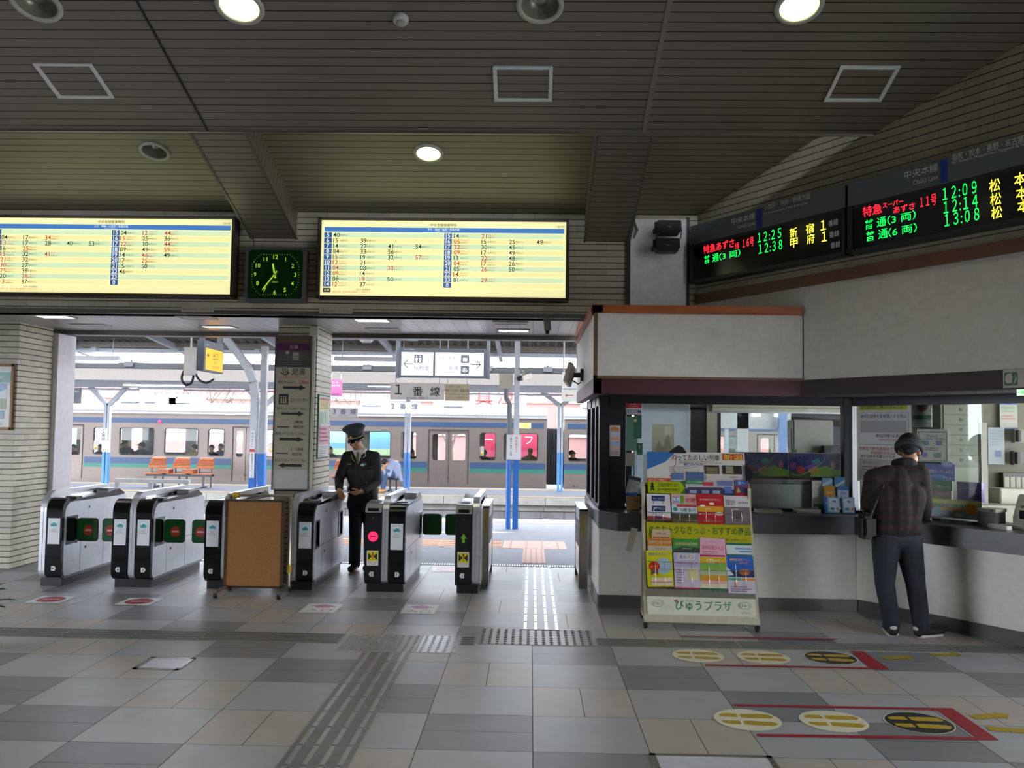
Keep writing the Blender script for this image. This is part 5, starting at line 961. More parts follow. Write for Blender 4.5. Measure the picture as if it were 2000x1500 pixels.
# platform ceiling fan
Y = 12.6; X, Z = XY(716, Y, 662), ZY(662, Y, 716); t = thing('ceiling_fan', 'white four bladed ceiling fan under the platform roof', 'fan', (X, Y, Z))
mb = MB(); mb.lathe([(0, .06), (.07, .06), (.1, .03), (.1, -.02), (.07, -.05), (0, -.055)], n=24); build('motor', mb, M('#c9ced9', .4), t)
for i in range(4):
    a = math.radians((8, 172, 215, 325)[i]); mb = MB(); d = Vector((math.cos(a), math.sin(a), 0)); mb.beam(d*.08, d*.75+Vector((0, 0, -.0)), .085, .008, None); build('blade', mb, M('#c4cad6', .4), t)
mb = MB(); mb.cyl((0, 0, .05), (0, 0, 3.79-Z), .015, n=8); build('rod', mb, GALV, t)
# cameras and boxes
Y = YC-.1; X, Z = XY(1024, Y, 740), ZY(737, Y, 1024); t = thing('security_camera', 'white security camera with a black lens hood left of the ticket office', 'security camera', (X, Y, Z)); 
A_ = Vector((.1, .13, .045)); B_ = Vector((-.065, -.13, -.025)); mb = MB(); mb.beam(A_, B_, .1, .09); build('camera_body', mb, M('#c8c4b4', .45), t, bevel=.006)
mb = MB(); C_ = B_+(B_-A_).normalized()*.05; mb.cyl(B_, C_, .042, .046, 16); build('lens_hood', mb, M('#0d0d0e', .3), t)
mb = MB(); mb.beam((0, .0, .04), (-.02, .0, .12), .03); mb.tube([(-.02, 0, .12), (-.08, .05, .16), (-.17, .12, .155)], .02, 8); mb.box(-.02, .04, -.03, .03, .035, .06); build('arm', mb, M('#b3b0a0', .45), t)
zb_ = ZY(735, 9.7, 1126); t = thing('floodlight', 'square white device on a swivel bracket at the side of the ticket office wall', 'sensor', (.55, 9.4, zb_)); mb = MB(); mb.beam((-.17, -.12, .02), (-.12, .14, -.02), .05, .22, None, (.25, 0, 1)); build('case', mb, M('#dad7c4', .5), t, bevel=.005)
mb = MB(); mb.box(-.1, -.0, -.02, .04, -.03, .02); mb.box(-.03, .0, -.05, .07, -.07, .06); mb.tube([(-.1, 0, -.02), (-.12, .03, -.06), (-.05, .05, -.1), (-.02, .05, -.08)], .008, 6); build('bracket', mb, M('#4c4b40', .5), t)
Y = 9.0; t = thing('door_sensor', 'small grey sensor box fixed under the soffit edge left of the ticket office', 'sensor', (XY(1068, Y, 636), Y, ZY(636, Y, 1068))); mb = MB(); mb.prism([(-.035, .075), (.035, .085), (.045, -.05), (-.025, -.06)], 'y', -.05, .05); build('case', mb, M('#8f8e88', .5), t, bevel=.004)
mb = MB(); mb.cyl((.005, -.01, -.052), (.005, -.03, -.085), .022, .018, 12); build('lens', mb, M('#161514', .3), t); mb = MB(); mb.tube([(.03, 0, .06), (.16, 0, .06), (.47, 0, .06)], .012, 8); mb.tube([(.02, 0, .08), (.05, -.02, .11), (.09, 0, .09)], .004, 5); build('conduit', mb, M('#b9b7b0', .4, .4), t)
# ================================================================ brochure rack
RB = Vector((1.437, 7.39, 0)); RZ, RTILT, RL = -.06, math.radians(-22), 1.2
RM = Matrix.Translation(RB+Vector((0, 0, .085))) @ Matrix.Rotation(RZ, 4, 'Z') @ Matrix.Rotation(RTILT, 4, 'X')
def ru(px, py): f = (1206-py)/262; l = 1243.5+3*f; r = 1461-15*f; return ((px-l)/(r-l)-.5)*.93
def rv(py): return (1206-py)/262*RL
t = thing('brochure_rack', 'cream metal brochure rack on casters in front of the ticket counter', 'brochure rack', RB, RZ)
CRM = M('#b9b59c', .4, .1); LR = (RTILT, 0, 0); L0 = (0, 0, .085)
for s_ in (-1, 1): mb = MB(); mb.box(s_*.46-.014, s_*.46+.014, -.02, .03, 0, RL); build('side_post', mb, CRM, t, L0, LR, bevel=.003)
mb = MB(); mb.box(-.45, .45, .015, .03, 0, RL-.02, M('#5d5b50', .6)); build('back_panel', mb, None, t, L0, LR)
mb = MB(); mb.box(-.475, .475, -.03, .04, -.03, .035); build('bottom_rail', mb, CRM, t, L0, LR, bevel=.003); mb = MB(); mb.box(-.45, .45, .01, .03, RL-.02, RL); build('top_rail', mb, CRM, t, L0, LR); mb = MB(); mb.box(-.45, .45, -.045, .02, rv(1166), rv(1153), M('#6d6b5e', .5)); build('shelf', mb, None, t, L0, LR)
mb = MB(); mb.box(-.447, .447, -.03, .014, rv(1199), rv(1164)); build('name_panel', mb, M('#cfd0bd', .4), t, L0, LR)
q = Print(rough=.4); G_ = '#2f7d52'; q.text('びゅうプラザ', .02, rv(1181), .085, G_, bold=True, width=.47); q.poly([(-.225, rv(1174)), (-.195, rv(1174)), (-.195, rv(1171)), (-.22, rv(1172))], '#c8352c'); q.text('[view]', -.09, rv(1173), .02, '#8f9086')
for x_ in (-.36, .36): q.disc(x_, rv(1179), .052, G_, rz=.03, n=32); q.disc(x_, rv(1179), .049, '#cfd0bd', rz=.027, n=32); q.text('びゅう', x_, rv(1179), .028, G_, bold=True)
q.text('WORLD', .36, rv(1192), .014, '#6f746a', width=.07); q.build('lettering', t, (0, -.0292, .0968), LR)
for s_, y_ in ((-.46, .02), (.46, .02), (-.46, .42), (.46, .42)):
    mb = MB(); mb.lathe([(0, -.014), (.03, -.014), (.034, 0), (.03, .014), (0, .014)], (s_, y_, .034), 16, RUBBER, 'x'); mb.box(s_-.02, s_+.02, y_-.01, y_+.015, .04, .075, STEELD); mb.cyl((s_-.025, y_, .034), (s_+.025, y_, .034), .009, mat=CHROME, n=8); build('caster', mb, None, t)
mb = MB()
for s_ in (-.46, .46): mb.beam((s_, .40, .07), (s_, .37, RL*.93+.05), .028, None, None); mb.beam((s_, .0, .075), (s_, .43, .075), .028)
build('rear_leg', mb, CRM, t)
mb = MB(); WR = CHROME
for v in (rv(1024), rv(1009), rv(1118), rv(1104)): mb.tube([(-.445, -.07, v), (.445, -.07, v)], .0025, 6)
for i in range(4):
    for v0, v1 in ((rv(1026), rv(1000)), (rv(1158), rv(1104))):
        c = -.335+i*.224; mb.tube([(c-.04, -.03, v0), (c-.04, -.072, v0+.01), (c-.04, -.072, v1), (c+.04, -.072, v1), (c+.04, -.072, v0+.01), (c+.04, -.03, v0)], .0022, 5)
build('wire_holder', mb, WR, t, L0, LR)
BG = 'brochures in the wheeled rack'
def brochure(px0, px1, py0, py1, y, base, fn, label, tilt=0., name='brochure', group=BG, cat='brochure', thick=.006):
    py = (py0+py1)/2; u0, u1, v0, v1 = ru(px0, py), ru(px1, py), rv(py1), rv(py0); w, h = (u1-u0)/2, (v1-v0)/2
    q = Print(rough=.3, step=.0006); q.b.flat = True; q.b.box(-w, w, .0004, thick, -h, h, M(base, .35, var=0)); q.rect(-w, -h, w, h, base); fn(q, w, h)
    o = q.build(name); o.matrix_world = RM @ Matrix.Translation((( u0+u1)/2, y, (v0+v1)/2)) @ Matrix.Rotation(tilt, 4, 'Y'); return tag(o, label, cat, group)
def navy(q, w, h): q.rect(-w*.58, h*.05, w*.55, h*.75, '#27375f'); q.text('旅へ・出よう', 0, h*.4, h*.24, '#aab4cc', width=w*.9); q.rect(-w*.45, -h*.5, -w*.41, h*.05, '#4a4a50'); q.rect(w*.33, -h*.5, w*.37, h*.05, '#4a4a50')
brochure(1253, 1298, 970, 1000, -.034, '#c9c6c8', navy, 'white leaflet with a navy signboard, rear one in the top left pocket')
brochure(1253, 1298, 991, 1023, -.052, '#cdc9ca', lambda q, w, h: (navy(q, w, h), q.poly([(-w, -h), (w, -h), (w, -h*.75), (0, -h*.5), (-w, -h*.55)], '#8f3a2e'), q.rect(-w*.3, -h*.85, w*.2, -h*.6, '#27375f')), 'white leaflet with a navy signboard and brown foot, front one in the top left pocket')
brochure(1300, 1348, 969, 1000, -.034, '#d0a3a0', lambda q, w, h: (q.rect(-w*.85, -h*.1, -w*.35, h*.6, '#5b6fa8'), q.text('長野', -w*.6, h*.25, h*.5, '#e6e6ea', bold=True), q.rect(-w*.3, -h*.2, -.0, h*.8, '#6a9c3a'), q.text('北陸', w*.5, h*.2, h*.65, '#b8402e', bold=True, width=w*.85), q.rect(-w, -h, w, -h*.3, '#4a6a4a')), 'pinkish travel leaflet with red writing, rear one in the second top pocket')
brochure(1300, 1348, 991, 1027, -.052, '#c3ccd4', lambda q, w, h: (q.rect(-w*.6, h*.72, w*.98, h*.97, '#c0403a'), q.text('北陸 金沢', w*.25, h*.4, h*.42, '#27624c', bold=True, width=w*1.25), q.disc(-w*.72, h*.45, w*.18, '#3f8f7a'), q.rect(-w, -h, w, -h*.05, '#4b463c'), q.rect(-w*.9, -h*.9, w*.9, -h*.6, '#5a4f38'), q.rect(-w, -h*.05, w, h*.06, '#6f93b8')), 'white travel leaflet with green writing over a dark photo in the second top pocket')
brochure(1349, 1398, 969, 1028, -.045, '#b8282c', lambda q, w, h: (q.text('中央線が好きだ。', 0, h*.62, h*.14, '#e9c9c0', width=w*1.6), q.disc(w*.1, h*.35, w*.2, '#e6ddd2', rz=h*.08), q.rect(-w, -h*.2, w, h*.18, '#d8a028'), q.disc(-w*.6, h*.2, w*.2, '#e3dccc', rz=h*.07), q.rect(-w*.9, -h*.4, -w*.75, -h*.3, '#e6d9d0'), q.disc(w*.65, -h*.32, w*.3, '#dcd3c4', rz=h*.12), q.text('いちどはおいで', -w*.2, -h*.36, h*.08, '#e8c8c0', width=w*.9), q.text('沿線さんぽ', w*.05, -h*.82, h*.15, '#e6b0a4', width=w*1.3)), 'red leaflet with a yellow band in the third top pocket')
brochure(1399, 1447, 971, 1000, -.034, '#cfcacb', lambda q, w, h: (q.text('諏訪', -w*.5, h*.1, h*.8, '#3b3a40', width=w*.75), q.text('温泉散歩旅', w*.5, h*.1, h*.35, '#4a4950', width=w*.8)), 'white leaflet with large dark characters in the rightmost top pocket')
brochure(1399, 1447, 994, 1028, -.052, '#6f6468', lambda q, w, h: (q.lines(-w*.95, -h*.9, w*.95, h*.9, 9, '#857a7e', .5, seed=12), q.rect(-w*.4, -h*.4, w*.4, h*.5, '#5a5256')), 'dim grey purple leaflet in the rightmost top pocket')
o = brochure(1251, 1450, 1026, 1064, -.024, '#a7a01c', lambda q, w, h: (q.rect(-w, -h, w, h, '#aaa41e'), q.text('JRのおトクなきっぷ・おすすめ商品', .005, h*.22, h*.95, '#1f5a30', bold=True, width=w*1.94), q.text('ご自由にお持ちください', w*.68, -h*.62, h*.32, '#2c3a20', width=w*.52)), 'olive yellow banner with green writing across the middle of the rack', name='banner', group=None, cat='banner', thick=.004)
brochure(1252, 1299, 1056, 1085, -.034, '#c4742c', lambda q, w, h: (q.text('信州ワンデーパス', 0, h*.35, h*.5, '#3a7a6a', bold=True, width=w*1.8), q.text('信州ワンデーパス', .001, h*.38, h*.5, '#d3dcc8', width=w*1.8), q.rect(-w, -h, w, -h*.1, '#b9ac9a'), q.text('信州満喫', .0, -h*.5, h*.3, '#8a6a4a')), 'orange topped ticket leaflet in the leftmost middle pocket')
brochure(1261, 1296, 1041, 1059, -.046, '#c0a88a', lambda q, w, h: (q.text('長野県内限定', 0, h*.1, h*.4, '#4a3a2c', width=w*1.1), q.rect(-w*.9, -h*.9, w*.9, -h*.6, '#a8643c')), 'tan card clipped over the banner at the left', name='card', group=None, cat='card')
brochure(1301, 1351, 1057, 1087, -.034, '#3f8a36', lambda q, w, h: (q.text('信州特急料金回数券', 0, h*.35, h*.4, '#d3a8a0', bold=True, width=w*1.7), q.poly([(-w, -h*.75), (w, -h*.75), (w, -h*.15), (-w*.2, .0), (-w*.95, -h*.35)], '#3c4340'), q.rect(-w*.3, -h*.35, w*.4, -h*.2, '#7f8a8a')), 'green ticket leaflet with a dark train in the second middle pocket')
brochure(1352, 1400, 1055, 1088, -.034, '#d9a3b4', lambda q, w, h: (q.text('ぐるっと', 0, h*.6, h*.2, '#5a7ab0'), q.text('信州往復きっぷ', 0, -h*.1, h*.5, '#c2406a', bold=True, width=w*1.7), q.lines(-w*.8, -h*.9, w*.8, -h*.5, 2, '#8a5a7a')), 'pink ticket leaflet in the third middle pocket', tilt=.04)
brochure(1402, 1450, 1063, 1090, -.034, '#c3cfd0', lambda q, w, h: (q.rect(-w, h*.7, w, h, '#2f6a4a'), q.rect(-w*.3, h*.1, w, h*.3, '#4a86b0'), q.rect(0, -h*.3, w, -h*.1, '#5f92b4'), q.rect(-w, -h, w, -h*.6, '#4a7a3c')), 'white leaflet with blue and green bars in the rightmost middle pocket')
brochure(1249, 1299, 1082, 1150, -.052, '#c2c01c', lambda q, w, h: (q.disc(w*.3, h*.15, w*.62, '#9fb4c4', rz=h*.45), q.text('信州の冬をあるこう', 0, h*.8, h*.16, '#4a5a9a', bold=True, width=w*1.7), q.disc(-w*.42, h*.12, w*.42, '#c2281f', rz=h*.28), q.text('おトク', -w*.42, h*.12, h*.12, '#e0c23a', bold=True), q.poly([(-w*.65, -h*.1), (-w*.2, -h*.1), (-w*.12, -h*.36), (-w*.42, -h*.24), (-w*.72, -h*.36)], '#6a4a4a'), q.rect(-w*.7, -h*.93, w*.9, -h*.5, '#d8c9a6'), q.rect(-w*.7, -h*.78, w*.9, -h*.72, '#d06a80')), 'yellow leaflet with a red rosette in the lower left pocket', tilt=-.03)
brochure(1301, 1350, 1085, 1152, -.052, '#a9a6c6', lambda q, w, h: (q.rect(-w*.7, h*.6, w*.65, h*.92, '#cdbfb0'), q.text('週末パス', 0, h*.76, h*.22, '#3f6fc0', bold=True, width=w*1.1), q.text('2日間乗り放題', 0, h*.42, h*.12, '#cf6a7a', width=w*1.6), q.rect(-w*.95, -h*.95, w*.95, h*.2, '#c6b9c6'), q.lines(-w*.85, -h*.75, -w*.1, h*.1, 6, '#6f6a80', seed=9), q.rect(w*.1, -h*.5, w*.85, h*.1, '#d0c690'), q.rect(-w, -h, w, -h*.93, '#b8404a')), 'lilac leaflet with a red foot in the second lower pocket')
brochure(1350, 1402, 1086, 1155, -.052, '#d3cdae', lambda q, w, h: (q.rect(-w*.94, h*.84, w*.94, h*.96, '#b0407a'), q.rect(-w*.94, h*.3, w*.94, h*.82, '#c8a224'), q.text('えきねっと', 0, h*.66, h*.16, '#f0ecd0', bold=True, width=w*.95), q.rect(-w*.94, h*.12, w*.94, h*.5, '#7fae4a'), q.rect(-w*.94, -h*.2, w*.94, h*.1, '#a9b894'), q.rect(-w*.94, -h*.45, w*.94, -h*.15, '#cf9430'), q.rect(-w*.9, -h*.62, w*.9, -h*.45, '#d8a4a8'), q.rect(-w, -h, w, -h*.85, '#3a6a4c')), 'leaflet with orange and green stripes in the third lower pocket')
brochure(1402, 1453, 1088, 1158, -.052, '#2f5fae', lambda q, w, h: (q.text('新幹線 東京フリー', 0, h*.78, h*.14, '#e3a060', bold=True, width=w*1.5), q.text('乗車券', w*.3, h*.6, h*.14, '#c06aa0', bold=True), q.rect(-w, -h*.12, w, h*.2, '#2a3a5c'), q.disc(w*.3, .02, w*.4, '#b06a3a', rz=h*.16), q.poly([(-w, h*.4), (-w*.5, -h*.05), (-w, -h*.1)], '#c9c9cc'), q.rect(-w, -h, w, -h*.15, '#c4bdc6'), q.rect(-w*.95, -h*.32, 0, -h*.2, '#4f9a6a'), q.rect(w*.05, -h*.32, w, -h*.2, '#cf8a3a'), q.rect(-w*.5, -h*.7, -w*.3, -h*.4, '#d07a3a'), q.lines(-w*.8, -h*.95, w*.8, -h*.6, 3, '#7a4a8a', seed=3)), 'blue city night leaflet in the lower right pocket')
# board above the rack
brochure(1256, 1441, 881, 941, -.012, '#d3cfc9', lambda q, w, h: (q.poly([(-w, h), (-w*.4, h), (-w*.62, h*.3), (-w, -h*.25)], '#3a6fb0'), q.line([(-w*.38, h*.85), (-w*.42, h*.1), (-w*.48, -h*.15), (-w*.4, -h*.5), (-w*.55, -h*.7)], .006, '#b0605a'), q.text('のってたのしい列車', .0, h*.62, h*.42, '#2a2624', bold=True, width=w*.98), q.rect(w*.55, h*.5, w*.97, h*.93, '#b8402c'), q.text('新潟', w*.76, h*.68, h*.45, '#e9c45a', bold=True, width=w*.38), q.lines(-w*.35, h*.2, w*.7, h*.4, 2, '#6f6a66', seed=1), q.text('越乃Shu*Kura', -w*.05, h*.15, h*.2, '#2a4f8c', bold=True), q.lines(-w*.55, -h*.4, w*.12, h*.02, 4, '#8a8580', seed=5), q.rect(w*.17, -h*.5, w*.47, h*.1, '#3b372c'), q.rect(w*.2, -h*.45, w*.44, -h*.05, '#7d7454'), q.rect(w*.53, -h*.5, w*.92, h*.1, '#2f2e26'), q.rect(w*.6, -h*.45, w*.75, h*.05, '#8f8a70'), q.rect(-w*.2, -h*.95, w*.15, -h*.4, '#4f6690'), q.rect(-w*.5, -h*.95, -w*.25, -h*.45, '#5f76a4'), q.rect(w*.2, -h*.95, w*.9, -h*.62, '#c9c2bc'), q.text('Oykot', w*.75, -h*.72, h*.2, '#8a2f5a', bold=True)), 'white poster board about sightseeing trains on top of the rack', name='poster_board', group=None, cat='poster', thick=.01)
brochure(1256, 1327, 944, 968, -.03, '#a6b418', lambda q, w, h: (q.poly([(w*.75, h), (w, 0), (w*.75, -h), (w, -h), (w, h)], '#2f6a34'), q.disc(-w*.75, h*.55, .012, '#1d3a1c'), q.line([(-w*.75, h*.4), (-w*.76, -h*.05)], .018, '#1d3a1c'), q.line([(-w*.84, -h*.6), (-w*.76, -h*.05), (-w*.66, -h*.6)], .012, '#1d3a1c'), q.line([(-w*.85, .0), (-w*.76, h*.3), (-w*.66, .0)], .009, '#1d3a1c'), q.text('上諏訪駅を出て', w*.1, h*.42, h*.6, '#24401c', width=w*1.2), q.text('右へ徒歩30秒!!', w*.1, -h*.42, h*.6, '#24401c', width=w*1.2)), 'yellow green arrow card with a walking figure at the top left of the rack', name='arrow_card', group=None, cat='card')
brochure(1255, 1300, 937, 946, -.026, '#b0482c', lambda q, w, h: q.text('旅行のご相談は…', 0, 0, h*1.2, '#e6c9b0', width=w*1.7), 'narrow brick red strip above the yellow green arrow card', name='label_strip', group=None, cat='label')
brochure(1328, 1419, 940, 970, -.03, '#b3b2bc', lambda q, w, h: (q.rect(-w, h*.45, -w*.25, h*.98, '#2f7a44'), q.text('びゅうプラザ上諏訪駅', -w*.62, h*.72, h*.25, '#d6e6d6', width=w*.65), q.rect(-w*.28, h*.25, w*.15, h*.75, '#c0404a'), q.rect(w*.3, h*.3, w*.95, h, '#6f78a8'), q.rect(-w, -h, w, -h*.2, '#3a3f5e'), q.poly([(-w*.98, -h*.3), (-w*.9, .05*h), (w*.5, .05*h), (w*.6, -h*.3)], '#4b3f52'), q.rect(-w*.85, -h*.8, -w*.55, -h*.4, '#8fa0c0'), q.rect(-w*.35, -h*.8, -w*.05, -h*.4, '#7a8cb4'), q.rect(w*.1, -h*.8, w*.4, -h*.4, '#8fa0c0'), q.rect(w*.6, -h*.7, w*.9, h*.2, '#5a76b8')), 'collage print of a station building right of the arrow card', name='picture_card', group=None, cat='card')
brochure(1420, 1446, 938, 971, -.03, '#9a2c3c', lambda q, w, h: (q.rect(-w*.9, h*.3, w*.9, h*.95, '#2f5fa0'), q.text('旅へ', 0, h*.62, h*.4, '#c9d6e6', bold=True), q.rect(-w*.8, -h*.6, w*.7, h*.15, '#3f4a7a'), q.poly([(-w*.8, -h*.6), (-w*.2, -h*.5), (-w*.5, .1*h)], '#c9b030')), 'small red and blue card at the top right of the rack', name='picture_card', group=None, cat='card')
for px, py, rz, lb in ((1315, 880, 0, 'black clip gripping the top edge of the poster board'), (1444, 924, math.pi/2, 'black clip gripping the right edge of the poster board')):
    mb = MB(); mb.prism([(-.075, -.015), (.07, -.015), (.045, .03), (.01, .05), (-.02, .035)], 'y', -.03, .03); o = build('clip', mb, M('#14161f', .3), bevel=.004); o.matrix_world = RM @ Matrix.Translation((ru(px, py), -.005, rv(py))) @ Matrix.Rotation(rz, 4, 'Y'); tag(o, lb, 'clip')
# ================================================================ on and behind the front counter
ZC = .90
def stack(px, py, lb):
    P = PZ(px, py, ZC); t = thing('paper_stack', lb, 'paper stack', (P.x, P.y, ZC), .03, 'paper stacks on the front counter'); mb = MB(); r = random.Random(px)
    for i in range(7): a, b = r.uniform(-.006, .006), r.uniform(-.005, .005); mb.box(-.115+a, .115+a, -.075+b, .075+b, .0+i*.0045, .0045+i*.0045)
    build('sheets', mb, M('#a9a594', .7), t); q = Print(flat=True); q.rect(-.11, -.07, .11, .07, '#d3d2cc'); q.lines(-.09, -.05, .09, .05, 6, '#8a8a8a', seed=px); q.build('top_sheet', t, (0, 0, .032))
stack(1500, 1001, 'low paper stack on the counter right of the brochure rack'); stack(1574, 1000, 'low paper stack on the counter beside the white leaflet stand')
mb = MB(); x0, x1 = 1.97, XC-.09; Ys = 8.64; mb.box(x0, x1, Ys, Ys+.02, ZC+.0, ZY(884, Ys, 1540)); tag(build('counter_screen', mb, M('#f4f7f3', .3)), 'pale low screen standing behind the front counter glass', 'screen')
def night(px0, px1, lb):
    a, b = XY(px0, Ys, 910), XY(px1, Ys, 910); z1, z0 = ZY(885, Ys, 1540), ZY(936, Ys, 1540); w, h = (b-a)/2, (z1-z0)/2; q = Print(rough=.25); q.b.box(-w, w, .0005, .004, -h, h, M('#39479e', .4, var=0)); q.rect(-w, -h, w, h, '#37459c')
    q.rect(-w, -h, w, -h*.35, '#4f6644'); q.poly([(-w*.2, -h*.75), (w*.1, -h*.1), (w*.4, .1*h), (w*.7, -.15*h), (w, -h*.3), (w, -h*.8)], '#9cc83a'); q.disc(-w*.05, -h*.25, w*.22, '#e0ac58', rz=h*.32); q.poly([(-w*.5, -.1*h), (-.0, h*.25), (w*.25, h*.55), (w*.1, h*.1), (-w*.2, -h*.2)], '#9a5ee0'); q.disc(w*.05, h*.4, w*.17, '#4fc0d6', rz=h*.2); q.disc(-w*.85, h*.05, w*.12, '#b060a0', rz=h*.3); q.disc(-w*.55, -.25*h, w*.17, '#e0485c', rz=h*.3); q.disc(w*.7, .15*h, w*.1, '#e09ab0', rz=h*.3)
    q.line([(-w*.95, -h*.6), (-w*.6, -h*.7), (-w*.3, -h*.45), (0, -h*.1), (w*.3, h*.35), (w*.42, h*.8)], .006, '#ffe0a0'); r = random.Random(px0)
    for i in range(26): q.disc(r.uniform(-w, w)*.95, r.uniform(.1, .95)*h, .004, '#b9bfe0', n=6); q.y -= q.step
    q.y += q.step; q.rect(-w, -h, w, -h*.86, '#6a1f2c'); o = q.build('poster', None, ((a+b)/2, Ys-.006, (z0+z1)/2)); tag(o, lb, 'poster', 'night sky posters behind the counter glass')
night(1443, 1539, 'left one of two colourful night sky posters behind the counter glass'); night(1541, 1641, 'right one of two colourful night sky posters, above the leaflets')
q = Print(); a, b = XY(1448, Ys, 940), XY(1640, Ys, 940); w = (b-a)/2; q.rect(-w, -.022, w, .022, '#c3c6c4'); q.text('冬のきらめきイベント JR東日本で行こう', -w*.5, .004, .022, '#3a3d3f', width=w*.85); q.text('JR', -w*.12, -.01, .03, '#3a8f5a', bold=True); q.text('イルミネーション 入場券', w*.35, .004, .022, '#3a3d3f', width=w*.55); q.rect(-w*.98, -.022, w*.98, -.017, '#33363a'); tag(q.build('caption_strip', None, ((a+b)/2, Ys-.006, ZY(941, Ys, 1545))), 'white caption strip under the night sky posters', 'caption')
# leaflet stand with card leaflets
P = PZ(1640, 1003, ZC); t = thing('leaflet_holder', 'clear tiered leaflet holder at the right end of the front counter', 'leaflet holder', (P.x, P.y, ZC), -.12)
mb = MB()
for i in range(3): mb.box(-.16, .15, .02+i*.045, .024+i*.045, 0, .07+i*.06); mb.box(-.16, .15, -.0+i*.045, .02+i*.045, 0, .004)
for x_ in (-.16, .145): mb.box(x_, x_+.004, 0, .13, 0, .06)
build('tiers', mb, CLEAR, t); HB = P
def leaf(dx, dy, dz, w, h, base, fn, lb, g='card leaflets in the counter holder'):
    q = Print(rough=.3); q.b.box(-w/2, w/2, .0004, .008, 0, h, M(base, .35, var=0)); q.rect(-w/2, 0, w/2, h, base); fn(q, w, h); o = q.build('leaflet'); o.matrix_world = Matrix.Translation(HB) @ Matrix.Rotation(-.12, 4, 'Z') @ Matrix.Translation((dx, dy, dz)) @ Matrix.Rotation(-.16, 4, 'X'); tag(o, lb, 'leaflet', g)
def vw(q, w, h, c, t2=None): q.rect(-w/2, h*.8, w/2, h, c); q.text('VIEW', 0, h*.66, h*.13, c if c != '#c99a3a' else '#e9dcb0', bold=True, width=w*.6); t2 and q.text(t2, 0, h*.52, h*.07, '#8a8a9a', width=w*.4)
leaf(-.085, .105, .13, .095, .2, '#7fb4d8', lambda q, w, h: (q.poly([(-w/2, h*.7), (w/2, h*.95), (w/2, h*.8), (-w/2, h*.55)], '#d3e3ee')), 'light blue leaflet in the rear tier at the left of the holder')
leaf(.03, .105, .13, .095, .21, '#5f9ed0', lambda q, w, h: (q.poly([(-w/2, h*.6), (w/2, h*.9), (w/2, h*.75), (-w/2, h*.5)], '#dde8f0')), 'blue leaflet in the rear tier at the right of the holder')
leaf(-.075, .06, .06, .1, .195, '#c4933a', lambda q, w, h: vw(q, w, h, '#c99a3a'), 'gold leaflet in the middle tier of the holder')
leaf(.05, .06, .06, .1, .195, '#ccd6e6', lambda q, w, h: vw(q, w, h, '#5f86c4', 'Suica'), 'white leaflet with a blue top in the middle tier of the holder')
leaf(-.105, .012, .005, .06, .15, '#3f78c0', lambda q, w, h: q.text('旅', 0, h*.6, .03, '#cfe0f0'), 'dark blue slim leaflet at the left front of the holder')
for x_, lb in ((-.05, 'pale blue leaflet in the front tier at the left of the holder'), (.085, 'pale blue leaflet in the front tier at the right of the holder')): leaf(x_, .008, .005, .112, .15, '#8fbcdc', lambda q, w, h: (q.rect(-w*.38, h*.08, w*.38, h*.92, '#d8dfe2'), q.arrow(-.01, h*.75, .025, h*.7, .012, .03, .016, '#3f86c0'), q.disc(-w*.12, h*.25, w*.2, '#3f8fb4', rz=h*.09), q.disc(w*.3, h*.25, w*.12, '#d88a6a')), lb)
P = PZ(1604, 1000, ZC); t = thing('leaflet_stand', 'tall white leaflet with green foot standing left of the leaflet holder', 'leaflet', (P.x-.02, P.y+.02, ZC)); mb = MB(); mb.box(-.06, .06, 0, .01, 0, .3); mb.box(-.05, .05, .01, .09, 0, .004); build('card', mb, M('#c6c7b6', .4), t); q = Print(); q.text('ご案内', 0, .265, .022, '#6a6a5a'); q.lines(-.045, .12, .045, .24, 6, '#a3a394', seed=4); q.rect(-.05, .05, .06, .075, '#3a8a4a'); q.rect(-.0, .0, .06, .05, '#4a6fb0'); q.build('print', t, (0, -.001, 0))
P = PZ(1237, 996, ZC); t = thing('wicker_basket', 'small brown wicker basket on the left end of the counter', 'basket', (P.x, P.y+.03, ZC)); mb = MB()
for i in range(7): mb.tube([(s_*.055, u_*.05, .01+i*.018) for s_, u_ in ((-1, -1), (1, -1), (1, 1), (-1, 1))], .0095, 6, closed=True)
mb.box(-.05, .05, -.045, .045, 0, .01); build('weave', mb, M('#7d5c34', .7, var=.25, scale=80), t)
t2 = thing('leaflet', 'tilted white and blue leaflet leaning behind the wicker basket', 'leaflet', (P.x-.02, P.y+.11, ZC+.1)); mb = MB(); q = Print(); q.b.box(-.06, .06, .0004, .006, 0, .22, M('#c6cbd2', .4, var=0)); q.rect(-.06, 0, .06, .22, '#c6cbd2'); q.poly([(-.06, 0), (.06, 0), (.06, .08), (-.06, .04)], '#3f62a8'); q.text('アンケート', 0, .16, .02, '#6a6f86', rot=-.1, width=.09); q.text('箱', .01, .12, .02, '#b09040'); q.build('print', t2, (0, 0, 0), (-.15, .25, 0))
P = Vector((.955, 8.062, .58)); q = Print(); q.b.box(-.03, .03, .0004, .003, -.11, .11, M('#c9bfb0', .5, var=0)); q.rect(-.03, -.11, .03, .11, '#cdc3b4'); o = q.build('paper_tag', None, P, (0, .25, 0)); o.location = (.93, 8.062, .66); tag(o, 'small pale paper tag hanging from the counter edge left of the rack', 'tag')
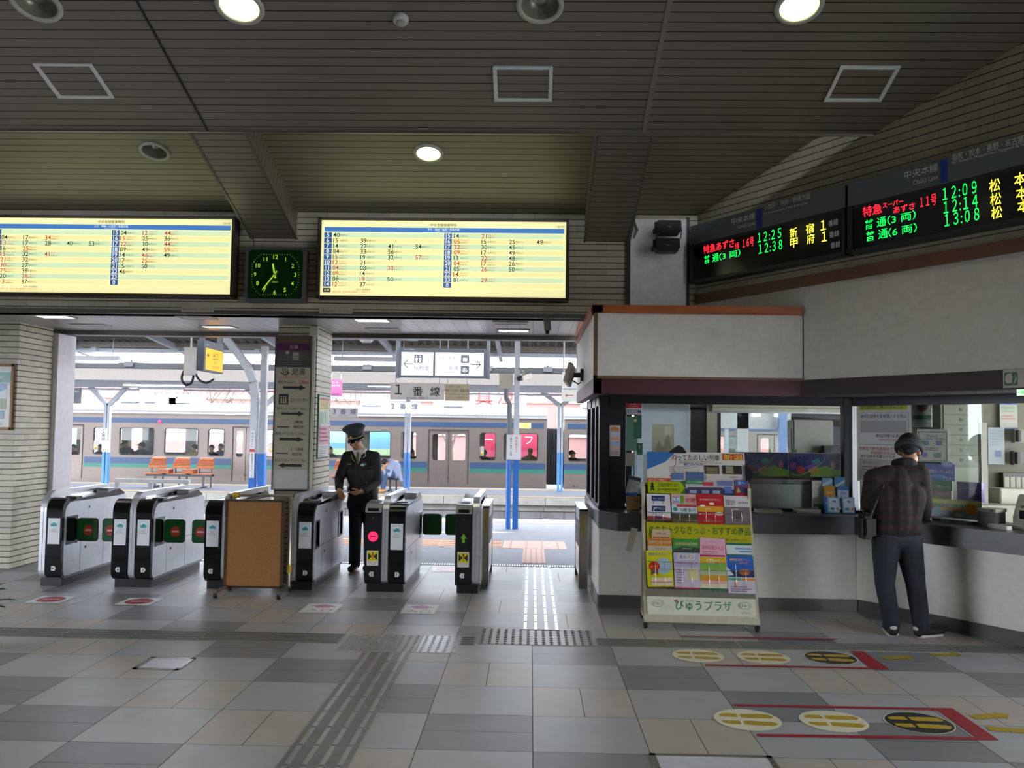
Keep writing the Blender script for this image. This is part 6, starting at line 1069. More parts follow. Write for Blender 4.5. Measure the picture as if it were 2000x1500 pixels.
# stickers and notices on the front window
q = Print(rough=.3); w = .0855; q.rect(-w, -.087, w, .087, '#d9d3d3'); q.rect(-w+.004, -.02, w-.004, .083, '#b8303c'); q.text('防犯カメラ', 0, .06, .026, '#e6c9cc', bold=True, width=.13); q.text('設置', 0, .027, .028, '#e6c9cc', bold=True); q.text('MONITORING AREA', 0, -.004, .011, '#e0b8bc', width=.1); q.text('SECOM', 0, -.053, .036, '#24386a', bold=True, width=.15); q.rect(-w+.004, -.085, w-.004, -.08, '#b8303c')
tag(q.build('warning_sticker', None, (XY(1236.5, YG, 793), YG-.004, ZY(793, YG, 1236))), 'red and white security camera sticker in the upper left window corner', 'sticker')
q = Print(emit=.0); q.poly([((.022 if i % 2 == 0 else .01)*math.sin(i*math.pi/5), (.022 if i % 2 == 0 else .01)*math.cos(i*math.pi/5)) for i in range(10)], '#e6cf8a'); tag(q.build('star_sticker', None, (XY(1241, YG, 821), YG-.004, ZY(821, YG, 1241))), 'small yellow star stuck on the window under the security sticker', 'sticker')
q = Print(rough=.25); q.rect(-.052, -.15, .052, .15, '#c2b6b0'); q.poly([(-.045, .09)]+[(.045*math.cos(math.radians(a)), .09+.05*math.sin(math.radians(a))) for a in range(180, -1, -20)], '#c48a5a')
for i in range(4): q.rect(-.045, .05-i*.045, .045, .083-i*.045, ('#a9b9d6', '#d0a090', '#8fb0d0', '#d0b0a0')[i])
q.text('カレンダー', 0, .115, .018, '#8a3a2a', width=.07); q.lines(-.045, -.14, .045, -.1, 3, '#6a7aa0', seed=2); tag(q.build('wall_calendar', None, (XY(1201, YG-.045, 861), YG-.045, ZY(861, YG-.04, 1201))), 'colourful paper calendar on the dark post left of the window', 'calendar')
q = Print(); q.rect(-.02, -.12, .02, .12, '#d8d4c0'); q.rect(-.02, .04, .02, .12, '#d8b82c'); tag(q.build('sticker', None, (.655, 9.0, 1.68), (0, 0, -math.pi/2)), 'yellow topped sticker on the passage side window frame', 'sticker')
# inside the office
FROST = bpy.data.materials.new('frosted_sheet'); FROST.use_nodes = True; n_ = FROST.node_tree; n_.nodes.clear(); o_ = n_.nodes.new('ShaderNodeOutputMaterial'); tr_ = n_.nodes.new('ShaderNodeBsdfTranslucent'); df_ = n_.nodes.new('ShaderNodeBsdfDiffuse'); mx_ = n_.nodes.new('ShaderNodeMixShader'); mx_.inputs[0].default_value = .12; tr_.inputs[0].default_value = (.93, .96, 1., 1); df_.inputs[0].default_value = (.75, .78, .82, 1); n_.links.new(tr_.outputs[0], mx_.inputs[1]); n_.links.new(df_.outputs[0], mx_.inputs[2]); n_.links.new(mx_.outputs[0], o_.inputs[0])
a, b = XY(1243, 10.4, 840), XY(1347, 10.4, 840); t = thing('window_screen', 'pale translucent screen with a faded picture behind the front window', 'screen', ((a+b)/2, 10.4, ZY(840, 10.4, 1300)-.0)); mb = MB(); w = (b-a)/2; mb.box(-w, w, 0, .01, -.76, .31); build('sheet', mb, FROST, t)
q = Print(); q.rect(-.13, -.3, .13, .08, '#b9b39a'); q.poly([(-.11, -.28), (-.05, -.1), (.0, -.2), (.06, .02), (.11, -.28)], '#9a947c'); q.rect(.02, -.05, .1, .05, '#cfcabc'); q.build('picture', t, (.0, -.003, -.01))
t = thing('green_notice', 'dim green notices hanging inside the window under the star', 'notice', (XY(1240, 9.2, 850), 9.2, ZY(862, 9.2, 1240))); q = Print(); q.rect(-.09, -.1, .03, .26, '#7fae98'); q.rect(-.01, .03, .07, .28, '#3d8a6a'); q.rect(.02, -.14, .08, -.02, '#1f6a44'); q.text('緊急', .05, -.05, .02, '#cfe3d6', vertical=True); q.rect(-.09, -.26, -.0, -.12, '#b9b29c'); q.build('sheets', t)
mb = MB(); mb.cyl((0, 0, -t.location.z), (0, 0, -.1), .012, n=8); mb.box(-.12, .12, -.1, .1, -t.location.z, -t.location.z+.02); build('stand', mb, GALV, t, (0, .02, 0))
mb = MB(); mb.box(1.25, 3.35, 9.2, 9.8, 0, 1.40); tag(build('office_cabinet', mb, M('#8f9088', .6), bevel=.008), 'long grey cabinet inside the office behind the night sky posters', 'cabinet')
t = thing('office_printer', 'beige office machine standing on the cabinet behind the counter', 'office machine', (XY(1582, 9.45, 860), 9.45, 1.40)); mb = MB(); mb.box(-.21, .21, -.12, .12, .08, .40); build('case', mb, M('#8d8c82', .6), t, bevel=.01); mb = MB(); mb.box(-.17, .1, -.1, .1, 0, .085); mb.box(-.22, -.17, -.05, .05, 0, .3); build('stand', mb, M('#9b9a8e', .6), t); mb = MB(); mb.box(.05, .1, -.125, -.12, .03, .07); build('slot', mb, BLACK, t)
t = thing('computer_monitor', 'dark computer monitor beside the beige office machine', 'monitor', (XY(1638, 9.4, 850), 9.4, 1.40)); mb = MB(); mb.box(-.08, .14, 0, .03, .12, .33); build('screen', mb, M('#23273a', .2), t); mb = MB(); mb.box(-.02, .06, 0, .04, 0, .13); mb.box(-.07, .12, -.1, .1, 0, .015); build('stand', mb, BLACK, t)
mb = MB(); mb.box(0, .24, 0, .1, 0, .13); o = build('black_case', mb, M('#141413', .6), None, (XY(1600, 9.35, 870), 9.205, 1.40), bevel=.006); tag(o, 'black case on the cabinet below the dark monitor', 'case')
t = thing('roller_blind', 'rolled up beige blind over the rear office window', 'blind', (XY(1520, 10.4, 780), 10.4, 1.94)); mb = MB(); mb.cyl((-.78, 0, .05), (.78, 0, .05), .045, n=12); mb.box(-.78, .78, -.005, .005, -.03, .05); build('fabric', mb, M('#a9a794', .7), t); mb = MB(); mb.box(-.79, .79, -.012, .012, -.05, -.03); build('bottom_bar', mb, STEELD, t)
# white shelter on the near platform seen through the rear office window
t = thing('platform_shelter', 'white platform shelter with door openings seen through the rear office window', 'shelter', (XY(1500, 14.6, 840), 14.6, gz(14.6))); Xo = t.location.x; U = lambda p: XY(p, 14.6, 850)-Xo
V = lambda p: ZY(p, 14.6, 1500)-t.location.z
mb = MB()
for a, b, c, d in ((1385, 1470, 770, 800), (1385, 1660, 806, 838), (1440, 1462, 800, 1000), (1385, 1396, 800, 1000), (1545, 1660, 790, 1000), (1385, 1660, 770, 806)): mb.box(U(a), U(b), 0, .12, V(d) if d < 1000 else 0, V(c))
build('wall', mb, M('#d6d2d0', .6), t)
mb = MB(); mb.box(U(1519), U(1534), -.1, 0, 0, V(770)); build('column', mb, M('#8fa6d6', .5), t)
mb = MB(); mb.box(U(1396), U(1440), .05, .06, 0, V(838)); build('glass_door', mb, GLASS, t)
mb = MB(); mb.box(U(1416), U(1424), .03, .08, 0, V(806)); build('door_frame', mb, M('#d3d8de', .4), t)
for i, p in enumerate((1476, 1521)): mb = MB(); mb.box(U(p-9), U(p+9), -.02, 0, V(814), V(797)); build('glowing_reflection', mb, M('#fbfbff', emit=1.5), t)  # glowing squares stand for reflections on the white header, not lamps
# ================================================================ the angled counter window
def WN(px, py, off=0.):
    d = ray(px, py); nx, ny = DY, -DX; k = ((XC*nx+YG*ny)+off)/(d.x*nx+d.y*ny); P = Vector((0, 0, CAMH))+d*k; return ((P.x-XC)*DX+(P.y-YG)*DY, P.z)
def wnp(s, off, z): return (XC+DX*s+DY*off, YG+DY*s-DX*off, z)
sg1 = WN(1917, 900)[0]; mb = MB(); mb.box(.1, sg1, .0, .006, .93, 1.925); o = struct('window_8', mb, GLASS, 'glass of the angled ticket window'); o.location = (XC, YG, 0); o.rotation_euler = (0, 0, PHI)
def wprint(name, px0, px1, py0, py1, off, fn, lb, cat, thick=.004, base='#cfcdc4'):
    s0, z1 = WN(px0, py0, off); s1, z0 = WN(px1, py1, off); z1b = WN(px1, py0, off)[1]; z1 = (z1+z1b)/2; z0 = (z0+WN(px0, py1, off)[1])/2; w, h = (s1-s0)/2, (z1-z0)/2
    q = Print(rough=.35); q.b.box(-w, w, .0005, thick, -h, h, M(base, .5, var=0)); q.rect(-w, -h, w, h, base); fn(q, w, h); o = q.build(name, None, wnp((s0+s1)/2, off, (z0+z1)/2), (0, 0, PHI)); return tag(o, lb, cat)
wprint('poster', 1673, 1781, 781, 942, .012, lambda q, w, h: (q.rect(-w*.9, h*.75, w*.88, h*.97, '#c4cf1c'), q.text('通学定期券ご購入のお客さまへ', 0, h*.86, h*.15, '#33402c', bold=True, width=w*1.66), q.rect(-w*.92, -h*.1, w*.92, h*.7, '#b3b9bf'), q.rect(-w*.9, -h*.08, w*.9, h*.69, '#e3e6e6'), q.text('通学定期券を新規購入する際は', 0, h*.6, h*.1, '#3a4450', bold=True, width=w*1.7), q.rect(-w*.85, h*.2, w*.85, h*.5, '#b4b8ba'), q.disc(-w*.55, h*.28, w*.25, '#c6a6a6', rz=h*.07), q.disc(-w*.55, h*.28, w*.23, '#b4b8ba', rz=h*.06), q.text('通学証明書が必要です', w*.25, h*.13, h*.09, '#2f3a44', bold=True, width=w*1.05), q.text('※通学証明書の有効期限は', w*.3, .03*h, h*.06, '#b0505a', width=w*.9), q.text('在校生で新年度初めても', -w*.2, -h*.19, h*.09, '#b03a3a', bold=True, width=w*1.4), q.text('有効期限が４月になる', 0, -h*.29, h*.08, '#b03a3a', bold=True, width=w*.9), q.text('通学定期券を購入する方', -w*.2, -h*.38, h*.08, '#2f3a34', bold=True, width=w*1.3), q.rect(-w*.88, -h*.96, w*.85, -h*.45, '#b9b5ac'), q.rect(-w*.86, -h*.94, w*.83, -h*.46, '#cbc8bf'), q.text('学生証による', -w*.45, -h*.53, h*.07, '#3a3a36'), q.lines(-w*.75, -h*.9, w*.7, -h*.6, 4, '#8a6a66', seed=7)), 'large white poster with a yellow green heading about student passes in the angled window', 'poster', base='#ecebe3')
wprint('poster', 1791, 1852, 838, 902, .012, lambda q, w, h: (q.rect(-w*.93, -h*.95, w*.93, h*.85, '#2f6a3a'), q.rect(-w*.87, -h*.9, w*.87, h*.79, '#cdd0c2'), q.text('Suica', 0, h*.6, h*.2, '#4a8a4a', bold=True, width=w*.75), q.text('Suica定期券、発売開始', 0, h*.4, h*.12, '#3a4a3a', width=w*1.6), q.rect(-w*.8, -.0, -w*.2, h*.28, '#7a9ab0'), q.poly([(-w*.8, 0), (-w*.3, 0), (-w*.5, h*.28), (-w*.8, h*.28)], '#3f8a4a'), q.rect(w*.25, .02*h, w*.65, h*.28, '#5f78a8'), q.lines(-w*.8, -h*.35, w*.8, -h*.1, 2, '#4a5a4a', seed=4), q.rect(-w*.65, -h*.75, -w*.3, -h*.45, '#7f95b4'), q.rect(w*.1, -h*.75, w*.6, -h*.45, '#5f9a6a')), 'white poster with a green border right of the head of the customer', 'poster', base='#c9ccbe')
wprint('calendar_sheet', 1783, 1820, 776, 834, -.12, lambda q, w, h: (q.disc(-w*.25, h*.5, w*.35, '#3c1512', rz=h*.4), q.disc(w*.3, h*.5, w*.35, '#3c1512', rz=h*.4), q.disc(-w*.25, h*.6, w*.15, '#b9b3a4', rz=h*.15), q.disc(w*.3, h*.65, w*.13, '#b9b3a4', rz=h*.12), q.poly([(-w*.4, .05*h), (.1*w, h*.5), (w*.2, .02*h)], '#b03a2a'), q.rect(-w, -h*.5, w, -h*.2, '#3f7a5a'), q.lines(-w*.9, -h*.95, w*.9, -h*.55, 3, '#5a8a6a', seed=3)), 'calendar sheet with a large dark emblem beside the student pass poster', 'calendar')
wprint('sign_card', 1806, 1865, 906, 938, .0, lambda q, w, h: (q.disc(w*.55, h*.98, w*.38, '#7f9ad8', rz=h*.35), q.text('期間限定', w*.55, h, h*.25, '#d0d8ee', bold=True, width=w*.55), q.text('新型スーパーあずさ', .1*w, .05*h, h*.42, '#d6dcec', bold=True, width=w*1.6), q.disc(-.1*w, -h*.5, w*.5, '#3f8ac8', rz=h*.2), q.text('デビュー', w*.6, -h*.68, h*.4, '#e0e6f2', bold=True, width=w*.75)), 'blue card announcing a new train beside the arm of the customer', 'sign', base='#2348a0')
for px0, px1, py0, py1, off, base, lb in ((1812, 1860, 938, 976, -.03, '#4a7a34', 'green leaflets in the angled counter window behind the yellow banner'), (1815, 1858, 958, 978, -.01, '#a8687a', 'pinkish leaflet below the green leaflets in the angled window'), (1869, 1917, 942, 980, -.02, '#5a3f86', 'purple leaflet box above the yellow banner')):
    wprint('leaflet', px0, px1, py0, py1, off, lambda q, w, h: (q.text('ユーイヤー・スイフ' if base == '#5a3f86' else 'ご案内', 0, h*.35, h*.3, '#c9b9dc' if base == '#5a3f86' else '#cfd3b4', bold=True, width=w*1.6), q.rect(-w*.85, -h*.75, -w*.1, -h*.1, '#3f2c66' if base == '#5a3f86' else '#8a9a5a'), q.rect(w*.15, -h*.75, w*.85, -h*.1, '#3f2c66' if base == '#5a3f86' else '#6a8a4a')), lb, 'leaflet', .05 if base == '#5a3f86' else .01, base)
wprint('banner', 1812, 1918, 976, 1012, .02, lambda q, w, h: (q.rect(-w, h*.5, w, h, '#b9c060'), q.rect(-w, .1*h, w, h*.48, '#3f7a4a'), q.text('とってもお得な 12/1 から', -.1*w, .3*h, h*.28, '#d6dcb4', bold=True, width=w*1.3), q.rect(-w*.5, -h*.22, w*.4, .08*h, '#d8a32c'), q.text('もれなくプレゼント', -.05*w, -.07*h, h*.22, '#b03a2a', bold=True, width=w*.8), q.disc(w*.62, h*.1, w*.22, '#d0902c', rz=h*.62), q.rect(-w*.95, -.1*h, -w*.75, h*.15, '#b8402c'), q.disc(-w*.3, -h*.6, w*.15, '#a9c4d6', rz=h*.2), q.disc(w*.2, -h*.6, w*.2, '#c9d6a4', rz=h*.2)), 'light blue and yellow campaign banner on the angled counter', 'banner', .01, '#93b4c4')
s_, z_ = WN(1933, 1010, .0); t = thing('ticket_tray', 'grey box with white edge on the angled counter right of the banner', 'box', wnp(s_, -.03, ZC), PHI); mb = MB(); mb.box(-.075, .075, -.08, .08, 0, .12); build('case', mb, M('#6f7472', .4), t, bevel=.004); mb = MB(); mb.box(-.08, .08, -.085, .085, .12, .15); build('rim', mb, M('#b9b9b2', .5), t); mb = MB(); mb.box(.04, .06, -.09, -.084, .125, .145); build('label', mb, M('#6a7a4a', .5), t)
s_, z_ = WN(1985, 1000, -.15); t = thing('ticket_terminal', 'beige ticket terminal with a small dark display on the angled counter', 'ticket machine', wnp(s_+.18, -.25, ZC), PHI+.3); mb = MB(); mb.prism([(-.2, 0), (.2, 0), (.2, .25), (.05, .27), (-.2, .1)], 'x', -.2, .2); build('case', mb, M('#a3a48f', .5), t, bevel=.008); mb = MB(); mb.box(-.16, .02, -.235, -.2, .07, .17, M('#b9b9a4', .5)); mb.box(-.145, .005, -.238, -.23, .085, .155, M('#1c2022', .2)); build('display', mb, None, t); mb = MB(); mb.prism([(-.12, .155), (.06, .275), (.065, .268), (-.115, .148)], 'x', -.16, .16); build('screen', mb, M('#4a5254', .2), t); mb = MB(); mb.box(-.16, -.06, .06, .16, .26, .28, M('#3f6fa8', .5)); mb.box(-.05, .0, .08, .14, .262, .275, M('#c08a3a', .5)); build('buttons', mb, None, t)
for i, (dx, dy, rz, lb) in enumerate(((0, 0, .4, 'long white box lying askew on the angled counter near the right edge'), (.06, .06, .1, 'second white box lying across the angled counter near the right edge'))): s_, z_ = WN(1962, 1024, .1); mb = MB(); mb.box(-.11, .11, -.025, .025, 0, .03); o = build('white_box', mb, M('#cfcec6', .5), None, wnp(s_+dx-.04, .1-dy*1.6, ZC+.0), (0, 0, PHI-rz), bevel=.003); tag(o, lb, 'box')
P = PZ(1812, 1017, ZC); q = Print(flat=True); q.poly([(-.1, -.03), (.12, -.05), (.13, .06), (-.08, .07)], '#d6d6d2'); q.lines(-.07, -.02, .1, .05, 4, '#9a9a9a', seed=2); tag(q.build('paper_form', None, (P.x, P.y+.02, ZC+.001), (0, 0, PHI)), 'white paper form on the counter in front of the customer', 'paper')
# office wall beyond the angled window
YI = 10.45
def iw(name, px0, px1, py0, py1, Y, fn, lb, cat, base, thick=.02):
    a, b = XY(px0, Y, (py0+py1)/2), XY(px1, Y, (py0+py1)/2); z1, z0 = ZY(py0, Y, (px0+px1)/2), ZY(py1, Y, (px0+px1)/2); w, h = (b-a)/2, (z1-z0)/2; q = Print(); q.b.box(-w, w, .0005, thick, -h, h, M(base, .5, var=0)); q.rect(-w, -h, w, h, base); fn(q, w, h); return tag(q.build(name, None, ((a+b)/2, Y, (z0+z1)/2)), lb, cat)
a, b = XY(1838, 10.1, 870), XY(1921, 10.1, 870); t = thing('shutter_cabinet', 'tall grey shutter cabinet with a blue header inside the office', 'cabinet', ((a+b)/2, 10.1, 0)); w = (b-a)/2; zt = ZY(776, 10.1, 1880); mb = MB(); mb.box(-w, w, 0, .35, 0, zt); build('case', mb, M('#67695b', .6), t); mb = MB(); mb.box(-w+.02, w-.03, -.02, 0, zt-.07, zt-.005, M('#24397a', .4)); mb.box(-.0, w-.06, -.024, -.02, zt-.06, zt-.015, M('#a9adac', .4)); build('header', mb, None, t)
for i in range(6): mb = MB(); z_ = zt-.09-i*.115; mb.box(-w+.03, w-.03, -.012, 0, z_-.108, z_, M('#5f6152', .5)); mb.box(-.03, .0, -.016, -.01, z_-.07, z_-.035, M('#3a3c38', .5)); build('drawer', mb, None, t)
mb = MB(); mb.box(-w+.02, w-.02, -.015, 0, .3, zt-.8); build('lower_door', mb, M('#6f7160', .5), t)
mb = MB(); a = XY(1919, 9.6, 900); mb.box(a-.035, a+.03, 9.55, 9.62, .92, ZY(826, 9.6, 1919)); tag(build('post', mb, M('#85867a', .5)), 'cream post inside the office right of the shutter cabinet', 'post')
iw('clipboard', 1953, 1987, 788, 838, YI, lambda q, w, h: (q.rect(-w, h*.9, w, h, '#2f4f8c'), q.rect(-w*.3, h*.95, w*.3, h*1.15, '#24386a'), q.lines(-w*.8, h*.3, w*.8, h*.8, 3, '#6a8a5a', seed=2), q.lines(-w*.8, -h*.3, w*.8, h*.1, 2, '#b0504a', seed=3), q.rect(-w, -h, w, -h*.92, '#2f4f8c')), 'white clipboard with a blue clip on the office wall', 'clipboard', '#8c8f80')
iw('poster', 1930, 1962, 835, 907, YI-.02, lambda q, w, h: (q.lines(-w*.8, .0, w*.8, h*.9, 6, '#6a7a8a', seed=5), q.rect(-w*.2, -h*.6, w*.6, -h*.25, '#4a5a78')), 'pale blue poster under the clipboard on the office wall', 'poster', '#7d8789')
iw('wall_rack', 1960, 2010, 924, 962, YI-.05, lambda q, w, h: ([q.rect(-w*.9+i*w*.45, -h*.8, -w*.55+i*w*.45, h*.6, '#8a8a78') for i in range(4)], q.rect(-w, -h, w, -h*.75, '#5a4a34')), 'dark rimmed rack on the office wall above the terminal', 'rack', '#3a3a34', .1)
for px, py, lb in ((1992, 850, 'wall telephone below the clipboard at the right edge'), (1990, 893, 'dark device under the wall telephone')): P = PY(px, py, YI-.05); t = thing('wall_phone', lb, 'telephone', P); mb = MB(); mb.box(-.08, .08, -.03, .05, -.09, .07); build('base', mb, M('#6a6a58' if py < 870 else '#4a4a42', .5), t, bevel=.006); mb = MB(); mb.box(-.06, -.02, -.07, -.03, -.08, .06); build('handset', mb, BLACK, t, bevel=.006)
mb = MB(); mb.box(0, .35, 0, .3, 0, .16); o = build('desk_printer', mb, M('#a9aa98', .5), None, (XY(1935, 9.9, 960), 9.7, ZC+.02), bevel=.01); tag(o, 'pale desk machine on the office side counter behind the grey box', 'office machine'); mb = MB(); mb.box(4.3, 7, 9.4, 10.05, 0, ZC+.02); tag(build('office_desk', mb, M('#8f8f80', .6)), 'grey office desk behind the ticket terminal', 'desk')
# green seat reservation sign on the maroon fascia
s0, z1 = RW(1958, 723, .02); s1 = s0+.62; z0 = RW(1958, 758, .02)[1]; t = thing('ticket_office_sign', 'white sign with a green seat emblem on the maroon fascia at the right edge', 'sign', rwp(s0, .015, 0), PHI); mb = MB(); mb.box(0, .62, -.0, .025, z0, z1); build('panel', mb, M('#b3b0a6', .5), t); h = z1-z0; q = Print(); q.rect(.01, z0+h*.14, .01+h*.72, z1-h*.14, '#1f5a34'); c = .01+h*.36; zc_ = (z0+z1)/2; q.disc(c, zc_, h*.32, '#b9b9aa'); q.disc(c+.018, zc_+.03, .013, '#1f5a34'); q.poly([(c+.012, zc_+.02), (c+.028, zc_+.01), (c+.008, zc_-.03), (c-.035, zc_-.032), (c-.032, zc_-.045), (c+.012, zc_-.045)], '#1f5a34'); q.line([(c+.034, zc_+.02), (c+.01, zc_-.04)], .008, '#1f5a34'); q.text('みどりの窓口', .15, zc_+h*.18, h*.32, '#23241f', 'l', bold=True); q.text('Ticket Office', .15, zc_-h*.22, h*.24, '#3a3b36', 'l', bold=True); q.build('face', t, (0, -.001, 0))
s0, z1 = RW(1984, 757, .0); t = thing('open_lamp', 'small lit green plate under the seat emblem sign', 'lamp', rwp(s0, -.03, z1-.012), PHI); mb = MB(); mb.box(0, .3, -.02, .0, -.045, .0); build('case', mb, M('#d3ead6', .4, emit=.7), t); q = Print(emit=.9); q.rect(.03, -.036, .27, -.006, '#7fd08a'); q.text('営業中', .15, -.02, .02, '#2c6a3a', e=.1); q.build('face', t, (0, -.021, 0))
# strip lamps on the office ceiling
for i, (x_, y_) in enumerate(((3.9, 9.6), (5.2, 9.2), (2.0, 9.5))):
    t = thing('office_lamp', ('office ceiling strip lamp above the shutter cabinet', 'office ceiling strip lamp at the right edge of the room', 'office ceiling strip lamp over the long grey cabinet')[i], 'ceiling light', (x_, y_, 2.42), 0, 'office ceiling strip lamps'); mb = MB(); mb.box(-.6, .6, -.09, .09, -.05, 0); build('housing', mb, M('#c9c9c0', .5), t); mb = MB(); mb.box(-.58, .58, -.05, .05, -.056, -.05); build('tube', mb, M('#f4f4e0', emit=.3), t)
# ================================================================ benches
def bench(X, Y, label):
    t = thing('platform_bench', label, 'bench', (X, Y, -.18), 0, 'three seat wooden benches on the island platform')
    OW = M('#c0652c', .45, var=.18, scale=6); OD = M('#9c4e20', .5, var=.15, scale=6); ST = M('#4a4d52', .5, .3)
    mb = MB(); mb.beam((-.98, 0, .36), (.98, 0, .36), .05, .07); mb.beam((-.98, .2, .36), (.98, .2, .36), .04, .06); build('beam', mb, ST, t)
    for x in (-.72, 0, .72): mb = MB(); mb.beam((x, .03, .35), (x, .03, .03), .05); mb.beam((x, -.18, .02), (x, .3, .02), .06, .04); mb.beam((x+.16, .2, .35), (x+.16, .2, .0), .04); build('leg', mb, ST, t)
    for x in (-.72, 0, .72):
        mb = MB()
        for i in range(4): mb.box(x-.3, x+.3, -.2+i*.115, -.1+i*.115, .40, .425)
        build('seat', mb, OW, t, bevel=.004)
        mb = MB()
        for i in range(6): a = .15+i*.24; z = .55+.32*math.sin(a); y = .17+.15*(1-math.cos(a)); mb.beam((x-.27+.015*i, y, z), (x+.27-.015*i, y, z), .02, .055, None, (0, math.sin(a), .4))
        build('backrest', mb, OW, t)
        mb = MB()
        for s in (-.18, .18): mb.beam((x+s, .2, .38), (x+s, .2, .6), .03)
        mb.beam((x-.19, .21, .45), (x+.19, .21, .45), .025); build('back_bracket', mb, ST, t)
    for x in (-.36, .36): mb = MB(); mb.box(x-.17, x+.17, -.26, .06, .425, .53); mb.box(x-.2, x+.2, -.3, .08, .53, .55); build('side_table', mb, OD, t, bevel=.006)
    return t
YBN = 25.6
b0 = bench(XY(352, YBN), YBN, 'orange wooden three seat bench before the train, left of the curved column')
dup(b0, (XY(716, YBN), YBN, -.18), 0, 'orange wooden bench with a bent over person, partly hidden by the uniformed man')
t = thing('platform_railing', 'low white railing on the platform behind the leftmost gate', 'railing', (-5.35, 12.2, gz(12.2))); mb = MB(); mb.box(-.5, .55, -.03, .03, .86, .92); mb.box(-.5, .55, -.02, .02, .5, .53); build('rail', mb, M('#c9c9c6', .4), t)
for x in (-.48, .0, .5): mb = MB(); mb.box(x-.025, x+.025, -.025, .025, 0, .86); build('post', mb, M('#b9b9bb', .4), t)
# fir tree whose branch tip reaches into the left edge
FX = XY(0, 6.3, 1195); t = thing('fir_tree', 'green tip of a small fir tree at the left edge of the floor', 'plant', (FX-.36, 6.3, 0)); mb = MB(); mb.lathe([(0, 0), (.1, 0), (.13, .2), (.12, .2), (0, .18)], n=20); build('pot', mb, M('#6b4a34', .6), t); mb = MB(); mb.cyl((0, 0, .18), (0, 0, .95), .018, .006, 8); build('trunk', mb, M('#4f3a28', .8), t)
mb = MB(); r = random.Random(4)
for k in range(6):
    z = .36+k*.1; L_ = .4*(1-k/7)
    for j in range(9):
        a = j*2*math.pi/9+k*.3+(0 if k else -.02); d = Vector((math.cos(a), math.sin(a), -.1)); mb.tube([(0, 0, z), d*L_+Vector((0, 0, z))], .004, 4)
        for n in range(34):
            p = d*L_*(.15+.85*n/33)+Vector((0, 0, z)); e = (d*.6+Vector((r.uniform(-1, 1), r.uniform(-1, 1), r.uniform(-.7, 1)))).normalized()*.035; mb.tube([p, p+e], [.0022, .0008], 3, cap=False)
build('foliage', mb, M('#1f4a22', .6), t)
# ================================================================ people
def V3(*a): return Vector(a)
def cap(mb, a, ra, b, rb, n=14):
    a, b = Vector(a), Vector(b); mb.ball(a, ra, n); mb.ball(b, rb, n)
    if (b-a).length > 1e-4: mb.tube([a, b], [ra, rb], n)
def chain(mb, pts):
    for (a, ra), (b, rb) in zip(pts, pts[1:]): cap(mb, a, ra, b, rb)
def ell(mb, c, r, Rm=None, n=18):
    s = len(mb.v); mb.ball((0, 0, 0), r, n); c = Vector(c)
    for i in range(s, len(mb.v)): v = Vector(mb.v[i]); mb.v[i] = tuple((Rm @ v if Rm else v)+c)
def skin(name, mb, mat, parent, voxel=.008, sm=4, label=None, off=None):
    me = bpy.data.meshes.new(name); me.from_pydata(mb.v, [], mb.f); bm = bmesh.new(); bm.from_mesh(me); bmesh.ops.recalc_face_normals(bm, faces=bm.faces); bm.to_mesh(me); bm.free()
    o = bpy.data.objects.new(name, me); COL.objects.link(o); m = o.modifiers.new('r', 'REMESH'); m.mode = 'VOXEL'; m.voxel_size = voxel; m.use_smooth_shade = True
    s = o.modifiers.new('s', 'SMOOTH'); s.factor = .5; s.iterations = sm
    dg = bpy.context.evaluated_depsgraph_get(); m2 = bpy.data.meshes.new_from_object(o.evaluated_get(dg)); bpy.data.objects.remove(o); bpy.data.meshes.remove(me)
    m2.name = name; m2.materials.clear(); m2.materials.append(mat); q = link(name, m2, parent)
    if parent: q.location = -parent.location
    if label: q['label'] = label
    return q
def inpar(o, par): o.location = Vector(o.location)-par.location; return o
def hand(mb, wrist, d, palm, s=1., curl=.5, thumb=1):
    "palm and five fingers: d points along the hand, palm is the way the palm faces"
    d = Vector(d).normalized(); pn = Vector(palm); pn = (pn-d*pn.dot(d)).normalized(); sd = d.cross(pn)*thumb; w = Vector(wrist)
    for k, (o, L) in enumerate(((-.030, .068), (-.011, .078), (.010, .074), (.029, .058))):
        kn = w+d*.088*s+sd*o*-1*s; cap(mb, w+d*.012*s+sd*o*-.55*s, .0145*s, kn, .0115*s, 10); p = kn; a = curl*(.55+.12*k); dd = d
        for seg, rr in ((.46, .0092), (.30, .0084), (.24, .0072)):
            dd = (d*math.cos(a)+pn*math.sin(a)).normalized(); q = p+dd*L*seg*s; cap(mb, p, rr*s, q, rr*.93*s, 10); p = q; a += curl*.75
    b = w+d*.022*s+sd*.024*s; m = b+(d*.55+sd*.75+pn*.35).normalized()*.036*s; e = m+(d*.85+sd*.25+pn*.45).normalized()*.03*s; t_ = e+(d*.95-sd*.05+pn*.35).normalized()*.024*s
    chain(mb, [(b, .014*s), (m, .0115*s), (e, .0102*s), (t_, .008*s)])
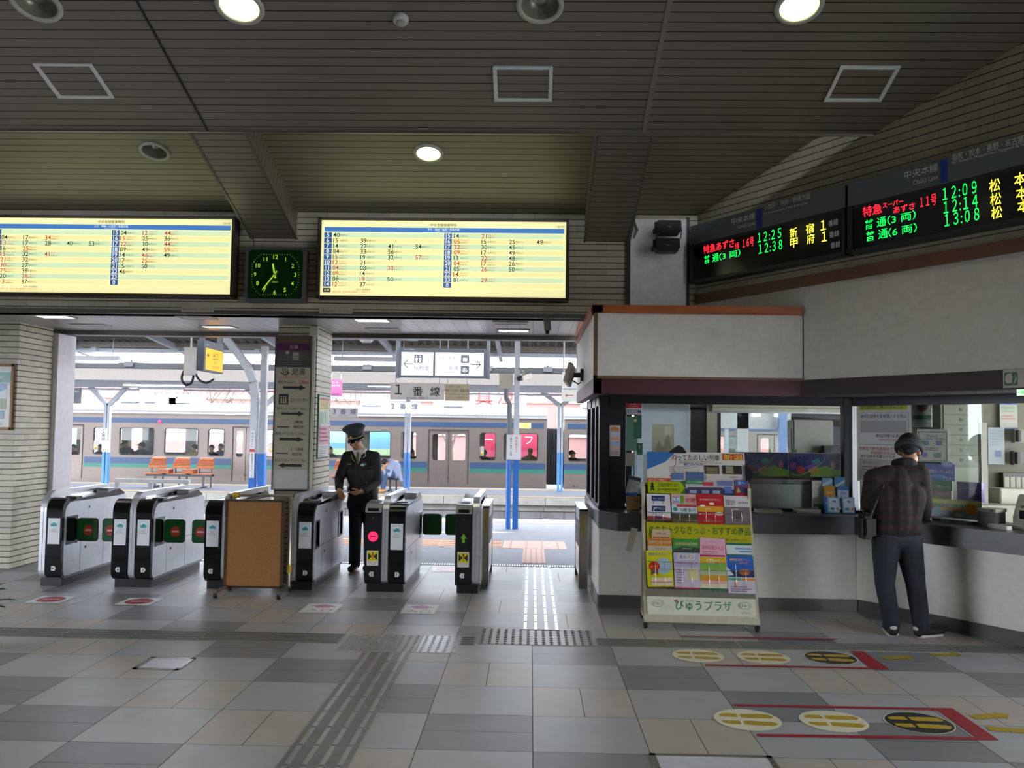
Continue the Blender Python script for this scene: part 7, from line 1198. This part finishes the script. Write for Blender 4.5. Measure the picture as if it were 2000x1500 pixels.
def head(mb, c, Rm, s=1.):
    T = lambda x, y, z: Vector(c)+Rm @ Vector((x*s, y*s, z*s))     # local: -y is the face, z up
    ell(mb, T(0, .012, .03), (.074*s, .093*s, .09*s), Rm); ell(mb, T(0, -.02, -.035), (.058*s, .068*s, .075*s), Rm); ell(mb, T(0, -.045, -.082), (.034*s, .032*s, .03*s), Rm)
    chain(mb, [(T(0, -.083, .012), .009*s), (T(0, -.1, -.022), .0125*s), (T(0, -.09, -.03), .012*s)])
    for e in (-1, 1): ell(mb, T(e*.076, .01, -.008), (.012*s, .02*s, .033*s), Rm, 10); ell(mb, T(e*.03, -.072, .026), (.024*s, .014*s, .012*s), Rm, 10); ell(mb, T(e*.04, -.06, -.03), (.024*s, .022*s, .024*s), Rm, 10)
    ell(mb, T(0, -.085, -.058), (.024*s, .011*s, .009*s), Rm, 10)
    return T
def face(par, T, Rm, s=1.):
    mb = MB()
    for e in (-1, 1): ell(mb, T(e*.031, -.083, .008), (.014*s, .006*s, .0055*s), Rm, 10)
    build('eyes', mb, M('#1b1410', .2), par, -par.location)
    mb = MB()
    for e in (-1, 1): mb.tube([T(e*.014, -.09, .03), T(e*.032, -.09, .035), T(e*.05, -.08, .028)], .0042*s, 6)
    build('eyebrows', mb, M('#17120f', .7), par, -par.location); mb = MB(); mb.tube([T(-.024, -.09, -.058), T(0, -.0985, -.057), T(.024, -.09, -.058)], .005*s, 6); build('lips', mb, M('#8f5348', .5), par, -par.location)
SKIN = M('#c08d6c', .5, var=.05); SKIN2 = M('#b98a70', .5, var=.05)
RX = lambda a: Matrix.Rotation(a, 3, 'X')
RZm = lambda a: Matrix.Rotation(a, 3, 'Z')
# ---- uniformed station man
YS = 10.12
J = lambda px, py, dy=0.: PY(px, py, YS+dy)
foot = J(694, 1108, .0); st = thing('person', 'station man in dark uniform and peaked cap standing behind the gates', 'person', (J(706, 960).x, YS+.05, 0))
hc = J(696, 858, -.06); HR = RZm(-.35) @ RX(.55)
nb = J(705, 880, .03); sL, sR = J(679, 893, .02), J(732, 893, .05); eL, eR = J(663, 934, .03), J(737, 939, .05); wL, wR = J(662, 957, -.17), J(706, 960, -.2)
hipL, hipR = J(696, 965, .05), J(722, 965, .09); kL, kR = J(694, 1035, .0), J(722, 1035, .09); aL, aR = J(693, 1094, .05), J(722, 1092, .12); aL.z = aR.z = .085
body = MB(); T = head(body, hc, HR, 1.02)
chain(body, [(hc+Vector((0, .03, -.06)), .052), (nb, .055), (nb+Vector((0, .02, -.1)), .07)])
chain(body, [(nb+Vector((0, .03, -.1)), .07), ((sL+sR)/2+Vector((0, .03, -.14)), .1), ((hipL+hipR)/2+Vector((0, 0, .05)), .1)])
for a, b, c, d in ((sL, eL, wL, 1), (sR, eR, wR, -1)): chain(body, [(a, .055), (b, .042), (c, .027)])
for a, b, c in ((hipL, kL, aL), (hipR, kR, aR)): chain(body, [(a, .085), (b, .055), (c, .038)]); cap(body, c, .035, c+Vector((-.0, -.12, -.04)), .03)
hd1 = J(668, 971, -.27)-wL; hand(body, wL, hd1, (.5, .1, -.8), .98, .55, -1)
hd2 = J(680, 967, -.28)-wR; hand(body, wR, hd2, (.2, -.3, .9), .98, .5, 1)
skin('body', body, SKIN, st, .0055, 3)
face(st, T, HR, 1.02)
UNI = M('#16181a', .7, var=.12, scale=90); UN2 = M('#0f1113', .6, var=.1)
jk = MB(); ch_ = (sL+sR)/2
chain(jk, [(ch_+Vector((-.0, .03, -.02)), .1), (ch_+Vector((0, .02, -.17)), .135), ((hipL+hipR)/2+Vector((0, 0, .1)), .13), ((hipL+hipR)/2+Vector((0, .0, -.11)), .145)])
for e, p in ((-1, sL), (1, sR)):
    cap(jk, ch_+Vector((e*.06, .02, -.0)), .09, p, .068); cap(jk, ch_+Vector((e*.07, .01, -.17)), .115, (hipL+hipR)/2+Vector((e*.055, 0, .1)), .105); cap(jk, (hipL+hipR)/2+Vector((e*.055, 0, .1)), .105, (hipL+hipR)/2+Vector((e*.075, 0, -.12)), .115)
for a, b, c in ((sL, eL, wL), (sR, eR, wR)): m = b+(c-b)*.86; chain(jk, [(a, .072), (b, .058), (m, .046)])
chain(jk, [(nb+Vector((-.05, .05, -.02)), .028), (nb+Vector((0, .075, .0)), .026), (nb+Vector((.05, .05, -.02)), .028)])
skin('jacket', jk, UNI, st, .008, 5)
tr = MB()
for a, b, c in ((hipL, kL, aL), (hipR, kR, aR)): chain(tr, [(a+Vector((0, 0, .06)), .1), (b, .074), (c+Vector((0, -.01, -.01)), .068)])
cap(tr, hipL+Vector((0, 0, .04)), .11, hipR+Vector((0, 0, .04)), .11); skin('trousers', tr, UN2, st, .009, 4)
for a in (aL, aR):
    sh = MB(); b = Vector((a.x, a.y, .05)); chain(sh, [(b+Vector((0, .04, .005)), .052), (b+Vector((-.005, -.08, -.005)), .05), (b+Vector((-.01, -.18, -.012)), .038)]); s_ = skin('shoe', sh, M('#0c0c0d', .15), st, .008, 3)
# shirt, tie, lapels
fr = nb+Vector((-.015, -.075, -.02)); q = Print(rough=.6); q.poly([(-.062, .03), (.058, .04), (.012, -.145)], '#d6d6da'); q.build('shirt', st, fr-st.location+Vector((0, -.03, -.005)), (.32, 0, .1))
mb = MB(); chain(mb, [(nb+Vector((-.055, -.035, .0)), .02), (nb+Vector((-.02, -.075, -.04)), .018), (nb+Vector((.03, -.055, -.02)), .02), (nb+Vector((.055, .0, .01)), .02)]); skin('shirt_collar', mb, M('#dcdce0', .6), st, .006, 3)
mb = MB(); chain(mb, [(fr+Vector((0, -.025, .0)), .013), (fr+Vector((.006, -.045, -.06)), .015), (fr+Vector((.01, -.062, -.125)), .012)]); skin('tie', mb, M('#6d6234', .5), st, .005, 3)
GO = M('#c9b476', .35, .5)
mb = MB()
for pts in ((J(686, 887, -.1), J(689, 897, -.14), J(693, 901, -.15)), (J(712, 875, -.06), J(714, 890, -.115), J(709, 894, -.14)), ): mb.tube(pts, .004, 6)
mb.tube([J(715, 942, -.11), J(718, 948, -.12), J(722, 950, -.12)], .004, 6); build('gold_braid', mb, GO, st, -st.location)
q = Print(); q.rect(-.018, -.014, .018, .014, '#b9c9b0'); q.rect(.024, -.006, .029, .022, '#3fb0a4'); q.rect(.034, -.006, .038, .02, '#8fd0c8'); q.build('name_badge', st, J(708, 908, -.145)-st.location)
q = Print(); q.poly([(-.03, .004), (.03, .01), (.02, -.004), (-.01, -.008)], '#7a6a3c'); q.build('breast_emblem', st, J(682, 907, -.14)-st.location)
# cap: crown, band, visor
CR = HR @ RX(-.12)
def capT(x, y, z): return hc+CR @ Vector((x, y, z))
mb = MB(); N = 28; rings = [(.088, .098, .045, 0), (.09, .1, .09, 0), (.125, .145, .135, -.015), (.128, .148, .15, -.015), (.1, .115, .172, -.005), (.04, .05, .178, 0)]
vs = []
for rx, ry, z, oy in rings: vs += [capT(rx*math.cos(2*math.pi*i/N), .012+oy+ry*math.sin(2*math.pi*i/N), z+(.02*-math.sin(2*math.pi*i/N) if z > .12 else 0)) for i in range(N)]
mb.add(vs, [(k*N+i, k*N+(i+1) % N, (k+1)*N+(i+1) % N, (k+1)*N+i) for k in range(len(rings)-1) for i in range(N)]+[tuple(range(5*N, 6*N)), tuple(range(N))[::-1]], None, True); build('cap_crown', mb, M('#2c3236', .7, var=.08, scale=60), st, -st.location)
mb = MB(); vs = []
for rx, ry, z in ((.089, .099, .042), (.0925, .1025, .048), (.0925, .1025, .085), (.089, .099, .09)): vs += [capT(rx*math.cos(2*math.pi*i/N), .012+ry*math.sin(2*math.pi*i/N), z) for i in range(N)]
mb.add(vs, [(k*N+i, k*N+(i+1) % N, (k+1)*N+(i+1) % N, (k+1)*N+i) for k in range(3) for i in range(N)], None, True); build('cap_band', mb, M('#111214', .6), st, -st.location)
mb = MB(); vs = []; n = 14
for k, (r0, z) in enumerate(((.0, .05), (.5, .036), (1., .012))): vs += [capT((.086+.012*r0)*math.cos(math.pi+math.pi*i/n), .012+(.096+.058*r0*math.sin(math.pi*i/n))*math.sin(math.pi+math.pi*i/n), z) for i in range(n+1)]
vs += [v+CR @ Vector((0, 0, -.006)) for v in vs]; K = 3*(n+1)
fs = [(k*(n+1)+i, k*(n+1)+i+1, (k+1)*(n+1)+i+1, (k+1)*(n+1)+i) for k in range(2) for i in range(n)]; fs += [tuple(K+j for j in f[::-1]) for f in fs]; fs += [(2*(n+1)+i, 2*(n+1)+i+1, K+2*(n+1)+i+1, K+2*(n+1)+i) for i in range(n)]
mb.add(vs, fs, None, True); build('cap_visor', mb, M('#0c0c0e', .15), st, -st.location)
mb = MB(); mb.tube([capT(.0945*math.cos(math.pi+math.pi*i/14), .012+.106*math.sin(math.pi+math.pi*i/14), .05) for i in range(15)], .004, 6); ell(mb, capT(0, -.1, .07), (.016, .006, .014), CR, 10); build('cap_braid', mb, GO, st, -st.location)
mb = MB(); chain(mb, [(hc+HR @ Vector((-.07, .03, .03)), .024), (hc+HR @ Vector((-.055, .075, .0)), .03), (hc+HR @ Vector((.0, .09, -.02)), .032), (hc+HR @ Vector((.055, .075, .0)), .03), (hc+HR @ Vector((.07, .03, .03)), .024)]); skin('hair', mb, M('#14110f', .6), st, .007, 2)
mb = MB(); p = wR+(hd2.normalized())*.1+Vector((-.02, -.0, .022)); mb.beam(p+Vector((.03, .01, .006)), p+Vector((-.05, -.02, -.012)), .032, .003); tag(build('ticket', mb, M('#d6d8dc', .4)), 'small pale ticket in the hand of the uniformed man', 'ticket')
# ---- customer at the counter, seen from behind
YCU = 7.33
J = lambda px, py, dy=0.: PY(px, py, YCU+dy)
cu = thing('person', 'customer in a dark plaid jacket and knit cap bent over the angled counter', 'person', (J(1760, 1000).x, YCU, 0))
hc = J(1776, 882, .1); HR = RZm(math.radians(153)) @ RX(.5)
nb = J(1766, 908, .05); sL, sR = J(1708, 935, .0), J(1796, 928, -.0); eL, eR = J(1698, 985, .06), J(1803, 985, .06); wL, wR = J(1745, 1008, .3), J(1806, 1010, .34)
hipL, hipR = J(1730, 1050, 0), J(1772, 1052, 0); kL, kR = J(1728, 1140, -.02), J(1788, 1140, -.02); aL, aR = J(1742, 1222, .0), J(1800, 1228, -.05); aL.z, aR.z = .09, .09
body = MB(); T = head(body, hc, HR, 1.0)
chain(body, [(hc+Vector((0, -.03, -.06)), .055), (nb, .06), (nb+Vector((0, -.02, -.08)), .08), ((sL+sR)/2+Vector((0, 0, -.14)), .12), ((hipL+hipR)/2+Vector((0, 0, .1)), .09)])
for a, b, c in ((sL, eL, wL), (sR, eR, wR)): chain(body, [(a, .055), (b, .043), (c, .028)])
for a, b, c in ((hipL, kL, aL), (hipR, kR, aR)): chain(body, [(a, .085), (b, .056), (c, .04)])
hand(body, wL, (.6, .6, -.12), (.2, 0, -1), 1., .35, -1); hand(body, wR, (.5, .7, -.12), (-.2, 0, -1), 1., .35, 1)
skin('body', body, SKIN2, cu, .0055, 3); face(cu, T, HR)
PL, n_, b_ = nodes_mat('plaid_wool')
tcn = n_.nodes.new('ShaderNodeTexCoord'); sp_ = n_.nodes.new('ShaderNodeSeparateXYZ'); n_.links.new(tcn.outputs['Object'], sp_.inputs[0])
bx_ = nmath(n_, 'LESS_THAN', nmath(n_, 'FRACT', nmath(n_, 'MULTIPLY', sp_.outputs['X'], 13)), .4); bz_ = nmath(n_, 'LESS_THAN', nmath(n_, 'FRACT', nmath(n_, 'MULTIPLY', sp_.outputs['Z'], 12.5)), .42)
s2 = nmath(n_, 'MULTIPLY', nmath(n_, 'ADD', bx_, bz_), .5); s3 = nmath(n_, 'MULTIPLY', bx_, bz_)
n_.links.new(nmix(n_, s3, (.012, .010, .010), (.115, .022, .018)), b_.inputs['Base Color']); 
cc_ = nmix(n_, s2, (.010, .009, .009), (.017, .011, .011)); cc2 = nmix(n_, s3, cc_, (.038, .011, .010)); n_.links.new(cc2, b_.inputs['Base Color']); b_.inputs['Roughness'].default_value = .9
jk = MB(); ch_ = (sL+sR)/2; hm = (hipL+hipR)/2
chain(jk, [(ch_+Vector((0, .0, -.02)), .12), (ch_+Vector((-.01, 0, -.18)), .15), (hm+Vector((0, 0, .16)), .15), (hm+Vector((0, 0, .1)), .14)])
for e, p in ((-1, sL), (1, sR)): cap(jk, ch_+Vector((e*.07, 0, .0)), .1, p, .085); cap(jk, ch_+Vector((e*.1, .0, -.16)), .13, hm+Vector((e*.075, 0, .14)), .12); cap(jk, hm+Vector((e*.075, 0, .14)), .12, hm+Vector((e*.09, 0, .08)), .12)
for a, b, c in ((sL, eL, wL), (sR, eR, wR)): m = b+(c-b)*.88; chain(jk, [(a, .088), (b, .072), (m, .052)])
chain(jk, [(nb+Vector((-.07, .0, .01)), .04), (nb+Vector((-.03, -.055, .025)), .04), (nb+Vector((.03, -.055, .025)), .04), (nb+Vector((.07, .0, .01)), .04)])
cap(jk, hm+Vector((-.085, 0, .09)), .125, hm+Vector((.085, 0, .09)), .125); skin('jacket', jk, PL, cu, .009, 5)
jn = MB(); cap(jn, hipL+Vector((.01, 0, .0)), .115, hipR+Vector((-.01, 0, .0)), .115); cap(jn, hipL+Vector((.03, 0, .1)), .112, hipR+Vector((-.03, 0, .1)), .112)
for a, b, c in ((hipL, kL, aL), (hipR, kR, aR)): chain(jn, [(a, .115), (a+(b-a)*.5, .098), (b, .078), (b+(c-b)*.45, .074), (c+Vector((0, 0, .005)), .068)])
skin('jeans', jn, M('#1c242d', .8, var=.35, scale=6), cu, .009, 4)
for a, d in ((aL, Vector((.15, .95, 0))), (aR, Vector((.95, .3, 0)))):
    d = d.normalized(); b = Vector((a.x, a.y, .05)); sh = MB(); chain(sh, [(b-d*.02, .048), (b+d*.09, .046), (b+d*.19, .036)]); cap(sh, b-d*.02, .046, a-d*.01+Vector((0, 0, -.0)), .044); o = skin('shoe', sh, M('#0d0d0e', .6), cu, .008, 3)
    so = MB(); chain(so, [(b-d*.03+Vector((0, 0, -.032)), .02), (b+d*.08+Vector((0, 0, -.034)), .018), (b+d*.2+Vector((0, 0, -.034)), .016)]); sd_ = d.cross(Vector((0, 0, 1)))
    for k in (-1, 1): chain(so, [(b-d*.02+sd_*.03*k+Vector((0, 0, -.032)), .018), (b+d*.18+sd_*.022*k+Vector((0, 0, -.034)), .016)])
    r = skin('sole', so, M('#c9c7c0', .6), o, .006, 2); r.location = (0, 0, 0); mb = MB(); ell(mb, b-d*.045+Vector((0, 0, .03)), (.03, .03, .022)); r = build('heel_tab', mb, M('#cfcdc6', .6), o)
bn = MB(); Rb = HR; ell(bn, hc+Rb @ Vector((0, .02, .06)), (.098, .112, .095), Rb); cap(bn, hc+Rb @ Vector((0, .04, .06)), .085, hc+Rb @ Vector((0, .07, .02)), .08); skin('knit_cap', bn, M('#1c1f20', .95, var=.2, scale=120), cu, .007, 3)
mb = MB(); rim = [hc+Rb @ Vector((.098*math.cos(a), .022+.112*math.sin(a), .012+.0*a)) for a in [2*math.pi*i/24 for i in range(24)]]; mb.tube(rim, .02, 8, closed=True); mb.tube([p+Rb @ Vector((0, 0, .028)) for p in rim], .018, 8, closed=True); build('cap_cuff', mb, M('#3b4042', .95, var=.12, scale=120), cu, -cu.location)
mb = MB(); chain(mb, [(hc+Rb @ Vector((-.06, .07, -.02)), .022), (hc+Rb @ Vector((0, .095, -.03)), .026), (hc+Rb @ Vector((.06, .07, -.02)), .022)]); skin('hair', mb, M('#3a3532', .7), cu, .007, 2)
bg_ = thing('shoulder_bag', 'black bag hanging at the left hip of the customer', 'bag', J(1692, 1026, .0)); mb = MB(); mb.box(-.065, .055, -.1, .12, -.11, .09); build('pouch', mb, M('#0b0b0c', .6), bg_, bevel=.03); mb = MB(); w_ = J(1692, 1026, 0); mb.tube([Vector((0, .06, .08)), sL+Vector((-.05, .06, -.1))-w_, sL+Vector((.02, .03, .085))-w_, sL+Vector((.04, -.08, -.05))-w_, Vector((.0, -.08, .08))], .012, 6); build('strap', mb, M('#0c0c0d', .6), bg_)
# ---- seated person on the island platform
YB_ = 25.45
J = lambda px, py, dy=0.: PY(px, py, YB_+dy)
se = thing('person', 'person in a grey blue shirt and jeans bent over on the island platform bench', 'person', (J(765, 950).x, YB_, -.18))
hc = J(752, 905, -.2); HR = RZm(-1.0) @ RX(1.0); hip = J(771, 936, 0); hip.z = .31; sh_ = J(764, 905, -.05); kn1, kn2 = J(745, 925, -.35), J(754, 922, -.3); an1, an2 = J(737, 948, -.35), J(748, 958, -.3); an1.z, an2.z = .0, -.09
body = MB(); T = head(body, hc, HR, 1.05); chain(body, [(hc+Vector((.05, .05, -.02)), .06), (sh_, .11), (hip, .12)])
for k, a in ((kn1, an1), (kn2, an2)): chain(body, [(hip, .1), (k, .07), (a, .045)])
el = [J(760, 928, -.3), J(750, 925, -.35)]; ha = [J(747, 917, -.38), J(749, 916, -.34)]
for e, h in zip(el, ha): chain(body, [(sh_, .07), (e, .05), (h, .035)]); hand(body, h, hc-h, (0, 1, 0), 1.1, .4)
skin('body', body, SKIN, se, .012, 3)
jk = MB(); chain(jk, [(sh_, .135), ((sh_+hip)/2+Vector((.07, 0, .06)), .16), (hip+Vector((.03, 0, .02)), .15)]); chain(jk, [(hip+Vector((.1, 0, .1)), .08), (hip+Vector((.2, -.05, -.16)), .05)])
for e, h in zip(el, ha): chain(jk, [(sh_, .09), (e, .062), (e+(h-e)*.7, .05)])
skin('shirt', jk, M('#8f98b4', .8, var=.06), se, .016, 4)
jn = MB()
for k, a in ((kn1, an1), (kn2, an2)): chain(jn, [(hip, .13), (k, .095), (a, .065)])
skin('jeans', jn, M('#3f5470', .8, var=.12), se, .016, 3)
mb = MB(); ell(mb, hc+HR @ Vector((0, .03, .045)), (.098, .11, .1), HR); skin('hair', mb, M('#14110f', .7), se, .014, 2)
for a in (an1, an2): mb = MB(); b = Vector((a.x, a.y, a.z-.05)); chain(mb, [(b+Vector((.03, 0, 0)), .05), (b+Vector((-.06, -.1, -.01)), .05), (b+Vector((-.1, -.16, -.02)), .035)]); skin('shoe', mb, M('#c88a3c', .6), se, .014, 2)
# ---- passengers behind the train windows
def passenger(px, py, Y, coat, hair, lab, hat=None, turn=0.):
    P = PY(px, py, Y); t = thing('person', lab, 'person', (P.x, Y, P.z-.8), 0, 'passengers behind the train windows'); Rm = RZm(turn) @ RX(.1); c = Vector((0, 0, .8))
    mb = MB(); head(mb, P, Rm, 1.05); chain(mb, [(P+Vector((0, .03, -.08)), .06), (P+Vector((0, .03, -.22)), .1), (P+Vector((0, .03, -.6)), .14), (P+Vector((0, -.0, -.78)), .13)])
    for e in (-1, 1): chain(mb, [(P+Vector((e*.1, .03, -.2)), .07), (P+Vector((e*.22, .0, -.46)), .06)])
    skin('body', mb, SKIN, t, .018, 2)
    mb = MB(); chain(mb, [(P+Vector((0, .03, -.2)), .12), (P+Vector((0, .03, -.6)), .18)])
    for e in (-1, 1): chain(mb, [(P+Vector((e*.06, .03, -.18)), .1), (P+Vector((e*.19, .02, -.23)), .08), (P+Vector((e*.25, .0, -.5)), .075)])
    skin('coat', mb, M(coat, .8), t, .022, 3)
    mb = MB(); ell(mb, P+Rm @ Vector((0, .03, .05)), (.095, .11, .1), Rm, 12)
    if hat: ell(mb, P+Rm @ Vector((0, -.09, .06)), (.07, .08, .014), Rm, 12)
    skin('hat' if hat else 'hair', mb, M(hat or hair, .8), t, .018, 2)
for a in ((143, 876, 28.9, '#4a4640', '#2b2420', 'passenger behind the window of the leftmost train door'), (195, 876, 28.8, '#2c2a30', '#1c1816', 'passenger in the narrow window behind the track two plate'), (246, 868, 28.7, '#26302a', '#0f0e0e', 'dark haired passenger at the left of the wide window above the bench', None, 1.2), (240, 873, 29.7, '#3a3a3a', '#1c1816', 'passenger further inside behind the dark haired passenger'), (276, 872, 28.8, '#2c2e34', '#161413', 'passenger in a dark hood at the right of the same wide window', '#1b1c1f', -1.2), (379, 876, 28.8, '#b09a7c', '#3a2a20', 'passenger in a beige coat in the second wide window', None, -1.), (413, 877, 28.9, '#2c2c30', '#12100f', 'left passenger in the narrow window right of the wide ones'), (431, 875, 29.5, '#6b7080', '#3a3a3c', 'right passenger in grey in the narrow window right of the wide ones'), (645, 880, 28.8, '#232428', '#100f0f', 'dark passenger at the window edge beside the tiled pillar', None, 1.2), (805, 886, 28.9, '#2c2420', '#17110e', 'passenger in the narrow window left of the double doors', None, 1.), (945, 887, 28.8, '#2a3038', '#5a5650', 'passenger in blue in the narrow window right of the double doors', None, -.6), (1035, 884, 28.8, '#8a8560', '#8a8070', 'man with a beige cap in the last window of the front car', '#a89a80', -.2), (1118, 888, 28.8, '#26282e', '#101010', 'passenger with a dark peaked cap in the second train car', '#15161a', .9)): passenger(*a)
